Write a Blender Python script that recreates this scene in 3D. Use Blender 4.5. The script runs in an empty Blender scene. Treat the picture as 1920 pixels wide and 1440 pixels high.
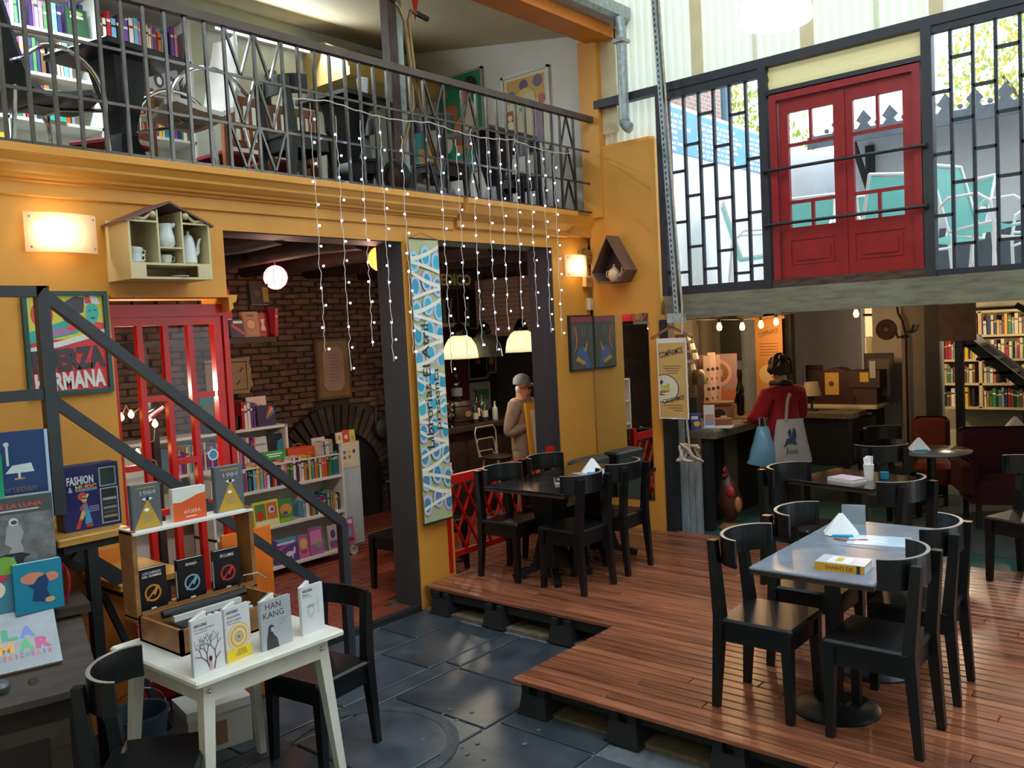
import bpy, math, random
from mathutils import Vector, Matrix, Euler
random.seed(7)
scene = bpy.context.scene
COL = scene.collection
R = math.radians
PI = math.pi

# ---------------------------------------------------------------- camera
def cam_setup():
    a, p, r = R(40.343), R(-3.403), R(-2.892)
    f = Vector((math.cos(a)*math.cos(p), math.sin(a)*math.cos(p), math.sin(p)))
    rt = Vector((math.sin(a), -math.cos(a), 0)); up = rt.cross(f)
    c, s = math.cos(r), math.sin(r)
    x = c*rt + s*up; y = -s*rt + c*up; z = -f
    cd = bpy.data.cameras.new('camera'); co = bpy.data.objects.new('camera', cd)
    co.matrix_world = Matrix(((x.x, y.x, z.x, 0), (x.y, y.y, z.y, 0), (x.z, y.z, z.z, 2.04), (0, 0, 0, 1)))
    cd.sensor_width = 36.0; cd.lens = 1632.35/1920*36; cd.clip_start = 0.05; cd.clip_end = 200
    COL.objects.link(co); scene.camera = co
cam_setup()
# ---------------------------------------------------------------- world, sun, exposure
w = bpy.data.worlds.new('sky'); scene.world = w; w.use_nodes = True
bg = w.node_tree.nodes['Background']; bg.inputs[0].default_value = (0.76, 0.88, 1.0, 1); bg.inputs[1].default_value = 2.0
vs = scene.view_settings
vs.view_transform = 'Standard'; vs.look = 'None'; vs.gamma = 1.0; vs.use_curve_mapping = False; vs.exposure = 1.2
try:
    cy = scene.cycles
    cy.max_bounces = 8; cy.diffuse_bounces = 5; cy.glossy_bounces = 4; cy.transmission_bounces = 6; cy.transparent_max_bounces = 12
    cy.use_denoising = True; cy.sample_clamp_indirect = 6.0; cy.caustics_reflective = False; cy.caustics_refractive = False
except Exception: pass

# ---------------------------------------------------------------- materials
MATS = {}
def lin(c):
    if isinstance(c, str):
        c = tuple(int(c[i:i+2], 16)/255 for i in (0, 2, 4))
    return tuple((v/12.92 if v <= .04045 else ((v+.055)/1.055)**2.4) for v in c[:3])
def mat(name, col, rough=.6, metal=0., var=.10, vs=6., bump=0., bs=60., stretch=(1, 1, 1), rnd=0., emit=0., ecol=None, trans=0., coat=0., spec=.5, col2=None):
    """procedural principled material: two-tone noise, fine bump, optional per-object variation"""
    if name in MATS: return MATS[name]
    m = bpy.data.materials.new(name); m.use_nodes = True; nt = m.node_tree; N = nt.nodes; L = nt.links
    b = N['Principled BSDF']; c = lin(col)
    b.inputs['Roughness'].default_value = rough; b.inputs['Metallic'].default_value = metal
    b.inputs['Specular IOR Level'].default_value = spec
    if coat: b.inputs['Coat Weight'].default_value = coat; b.inputs['Coat Roughness'].default_value = .12
    b.inputs['Base Color'].default_value = (*c, 1)
    need = var > 0 or bump > 0
    if need:
        tc = N.new('ShaderNodeTexCoord'); mp = N.new('ShaderNodeMapping'); mp.inputs['Scale'].default_value = stretch
        L.new(tc.outputs['Object'], mp.inputs[0])
        vec = mp.outputs[0]
        if rnd:
            oi = N.new('ShaderNodeObjectInfo'); ad = N.new('ShaderNodeVectorMath'); ad.operation = 'ADD'
            ml = N.new('ShaderNodeMath'); ml.operation = 'MULTIPLY'; ml.inputs[1].default_value = 37.
            L.new(oi.outputs['Random'], ml.inputs[0]); L.new(mp.outputs[0], ad.inputs[0]); L.new(ml.outputs[0], ad.inputs[1]); vec = ad.outputs[0]
    if var > 0:
        n = N.new('ShaderNodeTexNoise'); n.inputs['Scale'].default_value = vs; n.inputs['Detail'].default_value = 4; n.inputs['Roughness'].default_value = .6
        L.new(vec, n.inputs['Vector'])
        rp = N.new('ShaderNodeValToRGB'); rp.color_ramp.elements[0].position = .32; rp.color_ramp.elements[1].position = .72
        c2 = lin(col2) if col2 else tuple(min(1, v*(1+var*1.5)) for v in c)
        c1 = tuple(v*(1-var*1.5) for v in c) if not col2 else c
        rp.color_ramp.elements[0].color = (*c1, 1); rp.color_ramp.elements[1].color = (*c2, 1)
        L.new(n.outputs['Fac'], rp.inputs[0]); out = rp.outputs[0]
        if rnd:
            hs = N.new('ShaderNodeHueSaturation'); mr = N.new('ShaderNodeMapRange'); mr.inputs['To Min'].default_value = 1-rnd; mr.inputs['To Max'].default_value = 1+rnd
            L.new(oi.outputs['Random'], mr.inputs['Value']); L.new(mr.outputs[0], hs.inputs['Value']); L.new(out, hs.inputs['Color']); out = hs.outputs[0]
        L.new(out, b.inputs['Base Color'])
    if bump > 0:
        n2 = N.new('ShaderNodeTexNoise'); n2.inputs['Scale'].default_value = bs; n2.inputs['Detail'].default_value = 3
        L.new(vec, n2.inputs['Vector']); bp = N.new('ShaderNodeBump'); bp.inputs['Strength'].default_value = bump; bp.inputs['Distance'].default_value = .01
        L.new(n2.outputs['Fac'], bp.inputs['Height']); L.new(bp.outputs[0], b.inputs['Normal'])
    if emit:
        b.inputs['Emission Color'].default_value = (*lin(ecol or col), 1); b.inputs['Emission Strength'].default_value = emit
    if trans: b.inputs['Transmission Weight'].default_value = trans
    MATS[name] = m; return m
def glass(name, col='ffffff', alpha=.12, rough=.02):
    """thin pane: mostly clear, reflecting a little"""
    if name in MATS: return MATS[name]
    m = bpy.data.materials.new(name); m.use_nodes = True; nt = m.node_tree; N = nt.nodes; L = nt.links
    N.remove(N['Principled BSDF']); o = N['Material Output']
    t = N.new('ShaderNodeBsdfTransparent'); t.inputs[0].default_value = (*lin(col), 1)
    g = N.new('ShaderNodeBsdfGlossy'); g.inputs['Roughness'].default_value = rough
    mx = N.new('ShaderNodeMixShader'); lw = N.new('ShaderNodeLayerWeight'); pw_ = N.new('ShaderNodeMath'); pw_.operation = 'POWER'; pw_.inputs[1].default_value = 4.
    L.new(lw.outputs['Facing'], pw_.inputs[0]); ad = N.new('ShaderNodeMath'); ad.operation = 'MULTIPLY_ADD'; ad.inputs[1].default_value = .35; ad.inputs[2].default_value = .003+alpha*.05; ad.use_clamp = True
    L.new(pw_.outputs[0], ad.inputs[0]); L.new(ad.outputs[0], mx.inputs[0]); L.new(t.outputs[0], mx.inputs[1]); L.new(g.outputs[0], mx.inputs[2]); L.new(mx.outputs[0], o.inputs[0])
    MATS[name] = m; return m
def translucent(name, col, mixf=.5, rough=.5, clear=0.):
    """sheet that lets light through diffusely"""
    if name in MATS: return MATS[name]
    m = bpy.data.materials.new(name); m.use_nodes = True; nt = m.node_tree; N = nt.nodes; L = nt.links
    b = N['Principled BSDF']; b.inputs['Base Color'].default_value = (*lin(col), 1); b.inputs['Roughness'].default_value = rough
    o = N['Material Output']; t = N.new('ShaderNodeBsdfTranslucent'); t.inputs[0].default_value = (*lin(col), 1)
    mx = N.new('ShaderNodeMixShader'); mx.inputs[0].default_value = mixf
    L.new(b.outputs[0], mx.inputs[1]); L.new(t.outputs[0], mx.inputs[2]); last = mx
    if clear:
        tr = N.new('ShaderNodeBsdfTransparent'); tr.inputs[0].default_value = (*lin(col), 1); m2 = N.new('ShaderNodeMixShader'); m2.inputs[0].default_value = clear
        L.new(mx.outputs[0], m2.inputs[1]); L.new(tr.outputs[0], m2.inputs[2]); last = m2
    L.new(last.outputs[0], o.inputs[0]); MATS[name] = m; return m

YEL = mat('yellow_paint', 'd29339', .55, var=.05, vs=2.5, bump=.06, bs=25)
ORG = mat('orange_paint_and_lamp_glow', 'd87c22', .5, var=.05)
RED = mat('red_gloss_paint', 'c01a14', .32, var=.08, vs=4)
REDD = mat('red_door_paint', '8c1216', .4, var=.12, vs=9, bump=.1, bs=30)
BLK = mat('black_lacquer', '0d1114', .34, var=.2, vs=20)
BLKM = mat('black_matt_paint', '1b1d20', .6, var=.15, vs=12, bump=.05)
STEEL = mat('dark_steel_paint', '2b3238', .42, var=.12, vs=10)
WINB = mat('window_frame_black', '23272e', .5, var=.1)
RAILM = mat('railing_metal', '5a5653', .24, .85, var=.15, vs=14)
RAILW = mat('handrail_brown', '54463f', .55, var=.15, vs=10)
GALV = mat('galvanized_steel', '9aa6a6', .45, .35, var=.18, vs=25)
CHROME = mat('chrome', 'd0d3d6', .12, 1., var=0)
WHITE = mat('white_paint', 'd8dad6', .5, var=.04, vs=3)
WALLW = mat('white_plaster', 'd9d8d2', .75, var=.04, vs=2, bump=.08, bs=30)
CREAM = mat('cream_paint', 'd8cba0', .55, var=.06)
PAGE = mat('paper_pages', 'e6e2d6', .8, var=.03, vs=20)
PAPER = mat('white_paper', 'eef0f0', .6, var=.02)
DGREY = mat('dark_grey_paint', '35363a', .6, var=.08, vs=5, bump=.08)
LWOOD = mat('light_oak', '8f6238', .45, var=.22, vs=3, stretch=(1, 6, 6), bump=.05)
YWOOD = mat('varnished_pine', 'b98a3c', .4, var=.18, vs=3, stretch=(1, 7, 7))
DWOOD = mat('dark_wood', '33211a', .45, var=.25, vs=4, stretch=(1, 6, 6), bump=.06)
GWOOD = mat('weathered_wood', '5c5548', .7, var=.22, vs=4, stretch=(1, 6, 6), bump=.15)
CERAM = mat('pale_ceramic', 'cfd8d6', .15, var=.03, coat=.4)
MIRR = mat('mirror_silver', 'e8ece8', .01, 1., var=0)
PLASB = mat('black_plastic', '1d2022', .55, var=.12, vs=30, bump=.08)
PANE = glass('window_glass')
def C(hexs, rough=.5, **k):
    return mat('colour_'+hexs, hexs, rough, var=k.pop('var', .05), **k)

# ---------------------------------------------------------------- mesh builder
class MB:
    def __init__(s): s.v = []; s.f = []; s.m = []
    def add(s, vs, fs, mi=0, M=None):
        o = len(s.v)
        s.v += [tuple(M @ Vector(p)) if M else tuple(p) for p in vs]
        s.f += [tuple(i+o for i in f) for f in fs]; s.m += [mi]*len(fs); return s
    def box(s, x0, x1, y0, y1, z0, z1, mi=0, M=None):
        return s.add([(x0,y0,z0),(x1,y0,z0),(x1,y1,z0),(x0,y1,z0),(x0,y0,z1),(x1,y0,z1),(x1,y1,z1),(x0,y1,z1)],
                     [(0,3,2,1),(4,5,6,7),(0,1,5,4),(1,2,6,5),(2,3,7,6),(3,0,4,7)], mi, M)
    def bev(s, x0, x1, y0, y1, z0, z1, b=.005, mi=0, M=None):
        """box with chamfered vertical edges and top"""
        b = min(b, (x1-x0)*.45, (y1-y0)*.45, (z1-z0)*.45)
        def ring(i, z): return [(x0+i+b,y0+i,z),(x1-i-b,y0+i,z),(x1-i,y0+i+b,z),(x1-i,y1-i-b,z),(x1-i-b,y1-i,z),(x0+i+b,y1-i,z),(x0+i,y1-i-b,z),(x0+i,y0+i+b,z)]
        v = ring(0, z0)+ring(0, z1-b)+ring(b*.8, z1); f = [tuple(range(7, -1, -1)), tuple(range(16, 24))]
        for k in (0, 8):
            for i in range(8): f.append((k+i, k+(i+1) % 8, k+8+(i+1) % 8, k+8+i))
        return s.add(v, f, mi, M)
    def bar(s, a, b, w, h=None, mi=0, up=(0, 0, 1)):
        """square bar from a to b"""
        h = h or w; a = Vector(a); b = Vector(b); d = (b-a).normalized(); u = Vector(up)
        if abs(d.dot(u)) > .98: u = Vector((1, 0, 0))
        x = d.cross(u).normalized(); y = x.cross(d).normalized(); x *= w/2; y *= h/2
        v = [a-x-y, a+x-y, a+x+y, a-x+y, b-x-y, b+x-y, b+x+y, b-x+y]
        return s.add(v, [(0,1,2,3),(7,6,5,4),(0,4,5,1),(1,5,6,2),(2,6,7,3),(3,7,4,0)], mi)
    def tube(s, pts, r, n=8, mi=0, cap=True, closed=False):
        pts = [Vector(p) for p in pts]; k = len(pts); rr = r if isinstance(r, (list, tuple)) else [r]*k
        v = []; x = None
        for i, p in enumerate(pts):
            if closed: d = pts[(i+1) % k]-pts[i-1]
            else: d = pts[min(i+1, k-1)]-pts[max(i-1, 0)]
            d.normalize()
            if x is None:
                x = d.cross(Vector((0, 0, 1)))
                if x.length < .05: x = d.cross(Vector((0, 1, 0)))
            else: x = x-d*x.dot(d)
            x.normalize(); y = d.cross(x)
            v += [p+(x*math.cos(2*PI*j/n)+y*math.sin(2*PI*j/n))*rr[i] for j in range(n)]
        f = []
        for i in range(k if closed else k-1):
            a = i*n; b = ((i+1) % k)*n
            for j in range(n): f.append((a+j, a+(j+1) % n, b+(j+1) % n, b+j))
        if cap and not closed: f += [tuple(range(n-1, -1, -1)), tuple(range((k-1)*n, k*n))]
        return s.add(v, f, mi)
    def lathe(s, prof, n=20, c=(0, 0, 0), mi=0, M=None, cap=True):
        """profile [(r, z)...] spun about z"""
        v = []; f = []
        for r, z in prof: v += [(c[0]+r*math.cos(2*PI*j/n), c[1]+r*math.sin(2*PI*j/n), c[2]+z) for j in range(n)]
        for i in range(len(prof)-1):
            for j in range(n): f.append((i*n+j, i*n+(j+1) % n, (i+1)*n+(j+1) % n, (i+1)*n+j))
        if cap:
            if prof[0][0] > 1e-4: f.append(tuple(range(n-1, -1, -1)))
            if prof[-1][0] > 1e-4: f.append(tuple(range((len(prof)-1)*n, len(prof)*n)))
        return s.add(v, f, mi, M)
    def prism(s, poly, d0, d1, axis='y', mi=0, M=None):
        """2D polygon extruded along an axis: axis y -> poly (x,z); x -> poly (y,z); z -> poly (x,y)"""
        def P(p, d): return {'y': (p[0], d, p[1]), 'x': (d, p[0], p[1]), 'z': (p[0], p[1], d)}[axis]
        n = len(poly); v = [P(p, d0) for p in poly]+[P(p, d1) for p in poly]
        f = [tuple(range(n)), tuple(range(2*n-1, n-1, -1))]+[(i, i+n, (i+1) % n+n, (i+1) % n) for i in range(n)]
        return s.add(v, f, mi, M)
    def sphere(s, c, r, nu=12, nv=8, mi=0, sc=(1, 1, 1)):
        prof = [(max(1e-5, math.sin(PI*i/nv)), -math.cos(PI*i/nv)) for i in range(nv+1)]
        M = Matrix.Translation(c) @ Matrix.Diagonal((r*sc[0], r*sc[1], r*sc[2], 1))
        return s.lathe(prof, nu, mi=mi, M=M, cap=False)
    def grid(s, fn, nu, nv, mi=0):
        v = [fn(i/nu, j/nv) for j in range(nv+1) for i in range(nu+1)]
        f = [(j*(nu+1)+i, j*(nu+1)+i+1, (j+1)*(nu+1)+i+1, (j+1)*(nu+1)+i) for j in range(nv) for i in range(nu)]
        return s.add(v, f, mi)
    def mesh(s, name, mats, smooth=False):
        me = bpy.data.meshes.new(name); me.from_pydata(s.v, [], s.f)
        if not isinstance(mats, (list, tuple)): mats = [mats]
        for m in mats: me.materials.append(m)
        if len(mats) > 1: me.polygons.foreach_set('material_index', s.m)
        me.update()
        import bmesh
        bm = bmesh.new(); bm.from_mesh(me); bmesh.ops.recalc_face_normals(bm, faces=bm.faces); bm.to_mesh(me); bm.free()
        if smooth:
            me.polygons.foreach_set('use_smooth', [True]*len(me.polygons))
            try: me.set_sharp_from_angle(angle=R(40))
            except Exception: pass
        return me
    def obj(s, name, mats, parent=None, smooth=False, loc=None, rz=0):
        o = bpy.data.objects.new(name, s.mesh(name, mats, smooth)); COL.objects.link(o)
        if parent: o.parent = parent
        if loc: o.location = loc
        if rz: o.rotation_euler = (0, 0, rz)
        return o
def tag(o, label, cat, group=None):
    o['label'] = label; o['category'] = cat
    if group: o['group'] = group
    return o
def thing(name, label, cat, loc=(0, 0, 0), rz=0, group=None, rx=0, ry=0):
    o = bpy.data.objects.new(name, None); o.empty_display_size = .1; COL.objects.link(o)
    o.location = loc; o.rotation_euler = (rx, ry, rz); return tag(o, label, cat, group)
def struct(name, mb, m, smooth=False):
    o = mb.obj(name, m, smooth=smooth); o['kind'] = 'structure'; return o
def inst(me, name, loc=(0, 0, 0), rot=(0, 0, 0), sc=(1, 1, 1), parent=None, m=None):
    o = bpy.data.objects.new(name, me); COL.objects.link(o); o.location = loc; o.rotation_euler = rot; o.scale = sc
    if parent: o.parent = parent
    if m:
        ms = m if isinstance(m, (list, tuple)) else [m]
        for i, mm in enumerate(ms): o.material_slots[i].link = 'OBJECT'; o.material_slots[i].material = mm
    return o
def dup(root, loc, rz, label, group=None):
    r = root.copy(); COL.objects.link(r); r.location = loc; r.rotation_euler = (0, 0, rz); r['label'] = label
    if group: r['group'] = group
    for ch in list(root.children):
        c = ch.copy(); COL.objects.link(c); c.parent = r
        for g in ch.children:
            d = g.copy(); COL.objects.link(d); d.parent = c
    return r
TXT = {}
def text(s, w, h, m, parent, loc, rot=(R(90), 0, 0), name='lettering', shear=0., bold=0., ext=.0006):
    """raised lettering fitted into w x h, centred, in its own local xy plane"""
    key = (s, round(w, 4), round(h, 4), shear, bold)
    if key not in TXT:
        cu = bpy.data.curves.new('t', 'FONT'); cu.body = s; cu.align_x = 'CENTER'; cu.align_y = 'CENTER'; cu.resolution_u = 2; cu.shear = shear
        if bold: cu.offset = bold
        to = bpy.data.objects.new('t', cu); COL.objects.link(to)
        dg = bpy.context.evaluated_depsgraph_get(); me = bpy.data.meshes.new_from_object(to.evaluated_get(dg))
        bpy.data.objects.remove(to); bpy.data.curves.remove(cu)
        xs = [v.co.x for v in me.vertices]; ys = [v.co.y for v in me.vertices]
        cx, cy_ = (min(xs)+max(xs))/2, (min(ys)+max(ys))/2; sx = w/(max(xs)-min(xs)); sy = h/(max(ys)-min(ys))
        for v in me.vertices: v.co = ((v.co.x-cx)*sx, (v.co.y-cy_)*sy, ext)
        me.name = name; me.materials.clear(); me.materials.append(m); TXT[key] = me
    return inst(TXT[key], name, loc, rot, parent=parent, m=m)
def flat(poly, m, parent, name, loc=(0, 0, 0), rot=(R(90), 0, 0), t=.0008):
    """thin printed or cut shape, polygon in local xy, raised by t"""
    return place(MB().prism(poly, 0, t, 'z').obj(name, m, parent), loc, rot)
def place(o, loc, rot=(0, 0, 0)):
    o.location = loc; o.rotation_euler = rot; return o
def ell(rx, ry, n=24, cx=0, cy=0, a0=0, a1=2*PI):
    full = abs(a1-a0-2*PI) < 1e-6
    return [(cx+rx*math.cos(a0+(a1-a0)*i/(n if full else n-1)), cy+ry*math.sin(a0+(a1-a0)*i/(n if full else n-1))) for i in range(n)]
def rect(x0, x1, y0, y1): return [(x0, y0), (x1, y0), (x1, y1), (x0, y1)]
def ringpoly(mb, r0, r1, n=32, c=(0, 0), z0=0, z1=.001, a0=0, a1=2*PI, mi=0):
    for i in range(n):
        a = a0+(a1-a0)*i/n; b = a0+(a1-a0)*(i+1)/n
        mb.prism([(c[0]+r0*math.cos(a), c[1]+r0*math.sin(a)), (c[0]+r1*math.cos(a), c[1]+r1*math.sin(a)), (c[0]+r1*math.cos(b), c[1]+r1*math.sin(b)), (c[0]+r0*math.cos(b), c[1]+r0*math.sin(b))], z0, z1, 'z', mi)
    return mb
def ordn(i):
    w_ = ['first','second','third','fourth','fifth','sixth','seventh','eighth','ninth','tenth','eleventh','twelfth']
    return w_[i] if i < 12 else '%d%s' % (i+1, {1:'st',2:'nd',3:'rd'}.get((i+1) % 10 if (i+1) % 100 not in (11,12,13) else 0, 'th'))
FY = (R(90), 0, 0)            # lettering facing -y (towards the yard from the facade)
FX = (R(90), 0, R(-90))       # lettering facing -x
# ================================================================ STRUCTURE
# ---- stone yard floor with separate slabs
GROUT = mat('yard_grout', '5e686c', .9, var=.2, vs=10, bump=.2)
SLATE = mat('dark_slate', '2b343a', .33, var=.3, vs=5, bump=.12, bs=18, rnd=.15, col2='465058')
SAND = mat('sandy_dirt', '6d6452', .95, var=.25, vs=14, bump=.5, bs=50)
floor_y = struct('floor', MB().box(-1.6, 6.8, -3.2, 4.74, -.25, -.012), GROUT)
def slab(x0, x1, y0, y1, par=floor_y):
    g = .008
    return MB().bev(x0+g, x1-g, y0+g, y1-g, -.011, random.uniform(-.002, .003), .006).obj('slab', SLATE, par)
rows = [(4.32, 4.72, [1.0, 1.7, 2.5, 3.2, 3.95, 4.6]), (3.86, 4.32, [.9, 1.55, 2.3, 2.95, 3.62, 4.36]), (3.72, 3.86, [.9, 1.9, 2.75, 3.75, 4.36]),
        (3.02, 3.72, [.9, 1.5, 2.1, 2.52, 3.2, 3.72, 4.36]), (2.4, 3.02, [.9, 1.5, 2.1, 2.52, 3.3, 3.75]), (1.6, 2.4, [.9, 1.7, 2.5, 3.3]), (.6, 1.6, [.9, 1.7, 2.5, 3.3])]
for y0, y1, xs in rows:
    for a, b in zip(xs, xs[1:]): slab(a, b, y0, y1)
# round stone ring set among the slabs
rg = MB(); ringpoly(rg, .40, .46, 40, (2.72, 3.38), -.005, .005)
rg.obj('stone_ring', mat('worn_stone', '3a4348', .5, var=.3, vs=12, bump=.3), floor_y)
sp = MB()
for k in range(16):
    cx, cy_ = random.uniform(2.85, 3.35), random.uniform(2.7, 3.35); r_ = random.uniform(.006, .02)
    pts = [(cx+r_*random.uniform(.6, 1.2)*math.cos(a), cy_+r_*random.uniform(.5, 1)*math.sin(a)) for a in [i*PI/4 for i in range(8)]]
    sp.prism(pts, .001, .004, 'z')
sp.obj('worn_patch', mat('worn_patch_grey', '56636a', .6, var=.2), floor_y)['kind'] = 'stuff'
MB().box(4.40, 6.75, -1.6, 4.70, -.011, .015).obj('sand_bed', SAND, floor_y)
MB().prism([(3.5, -1.6), (3.5, 2.95), (4.42, 2.95), (4.42, -1.6)], -.011, .015, 'z').obj('sand_bed', SAND, floor_y)
# ---- raised deck
PLANK = mat('deck_plank', '6b3b27', .27, var=.45, vs=2.2, stretch=(14, 1, 6), rnd=.30, bump=.08, bs=6, col2='a06648')
deck = struct('deck_floor', MB().box(3.52, 4.46, -1.6, 2.95, .10, .167).box(4.46, 6.78, -1.6, 4.66, .10, .167), BLKM)
pw = .075; x = 3.43; k = 0
while x < 6.78:
    y1 = 3.02 if x < 4.36 else (4.70 if x < 6.72 else 4.0)
    cuts = [-1.6]; yy = -1.6+random.uniform(.6, 2.6)
    while yy < y1-.5: cuts.append(yy); yy += random.uniform(1.5, 2.8)
    cuts.append(y1)
    for a, b in zip(cuts, cuts[1:]):
        MB().bev(x+.0045, x+pw-.0045, a+.0015, b-.0015, .168, .190, .004).obj('plank', PLANK, deck)
    x += pw
FE = struct('trim_1', MB().box(3.50, 3.53, -1.6, 2.96, .10, .168).box(3.50, 4.44, 2.93, 2.96, .10, .168).box(4.43, 4.46, 2.96, 4.66, .10, .168), BLKM)
# plastic pedestals under the deck edge
ped = MB()
def frus(mb, a, b, z0, z1, M=None):
    mb.add([(-a,-a,z0),(a,-a,z0),(a,a,z0),(-a,a,z0),(-b,-b,z1),(b,-b,z1),(b,b,z1),(-b,b,z1)], [(0,3,2,1),(4,5,6,7),(0,1,5,4),(1,2,6,5),(2,3,7,6),(3,0,4,7)], 0, M)
frus(ped, .095, .078, 0, .11); ped.box(-.078, -.028, -.076, .076, .11, .16); ped.box(.028, .078, -.076, .076, .11, .16); ped.box(-.1, .1, -.1, .1, 0, .012)
pm = ped.mesh('pedestal', PLASB)
for i, (px, py) in enumerate([(3.535, 2.90), (3.535, 2.34), (3.535, 1.78), (3.535, 1.2), (4.465, 4.52), (4.465, 4.0), (4.465, 3.42), (3.535, .6)]):
    o = inst(pm, 'deck_pedestal', (px, py, -.0), (0, 0, R(90)))
    lb = ['black plastic deck foot under the near outer corner of the wooden deck', 'black plastic deck foot second along the near deck edge from its corner', 'black plastic deck foot third along the near deck edge from its corner', 'black plastic deck foot fourth along the near deck edge from its corner',
          'black plastic deck foot beside the yellow pillar base', 'black plastic deck foot midway along the recessed deck edge', 'black plastic deck foot nearest the inner corner of the deck', 'black plastic deck foot under the near deck edge, closest to the camera'][i]
    tag(o, lb, 'deck foot', 'plastic feet carrying the deck')
# ---- cave room floor of terracotta tiles
TERR = mat('terracotta_tile', '6e3322', .38, var=.25, vs=5, rnd=.25, bump=.06, col2='86442e')
ftile = struct('floor_tiles', MB().box(-1.5, 9.3, 4.74, 8.3, -.2, .012), mat('tile_grout', '4a352c', .9, var=.15))
tm = MB().bev(0, .192, 0, .092, .0, .016, .003).mesh('tile', TERR)
n = 0; sm = MB()
for j in range(30):
    for i in range(22):
        x0 = 2.75+i*.2+(.1 if j % 2 else 0); y0 = 4.80+j*.1
        if x0 > 6.9 or (4.38 < x0+.19 and x0 < 4.8 and y0 < 5.02): continue
        vis = 2.9 < x0 < 5.2 and y0 < 4.8+(x0-2.4)*1.05 and y0 > 4.62+(x0-2.9)*.55-.4
        if vis and n < 298:
            inst(tm, 'tile', (x0, y0, .012), parent=ftile); n += 1
        else: sm.bev(x0, x0+.192, y0, y0+.092, .012, .028, .003)
so_ = sm.obj('tile_field', TERR, ftile); so_['kind'] = 'stuff'
struct('trim_2', MB().box(2.92, 4.40, 4.735, 4.79, -.01, .032), BLKM)
# ---- yellow facade with two openings
F0, F1 = 4.72, 5.0
fw = MB()
fw.box(-1.6, 2.22, F0, F1, 0, 3.05); fw.box(2.22, 2.94, F0, F1, 2.35, 3.05); fw.box(2.94, 4.40, F0, F1, 2.74, 3.05)
fw.box(4.40, 4.77, F0, F1, 0, 3.05); fw.box(4.77, 6.20, F0, F1, 2.77, 3.05); fw.box(6.20, 6.75, F0, F1, 0, 3.05)
facade = struct('wall_facade', fw, YEL)
def cornice(x0, x1, prof, nm):
    return MB().prism([(F0-d, z) for d, z in prof]+[(F0, prof[-1][1]), (F0, prof[0][1])], x0, x1, 'x').obj(nm, YEL, facade)
P1 = [(.14, 3.085), (.14, 3.045), (.125, 3.035), (.105, 3.005), (.105, 2.99), (.08, 2.965), (.065, 2.955), (.06, 2.942), (.032, 2.936), (.032, 2.925), (.018, 2.92), (.018, 2.855), (.008, 2.85)]
P2 = [(.16, 3.085), (.16, 3.045), (.145, 3.035), (.125, 3.0), (.11, 2.975), (.085, 2.96), (.05, 2.935), (.035, 2.925), (.035, 2.875), (.02, 2.865)]
cornice(-1.6, 4.93, P1, 'cornice'); cornice(4.96, 6.40, P2, 'cornice'); cornice(6.40, 6.75, [(.10, 3.085), (.10, 3.04), (.08, 3.0), (.05, 2.97), (.05, 2.88)], 'cornice')
# small ogee corbel at the lintel end over the red glazed door
MB().prism([(2.22, 2.35), (2.99, 2.35), (2.98, 2.31), (2.955, 2.30), (2.96, 2.27), (2.93, 2.25), (2.93, 2.335), (2.22, 2.335)], F0-.03, F1, 'y').obj('corbel', YEL, facade)
# dark grey painted reveals of the openings
for xx, z0, z1 in ((4.397, 0, 2.74), (6.197, .19, 2.77)):
    MB().box(xx-.004, xx+.01, F0+.012, F1+.004, z0, z1).obj('reveal', DGREY, facade)
MB().box(2.94, 4.40, F0+.02, F1, 2.734, 2.742).box(4.77, 6.2, F0+.02, F1, 2.764, 2.772).obj('soffit', DGREY, facade)
MB().box(4.397, 4.774, F1-.004, F1+.006, 0, 2.75).obj('pillar_back', DGREY, facade)
# warm bulb glow on the lower yellow wall, put in as an orange panel
MB().box(-1.6, 2.22, F0-.006, F0, 0, .98).obj('lamp_glow_panel', ORG, facade)
# ---- cave room shell
BRK = mat('old_brick', '5c4536', .85, var=.35, vs=7, rnd=.25, bump=.5, bs=25, col2='7a5e4c')
MORT = mat('old_mortar', '40362f', .95, var=.25, vs=9, bump=.4)
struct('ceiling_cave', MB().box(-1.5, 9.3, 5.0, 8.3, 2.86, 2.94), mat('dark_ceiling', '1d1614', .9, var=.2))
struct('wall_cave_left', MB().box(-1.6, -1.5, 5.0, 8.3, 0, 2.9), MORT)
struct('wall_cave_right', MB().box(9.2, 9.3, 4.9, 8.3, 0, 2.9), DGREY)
bw = struct('wall_brick', MB().box(-1.5, 6.75, 7.72, 7.9, 0, 2.9), MORT)
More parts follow.
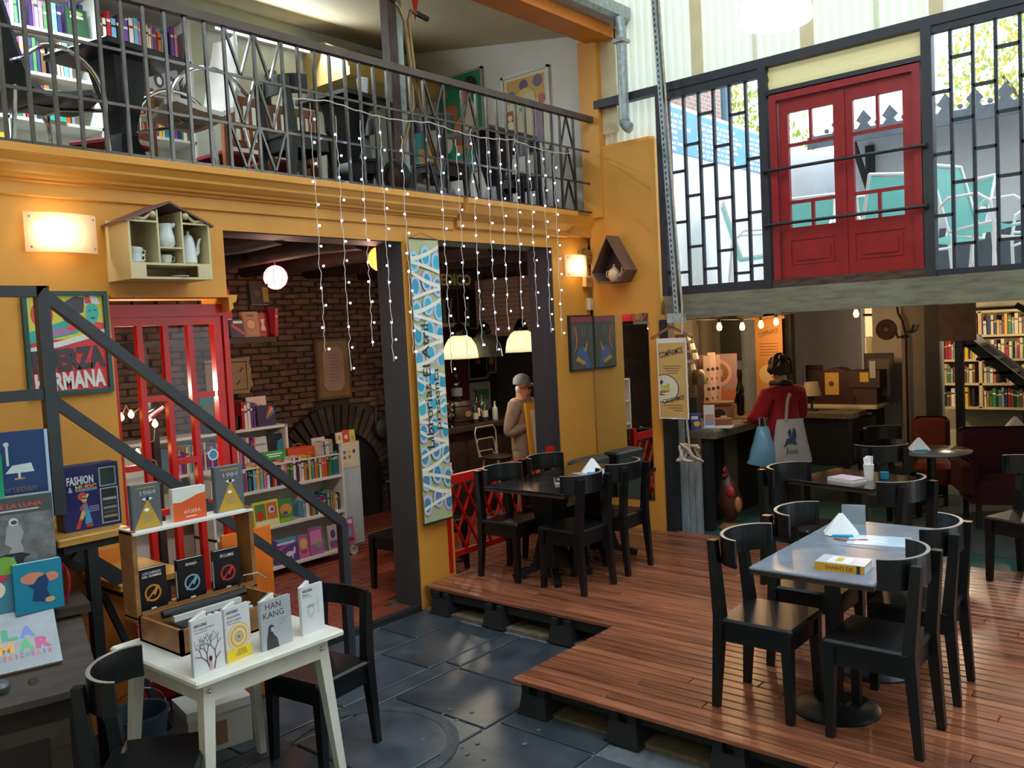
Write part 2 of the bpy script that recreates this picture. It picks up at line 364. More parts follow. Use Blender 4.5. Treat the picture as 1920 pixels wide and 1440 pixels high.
# bricks: individual courses with a relieving arch over the fireplace
AX, AZ, RI, RO = 6.02, .42, .62, .92
bmesh_ = [MB().bev(-.098, .098, -.03, .03, -.024, .024, .006).mesh('brick', BRK) for _ in range(1)][0]
cand = []
zz = .06; j = 0
while zz < 2.84:
    xx = 3.4+(.11 if j % 2 else 0)
    while xx < 6.75:
        d = math.hypot(xx-AX, zz-AZ)
        if not (d < RO+.06 and zz > AZ-.1) and not (abs(xx-AX) < RO+.05 and zz <= AZ): cand.append((xx, zz))
        xx += .215
    zz += .062; j += 1
vis = [c for c in cand if c[0] > 4.75 and c[1] > .75]
random.shuffle(vis); keep = set(sorted(vis, key=lambda c: -c[1])[:290]) if len(vis) > 290 else set(vis)
rest = MB()
for c in cand:
    jx, jz, jy, s_ = random.uniform(-.012, .012), random.uniform(-.006, .006), random.uniform(-.012, .01), random.uniform(.86, 1.06)
    if c in keep: inst(bmesh_, 'brick', (c[0]+jx, 7.715+jy, c[1]+jz), (0, random.uniform(-.03, .03), 0), (s_, 1, random.uniform(.85, 1.08)), bw)
    else: rest.bev(c[0]+jx-.098*s_, c[0]+jx+.098*s_, 7.685+jy, 7.745+jy, c[1]-.024, c[1]+.024, .006)
rest.obj('brick_field', BRK, bw)['kind'] = 'stuff'
vm = MB().add([(-.028,-.05,-.15),(.028,-.05,-.15),(.028,.05,-.15),(-.028,.05,-.15),(-.042,-.05,.15),(.042,-.05,.15),(.042,.05,.15),(-.042,.05,.15)], [(0,3,2,1),(4,5,6,7),(0,1,5,4),(1,2,6,5),(2,3,7,6),(3,0,4,7)]).mesh('voussoir', mat('soot_dark_brick', '2e2622', .9, var=.35, vs=7, rnd=.3, bump=.5, bs=25, col2='463a32'))
for i in range(27):
    a = PI*i/26
    inst(vm, 'voussoir', (AX+.77*math.cos(a), 7.70+random.uniform(-.01, .01), AZ+.77*math.sin(a)), (0, PI/2-a, 0), parent=bw)
MB().prism([(AX+RI*math.cos(PI*i/20), AZ+RI*math.sin(PI*i/20)) for i in range(21)]+[(AX-RI, .03), (AX+RI, .03)], 7.70, 7.716, 'y').obj('fireplace_black_panel', mat('fireplace_black', '060505', .95, var=.2), bw)  # flat near-black panel filling the fireplace arch
# log beams under the cave ceiling
for i, xx in enumerate((3.55, 4.25, 5.0, 5.75, 6.5, 7.4, 8.2)):
    lg = MB().tube([(xx+random.uniform(-.02, .02), 5.02+k*.45, 2.78+random.uniform(-.012, .012)) for k in range(7)], .075, 9).obj('trim_%d' % (i+3), mat('dark_log', '2a1812', .8, var=.35, vs=4, bump=.4, bs=20), smooth=True); lg['kind'] = 'structure'
# bar end wall
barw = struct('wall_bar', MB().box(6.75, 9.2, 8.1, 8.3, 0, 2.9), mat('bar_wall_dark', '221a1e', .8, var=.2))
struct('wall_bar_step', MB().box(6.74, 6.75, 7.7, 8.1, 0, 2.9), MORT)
# ---- upper room
ufl = struct('floor_upper', MB().box(-1.6, 6.87, F0, 7.3, 2.945, 3.05), mat('upper_floor_boards', '5a4634', .6, var=.2))
struct('wall_upper_back', MB().box(-1.6, 6.95, 7.25, 7.35, 3.05, 5.4), mat('pale_mint_wall', 'd4e0d8', .7, var=.03))
struct('wall_upper_right', MB().box(6.87, 6.97, 4.62, 7.35, 2.9, 5.4), WALLW)
struct('wall_upper_left', MB().box(-1.7, -1.6, 4.5, 7.35, 3.0, 5.4), WALLW)
struct('ceiling_upper', MB().prism([(4.55, 4.74), (7.35, 5.20), (7.35, 5.3), (4.55, 4.84)], -1.7, 6.97, 'x'), mat('beige_ceiling', 'c9bd9c', .75, var=.06, vs=1.5))
for i, yy in enumerate((5.6, 6.55)):
    zz = 4.74+(yy-4.55)*.1643
    MB().box(-1.6, 4.2-i*.5, yy, yy+.12, zz-.07, zz+.02).obj('trim_%d' % (20+i), WHITE)['kind'] = 'structure'
eb = struct('trim_22', MB().box(-1.6, 6.93, 4.36, 4.62, 4.63, 4.72).box(-1.6, 6.93, 4.40, 4.66, 4.72, 4.78), ORG)
struct('trim_23', MB().box(6.72, 6.88, 4.52, 4.72, 3.05, 4.66), YEL)
# ---- back pier with the mirror, and the wall above the shop
struct('wall_pier', MB().bev(6.75, 7.0, 3.985, 4.72, 0, 3.70, .03), YEL)
struct('trim_24', MB().box(6.74, 6.86, 3.90, 3.985, 0, 2.08), BLKM)
GREEN = mat('worn_green_beam', '7e806a', .7, var=.4, vs=5, stretch=(5, 1, 6), bump=.15, col2='5e5848')
struct('trim_25', MB().box(6.70, 6.73, -1.6, 3.90, 2.085, 2.285).box(6.73, 6.86, -1.6, 3.90, 2.085, 2.12).box(6.73, 6.86, -1.6, 3.90, 2.25, 2.285), GREEN)
struct('trim_26', MB().box(6.72, 6.84, 1.74, 2.93, 2.285, 2.35), mat('rotten_sill', '4a382b', .85, var=.4, vs=7, stretch=(5, 1, 5), bump=.4))
# long steel rail and posts of the glazed screen
scr = struct('window_1', MB().box(6.71, 6.79, -1.6, 4.56, 4.03, 4.10).box(6.71, 6.80, 2.92, 2.985, 2.285, 4.03).box(6.71, 6.80, 1.70, 1.77, 2.285, 4.03).box(6.71, 6.79, 3.86, 3.92, 2.285, 4.03)
             .box(6.72, 6.79, 1.77, 2.92, 3.80, 3.845).box(6.72, 6.78, 2.985, 3.86, 2.29, 2.36).box(6.72, 6.78, 2.985, 3.86, 3.96, 4.03).box(6.72, 6.78, -1.6, 1.70, 2.29, 2.33).box(6.72, 6.78, -1.6, 1.70, 3.98, 4.03), WINB)
def lattice(ys, zt, zb, z_first, pane=True):
    for i, (a, b) in enumerate(zip(ys, ys[1:])):
        if i: MB().box(6.735, 6.765, a-.011, a+.011, zb, zt).obj('mullion', WINB, scr)
        z = z_first[i]; prev = zt
        cuts = []
        while z > zb+.05: cuts.append(z); z -= .43
        for zc in cuts: MB().box(6.735, 6.765, b, a, zc-.011, zc+.011).obj('glazing_bar', WINB, scr)
        zs = [zt]+cuts+[zb]
        for p, q in zip(zs, zs[1:]): MB().box(6.748, 6.752, b+.008, a-.008, q+.008, p-.008).obj('pane', PANE, scr)
lattice([3.86, 3.81, 3.665, 3.525, 3.39, 3.245, 3.105, 2.985], 3.96, 2.36, [3.78, 3.34, 3.55, 3.78, 3.49, 3.72, 3.34][:7])
lattice([1.70, 1.585, 1.445, 1.305, 1.16, 1.0, .85, .7, .55, .4, .25, .1], 3.98, 2.33, [3.57, 3.79, 3.57, 3.79, 3.57, 3.79, 3.57, 3.79, 3.57, 3.79, 3.57])
# translucent corrugated cladding
SHEET = translucent('fibreglass_sheet', 'e4e6d2', .5)
SHEETC = translucent('cream_sheet', 'dccf9a', .35)
def corr(y0, y1, z0, z1, m, x=6.83, pitch=.076, amp=.013, vert=True, name='corrugated_sheet', par=None):
    ln = (y1-y0) if vert else (z1-z0); nseg = max(4, int(ln/pitch*6))
    if vert: fn = lambda u, v: (x+amp*math.sin(u*ln/pitch*2*PI), y0+u*ln, z0+v*(z1-z0))
    else: fn = lambda u, v: (x+amp*math.sin(u*ln/pitch*2*PI), y0+v*(y1-y0), z0+u*ln)
    return MB().grid(fn, nseg, 1).obj(name, m, par, smooth=True)
clad = struct('wall_cladding', MB().box(6.79, 6.83, 4.58, 4.64, 3.7, 7.6).box(6.79, 6.81, 3.50, 3.60, 4.10, 7.6).box(6.79, 6.81, 2.56, 2.66, 4.10, 7.6).box(6.79, 6.81, 1.64, 1.73, 4.10, 7.6).box(6.79, 6.81, .6, .7, 4.1, 7.6).box(6.79, 6.81, -.4, -.3, 4.1, 7.6).box(6.79, 6.81, 4.36, 4.52, 3.8, 7.6), CREAM)
ysh = [-1.6, -.7, .2, 1.15, 2.1, 3.05, 3.95, 4.6]
for a, b in zip(ysh, ysh[1:]): corr(a-.02, b+.02, 4.09, 7.6, SHEET, par=clad)
corr(3.93, 4.58, 3.68, 4.05, SHEET, par=clad)
corr(1.77, 2.92, 3.83, 4.04, SHEETC, x=6.77, pitch=.085, amp=.010, vert=False, par=clad)
# ---- unseen walls behind the photographer; side and rear added so light comes from above
OCH = mat('pale_plaster', 'd2c8ae', .8, var=.08)
struct('wall_side_added', MB().box(-1.75, -1.6, -3.3, 5.0, 0, 7.3), OCH)
struct('wall_rear_added', MB().box(-1.75, 6.8, -3.4, -3.25, 0, 7.3), OCH)
struct('wall_flank', MB().box(6.8, 13.2, -1.8, -1.65, 0, 4.2), WALLW)
# ---- unseen opaque roof with a gap, added to cut sky light in the yard
struct('ceiling_light_block', MB().box(-1.75, .2, -3.4, 5.0, 7.3, 7.4).box(4.6, 6.85, -3.4, 5.0, 7.5, 7.6).box(-1.75, 6.85, 4.3, 7.4, 7.3, 7.4), WALLW)
struct('wall_roof_edge', MB().box(-1.75, 6.9, 4.5, 4.6, 4.84, 7.35), WALLW)
# ---- shop under the terrace
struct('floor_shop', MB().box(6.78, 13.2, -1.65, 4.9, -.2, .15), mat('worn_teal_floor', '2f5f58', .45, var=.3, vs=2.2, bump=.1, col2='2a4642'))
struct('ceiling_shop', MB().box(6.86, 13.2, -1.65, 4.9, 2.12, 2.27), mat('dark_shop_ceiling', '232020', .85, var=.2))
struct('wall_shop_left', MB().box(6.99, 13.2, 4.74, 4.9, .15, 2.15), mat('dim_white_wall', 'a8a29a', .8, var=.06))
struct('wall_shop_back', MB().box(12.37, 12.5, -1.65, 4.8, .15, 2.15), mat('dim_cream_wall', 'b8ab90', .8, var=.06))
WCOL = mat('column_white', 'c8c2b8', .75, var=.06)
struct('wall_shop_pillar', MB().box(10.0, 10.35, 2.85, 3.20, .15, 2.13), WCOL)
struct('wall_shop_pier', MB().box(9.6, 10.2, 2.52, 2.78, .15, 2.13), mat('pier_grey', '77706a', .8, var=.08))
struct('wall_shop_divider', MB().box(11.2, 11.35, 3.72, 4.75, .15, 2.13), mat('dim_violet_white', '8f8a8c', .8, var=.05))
struct('trim_27', MB().box(9.55, 9.63, 2.40, 2.54, .15, 2.13), BLKM)
struct('trim_28', MB().box(8.95, 9.05, 3.70, 3.80, 1.0, 2.13).box(8.95, 9.05, 3.92, 4.0, .9, 2.13), BLKM)
# ---- terrace outside the red doors
terr = struct('floor_terrace', MB().box(6.86, 16, -1.65, 4.6, 2.27, 2.30), mat('terrace_tiles', 'b9aaa2', .7, var=.08))
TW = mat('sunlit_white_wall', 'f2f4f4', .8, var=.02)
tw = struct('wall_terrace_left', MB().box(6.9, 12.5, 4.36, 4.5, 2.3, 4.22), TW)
MB().box(6.95, 10.6, 4.352, 4.36, 3.74, 4.18).obj('blue_band', C('7fb4dc', .7), tw)
random.seed(3)
ln = MB()
for r_ in range(7):
    for c_ in range(3):
        xx = 7.05+c_*1.2+random.uniform(0, .08); end = xx+random.uniform(.75, 1.05)
        while xx < end:
            w_ = random.uniform(.05, .16); ln.box(xx, xx+w_, 4.350, 4.353, 4.09-r_*.055, 4.09-r_*.055+random.choice((.024, .03, .034))); xx += w_+.03
ln.obj('mural_text_lines', PAPER, tw)['kind'] = 'stuff'
struct('floor_garden', MB().box(12.75, 18, -4, 9, 1.7, 2.0), mat('garden_soil', '6a6450', .9, var=.2))
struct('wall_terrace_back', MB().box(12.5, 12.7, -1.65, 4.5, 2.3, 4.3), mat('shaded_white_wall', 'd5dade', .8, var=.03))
# ================================================================ YARD: CHAIRS AND TABLES
random.seed(11)
EDGE = mat('worn_edge', '8a8880', .4, var=.2)
def arcpts(r, ry, a0, a1, n, cy=-.04): return [(r*math.cos(a0+(a1-a0)*i/n), cy+ry*math.sin(a0+(a1-a0)*i/n)) for i in range(n+1)]
def make_chair(label, group, m=BLK, curved=True, h=.83):
    t = thing('dining_chair', label, 'chair', group=group)
    # seat slightly dished slab with rounded corners
    MB().bev(-.19, .19, -.175, .195, .42, .445, .02).obj('seat', m, t)
    MB().box(-.17, .17, .155, .175, .33, .42).box(-.17, .17, -.165, -.145, .33, .42).box(-.175, -.155, -.15, .16, .33, .42).box(.155, .175, -.15, .16, .33, .42).obj('seat_frame', m, t)
    for s in (-1, 1):
        l = MB(); M = lambda x0, y0, a, x1, y1, b, z0, z1: l.add([(x0-a,y0-a,z0),(x0+a,y0-a,z0),(x0+a,y0+a,z0),(x0-a,y0+a,z0),(x1-b,y1-b,z1),(x1+b,y1-b,z1),(x1+b,y1+b,z1),(x1-b,y1+b,z1)], [(0,3,2,1),(4,5,6,7),(0,1,5,4),(1,2,6,5),(2,3,7,6),(3,0,4,7)])
        M(s*.170, .17, .017, s*.163, .163, .025, 0, .42); l.obj('leg', m, t)
        l = MB(); M(s*.170, -.20, .017, s*.163, -.168, .026, 0, .44); M(s*.163, -.168, .026, s*.15, -.20, .021, .44, h-.02); l.obj('leg', m, t)
    if curved:
        o_ = arcpts(.212, .165, R(186), R(354), 18); i_ = arcpts(.196, .149, R(354), R(186), 18)
        poly = o_+i_
        b = MB()
        n = 19
        for k in range(18):
            q = [o_[k], o_[k+1], i_[17-k], i_[18-k]]
            b.prism(q, h-.13, h, 'z')
        bo = b.obj('backrest', m, t)
        e = MB()
        for k in range(18):
            q = [o_[k], o_[k+1], i_[17-k], i_[18-k]]
            e.prism(q, h, h+.0025, 'z')
        e.obj('worn_edge', EDGE, bo)
    else:
        b = MB()
        for k in range(8):
            f = lambda u: (-.175+.35*u, -.197-.03*math.sin(PI*u))
            p, q = f(k/8), f((k+1)/8)
            b.prism([p, q, (q[0], q[1]+.02), (p[0], p[1]+.02)], h-.10, h, 'z')
        b.obj('backrest', m, t)
    return t
DK = .19
GR = 'black wooden cafe chairs on the deck'
ch0 = make_chair('black chair at the near table, left side, in front of the yellow book', GR)
ch0.location = (3.89, 1.765, DK); ch0.rotation_euler = (0, 0, PI)
for (x, y, a, lb) in [
    (4.50, 1.76, 180, 'black chair behind the left near chair, beside the napkin pyramid'),
    (3.88, 1.24, 0, 'nearest black chair at lower right, back towards the camera'),
    (4.49, 1.25, 3, 'black chair at the right behind the nearest one, with grey worn rim'),
    (4.985, 3.71, -3, 'black chair by the mirror table, back towards the camera, left of two'),
    (5.53, 3.725, 2, 'black chair by the mirror table, right of two, nearest the yellow pier'),
    (4.98, 4.29, 180, 'black chair against the red lattice fence, left of two'),
    (5.55, 4.32, 178, 'black chair against the red lattice fence, right of two'),
    (5.78, 2.36, 165, 'black chair at the third table, to the left of its white book'),
    (5.62, 1.72, -18, 'black chair at the third table, right side, back rim worn pale'),
    (6.60, 1.13, 70, 'black chair cut by the right edge of the picture, on the deck end')]:
    dup(ch0, (x, y, DK), R(a), lb, GR)
SL = .15
for (x, y, a, lb) in [(7.35, 2.32, -60, 'dark chair in front of the round marble table in the shop'), (8.35, 2.55, 150, 'dark chair behind the round marble table in the shop'),
                      (7.95, 1.18, 20, 'dark chair at the far right beside the burgundy armchair')]:
    dup(ch0, (x, y, SL), R(a), lb, 'dark chairs in the shop')
# straight-backed chair beside the white table, and the one bottom left
ch1 = make_chair('black straight-backed chair drawn up to the right of the white table', 'black straight-backed chairs', curved=False, h=.79)
ch1.location = (2.56, 3.52, 0); ch1.rotation_euler = (0, 0, R(97))
ch2 = make_chair('black chair in the bottom left, between the old cabinet and white table', 'black straight-backed chairs')
ch2.location = (1.58, 3.30, 0); ch2.rotation_euler = (0, 0, R(-130))
# ---- square tables
TOPB = mat('table_top_grey_with_sky_sheen', '76828f', .28, var=.12, vs=10)  # sky reflection put into the colour as a lighter bluish grey
TOPD = mat('table_top_dark_gloss', '1c1816', .08, var=.15, vs=6, coat=.5)
EDGR = mat('table_edge_brown', '3a2c26', .5, var=.15)
def sq_table(label, loc, rz, sx, sy, top, group, disk=True, h=.71):
    t = thing('cafe_table', label, 'table', loc, rz, group)
    tt = MB().bev(-sx/2, sx/2, -sy/2, sy/2, h-.012, h, .006).obj('table_top', top, t)
    MB().box(-sx/2+.004, sx/2-.004, -sy/2+.004, sy/2-.004, h-.034, h-.012).obj('edge_band', EDGR, tt)
    if disk:
        MB().lathe([(.20, 0), (.20, .008), (.17, .02), (.05, .028), (.03, .045)], 28).obj('base', BLK, t, smooth=True)
        MB().box(-.028, .028, -.028, .028, .03, h-.05).obj('column', BLK, t)
        MB().bar((-.2, -.2, h-.045), (.2, .2, h-.045), .03, .02).bar((-.2, .2, h-.045), (.2, -.2, h-.045), .03, .02).obj('support_cross', BLK, t)
    else:
        MB().add([(-.11,-.11,.1),(.11,-.11,.1),(.11,.11,.1),(-.11,.11,.1),(-.06,-.06,.35),(.06,-.06,.35),(.06,.06,.35),(-.06,.06,.35),(-.12,-.12,h-.034),(.12,-.12,h-.034),(.12,.12,h-.034),(-.12,.12,h-.034)],
                 [(0,1,5,4),(1,2,6,5),(2,3,7,6),(3,0,4,7),(4,5,9,8),(5,6,10,9),(6,7,11,10),(7,4,8,11),(0,3,2,1),(8,9,10,11)]).obj('column', BLK, t)
        for k in range(4):
            a = PI/4+k*PI/2; d = Vector((math.cos(a), math.sin(a), 0))
            MB().bar(tuple(d*.05+Vector((0, 0, .11))), tuple(d*.30+Vector((0, 0, .025))), .05, .05).obj('foot', BLK, t)
    return t
sq_table('grey-topped square table nearest the camera, carrying the yellow book', (3.995, 1.49, DK), 0, .565, .565, TOPB, 'square cafe tables')
sq_table('grey-topped square table joined behind, carrying napkins and a menu', (4.575, 1.49, DK), 0, .565, .565, TOPB, 'square cafe tables')
sq_table('glossy dark table beside the red lattice fence, holding a paperback', (5.07, 4.0, DK), 0, .62, .74, TOPD, 'square cafe tables', disk=False)
sq_table('glossy dark table against the mirror, holding a napkin pyramid', (5.70, 4.0, DK), 0, .62, .74, TOPD, 'square cafe tables', disk=False)
sq_table('dark table on the far deck with a cup of straws', (6.14, 2.12, DK), R(-14), .60, .66, TOPD, 'square cafe tables')
# ---- things on the tables
def napkins(label, loc, s=1., rz=0):
    t = thing('napkin_holder', label, 'napkins', loc, rz, 'napkin pyramids on the tables')
    MB().add([(-.085*s,-.05*s,.004),(.085*s,-.05*s,.004),(.085*s,.05*s,.004),(-.085*s,.05*s,.004),(-.01*s,0,.11*s),(.01*s,0,.11*s)], [(0,3,2,1),(0,1,5,4),(2,3,4,5),(1,2,5),(3,0,4)]).obj('napkin', PAPER, t)
    MB().add([(-.07*s,-.062*s,.003),(.075*s,-.06*s,.003),(.075*s,.045*s,.003),(-.07*s,.045*s,.003),(.0,-.012,.10*s),(.012*s,-.01,.10*s)], [(0,3,2,1),(0,1,5,4),(2,3,4,5),(1,2,5),(3,0,4)]).obj('napkin', PAPER, t)
    MB().box(-.05*s, .05*s, -.08*s, -.04*s, .0, .012).obj('sachet', C('3fa8cc', .4), t)
    return t
tz = DK+.71
napkins('folded white napkin pyramid on the near pair of grey tables', (4.52, 1.63, tz), 1.0, R(-65))
napkins('folded white napkin pyramid on the glossy table by the mirror', (5.62, 3.98, tz), 1.0, R(-50))
pl = MB().bev(-.17, .17, -.12, .12, 0, .002, .001).obj('placemat', C('9aa6b0', .3)); place(pl, (5.62, 3.93, tz), (0, 0, R(-20))); tag(pl, 'thin clear place mat under the napkins on the mirror table', 'place mat')
gl = MB().tube([(-.06, 0, .006), (-.02, .012, .008), (.02, .012, .008), (.06, 0, .006)], .006, 6).tube([(-.07, -.02, .004), (-.06, .0, .006)], .004, 5).tube([(.07, -.02, .004), (.06, 0, .006)], .004, 5).obj('eyeglasses', BLK); place(gl, (5.49, 3.75, tz), (0, 0, R(30))); tag(gl, 'folded dark eyeglasses on the edge of the mirror table', 'eyeglasses')
pp = MB().bev(-.145, .145, -.10, .10, 0, .0025, .001).obj('menu_sheet', C('b8d4e6', .25)); place(pp, (4.46, 1.42, tz), (0, 0, R(-78))); tag(pp, 'glossy plastic-sleeved menu sheet on the second grey table', 'menu')
for k in range(4): flat(rect(-.11, .02+.02*(k % 2), .05-k*.03, .062-k*.03), PAPER, pp, 'print_line', (0, 0, .0026), (0, 0, 0), .0004)
st = MB().tube([(-.07, .02, .004), (-.02, -.01, .004), (.03, .0, .004), (.09, .012, .004)], .0035, 6).obj('red_strap', C('c05048', .5)); place(st, (4.40, 1.55, tz), (0, 0, R(-70))); tag(st, 'thin coral red cord lying beside the menu sheet', 'cord')
# books lying on tables
def lying_book(label, loc, rz, w, h, t_, cov, spine, title=None, tcol=None, group=None):
    b = thing('book', label, 'book', loc, rz, group)
    MB().box(-w/2+.004, w/2-.003, -h/2+.003, h/2-.003, .002, t_-.002).obj('pages', PAGE, b)
    MB().box(-w/2, w/2, -h/2, h/2, 0, .002).box(-w/2, w/2, -h/2, h/2, t_-.002, t_).obj('cover', cov, b)
    MB().box(-w/2-.001, -w/2+.003, -h/2, h/2, 0, t_).obj('spine', spine, b)
    if title: text(title, h*.55, t_*.45, tcol or BLKM, b, (-w/2-.0012, 0, t_/2), (R(90), 0, R(-90)))
    return b
yb = lying_book('thick yellow-spined book lying on the near grey table', (3.90, 1.40, tz), R(4), .145, .215, .036, C('b9c8d2', .25), C('e0a428', .35), 'DIARIO DE', BLKM)
MB().box(-.0745, -.0722, -.09, -.075, 0, .036).obj('spine_logo', C('20303a', .4), yb)
flat(rect(-.05, .05, -.04, .06), C('dfe6ea', .3), yb, 'cover_panel', (0, 0, .036), (0, 0, 0))
flat(rect(-.03, .03, .0, .03), C('d8b040', .3), yb, 'cover_stripe', (0, 0, .037), (0, 0, 0))
lying_book('dark paperback with a pale round motif lying on the fence table', (5.16, 3.92, tz), R(-50), .14, .2, .022, C('2b2f36', .3), PAGE)
bp_ = MB().lathe([(.045, 0), (.045, .0008)], 20).obj('saucer_print', C('aeb4ba', .4)); bp_.parent = None; place(bp_, (5.15, 3.92, tz+.0225)); tag(bp_, 'small pale grey coaster on the dark paperback by the fence', 'coaster')
lying_book('white and lilac paperback lying on the far dark table', (6.02, 2.12, tz), R(-20), .15, .21, .024, C('c9bfd4', .4), PAGE)
cup = thing('straw_cup', 'tall white cup stuffed with paper napkins on the far dark table', 'cup', (6.10, 2.00, tz))
MB().lathe([(.028, 0), (.036, .11)], 16).obj('cup', WHITE, cup, smooth=True)
MB().box(-.028, .024, -.018, .018, .10, .165, M=Matrix.Rotation(.1, 4, 'Y')).box(-.02, .03, -.022, .008, .10, .158, M=Matrix.Rotation(-.14, 4, 'X')).obj('napkin', PAPER, cup)
jar = thing('glass_jar', 'small glass jar with blue contents beside the white cup', 'jar', (6.17, 1.92, tz))
MB().lathe([(.034, 0), (.036, .02), (.034, .07), (.026, .09), (.026, .11), (.03, .112), (.03, .118), (.0, .118)], 16).obj('jar', glass('jar_glass', 'bfd8de', .4), jar, smooth=True)
MB().lathe([(.030, .003), (.031, .05)], 14).obj('contents', C('4aa6c8', .4), jar)
# tent card behind the napkins
tcard = MB().box(-.06, .06, -.002, .002, 0, .10).box(-.06, .06, -.03, -.026, 0, .10).obj('menu_card', C('93a0a8', .3)); place(tcard, (4.80, 1.66, tz), (0, 0, R(-75))); tag(tcard, 'small grey acrylic menu stand behind the napkin pyramid', 'menu stand')
# ---- red lattice fence closing the second opening
fe = thing('lattice_fence', 'bright red lattice fence across the bar opening', 'fence', (0, 0, 0))
y0 = 4.74
MB().box(4.70, 6.06, y0-.02, y0+.02, .885, .955).obj('top_rail', RED, fe)
MB().box(4.76, 6.02, y0-.015, y0+.015, .31, .355).obj('bottom_rail', RED, fe)
MB().box(4.70, 4.745, y0-.022, y0+.022, .20, .90).obj('post', RED, fe); MB().box(6.03, 6.085, y0-.025, y0+.025, .76, 1.01).obj('post', RED, fe); MB().box(6.035, 6.075, y0-.022, y0+.022, .2, .76).obj('post', RED, fe)
i = 0; xx = 4.62
while xx < 6.03:
    for s in (1, -1):
        a = Vector((xx if s > 0 else xx+.30, y0+.008*s, .35)); b = Vector((xx+.30 if s > 0 else xx, y0+.008*s, .89))
        p = a; q = b
        # clip to the frame
        for lim, sg in ((4.745, 1), (6.035, -1)):
            if (p.x-lim)*sg < 0 and (q.x-lim)*sg < 0: p = None; break
            if (p.x-lim)*sg < 0: p = p+(q-p)*((lim-p.x)/(q.x-p.x))
            elif (q.x-lim)*sg < 0: q = q+(p-q)*((lim-q.x)/(p.x-q.x))
        if p is not None: MB().bar(p, q, .012, .022, up=(0, 1, 0)).obj('lattice_slat', RED, fe)
    xx += .145; i += 1
# ---- mirror on the pier
mr = thing('wall_mirror', 'tall frameless mirror on the yellow pier reflecting the fence', 'mirror', (6.745, 4.4, .46))
MB().box(-.004, 0, -.30, .305, 0, 1.69).obj('glass', MIRR, mr)
MB().box(0, .005, -.30, .305, 0, 1.69).obj('backing', BLKM, mr)
# two grey leather cases stacked beside the table (seen next to the mirror)
sc_ = thing('storage_case', 'grey-green case with a yellow tag behind the mirror table', 'case', (6.45, 4.605, DK), R(1))
MB().bev(-.22, .22, -.085, .085, 0, .62, .02).obj('body', mat('grey_green_case', '4d5650', .5, var=.12, vs=8, bump=.1), sc_)
MB().bev(-.225, .225, -.09, .09, .60, .67, .02).obj('lid', mat('case_lid', '3c443f', .5, var=.12), sc_)
MB().box(-.10, .0, -.094, -.084, .42, .48).obj('tag', C('e6d400', .5), sc_)
# ---- white table with the display case
wt = thing('side_table', 'white painted wooden table with splayed legs carrying display books', 'table', (2.04, 3.46, 0))
WT = mat('white_enamel', 'd9d8cc', .32, var=.05, vs=6)
MB().bev(-.36, .36, -.365, .365, .728, .75, .008).obj('table_top', WT, wt)
MB().box(-.305, .305, -.31, -.288, .635, .728).obj('apron', WT, wt); MB().box(-.305, .305, .288, .31, .635, .728).obj('apron', WT, wt)
MB().box(-.305, -.283, -.288, .288, .635, .728).obj('apron', WT, wt); MB().box(.283, .305, -.288, .288, .635, .728).obj('apron', WT, wt)
for sx in (-1, 1):
    for sy in (-1, 1):
        a = .017; b = .026; x1, y1, x0, y0_ = sx*.278, sy*.282, sx*.335, sy*.325
        MB().add([(x0-a,y0_-a,0),(x0+a,y0_-a,0),(x0+a,y0_+a,0),(x0-a,y0_+a,0),(x1-b,y1-b,.70),(x1+b,y1-b,.70),(x1+b,y1+b,.70),(x1-b,y1+b,.70)], [(0,3,2,1),(4,5,6,7),(0,1,5,4),(1,2,6,5),(2,3,7,6),(3,0,4,7)]).obj('leg', WT, wt)
for x_, y_ in ((-.28, -.312), (.27, -.312)):
    MB().sphere((x_, y_, .68), .010, 10, 6).obj('bolt', CHROME, wt, smooth=True)
# wooden case with raised lid used as display
dc = thing('display_case', 'open wooden carry case on the white table used as book display', 'case', (0, 0, 0))
MB().box(1.80, 2.34, 3.42, 3.435, .75, .86).box(1.80, 2.34, 3.765, 3.78, .75, .86).box(1.80, 1.815, 3.42, 3.78, .75, .86).box(2.325, 2.34, 3.42, 3.78, .75, .86).box(1.8, 2.34, 3.42, 3.78, .75, .76).obj('tray', LWOOD, dc)
lidm = MB().box(1.80, 1.82, 3.79, 3.91, .84, 1.24).box(2.395, 2.415, 3.79, 3.91, .84, 1.24).box(1.80, 2.415, 3.79, 3.91, .825, .848)
lidm.obj('lid_frame', LWOOD, dc)
MB().box(1.80, 2.41, 3.77, 3.92, 1.222, 1.232).obj('top_ledge', WHITE, dc)
MB().box(1.82, 2.395, 3.90, 3.903, .85, 1.22).obj('clear_back', PANE, dc)
MB().box(1.82, 2.395, 3.78, 3.79, .848, .872).obj('lip', LWOOD, dc)
MB().tube([(2.30, 3.78, .86), (2.32, 3.75, .92), (2.37, 3.70, .93), (2.39, 3.66, .90)], .006, 6).obj('stay', CHROME, dc)
# little portable machine inside the tray
ty = thing('typewriter', 'small black portable typewriter inside the wooden case tray', 'typewriter', (2.08, 3.61, .76))
MB().bev(-.19, .19, -.13, .10, .0, .06, .015).obj('body', BLKM, ty)
MB().tube([(-.21, .09, .10), (.21, .09, .10)], .018, 10).obj('platen', BLK, ty); MB().box(-.17, .17, .06, .12, .06, .085).obj('carriage', WHITE, ty)
for r_ in range(3):
    for k in range(9): MB().lathe([(.011, 0), (.011, .008)], 8, c=(-.14+k*.033+r_*.008, -.105+r_*.032, .058+r_*.01)).obj('key', WHITE, ty)
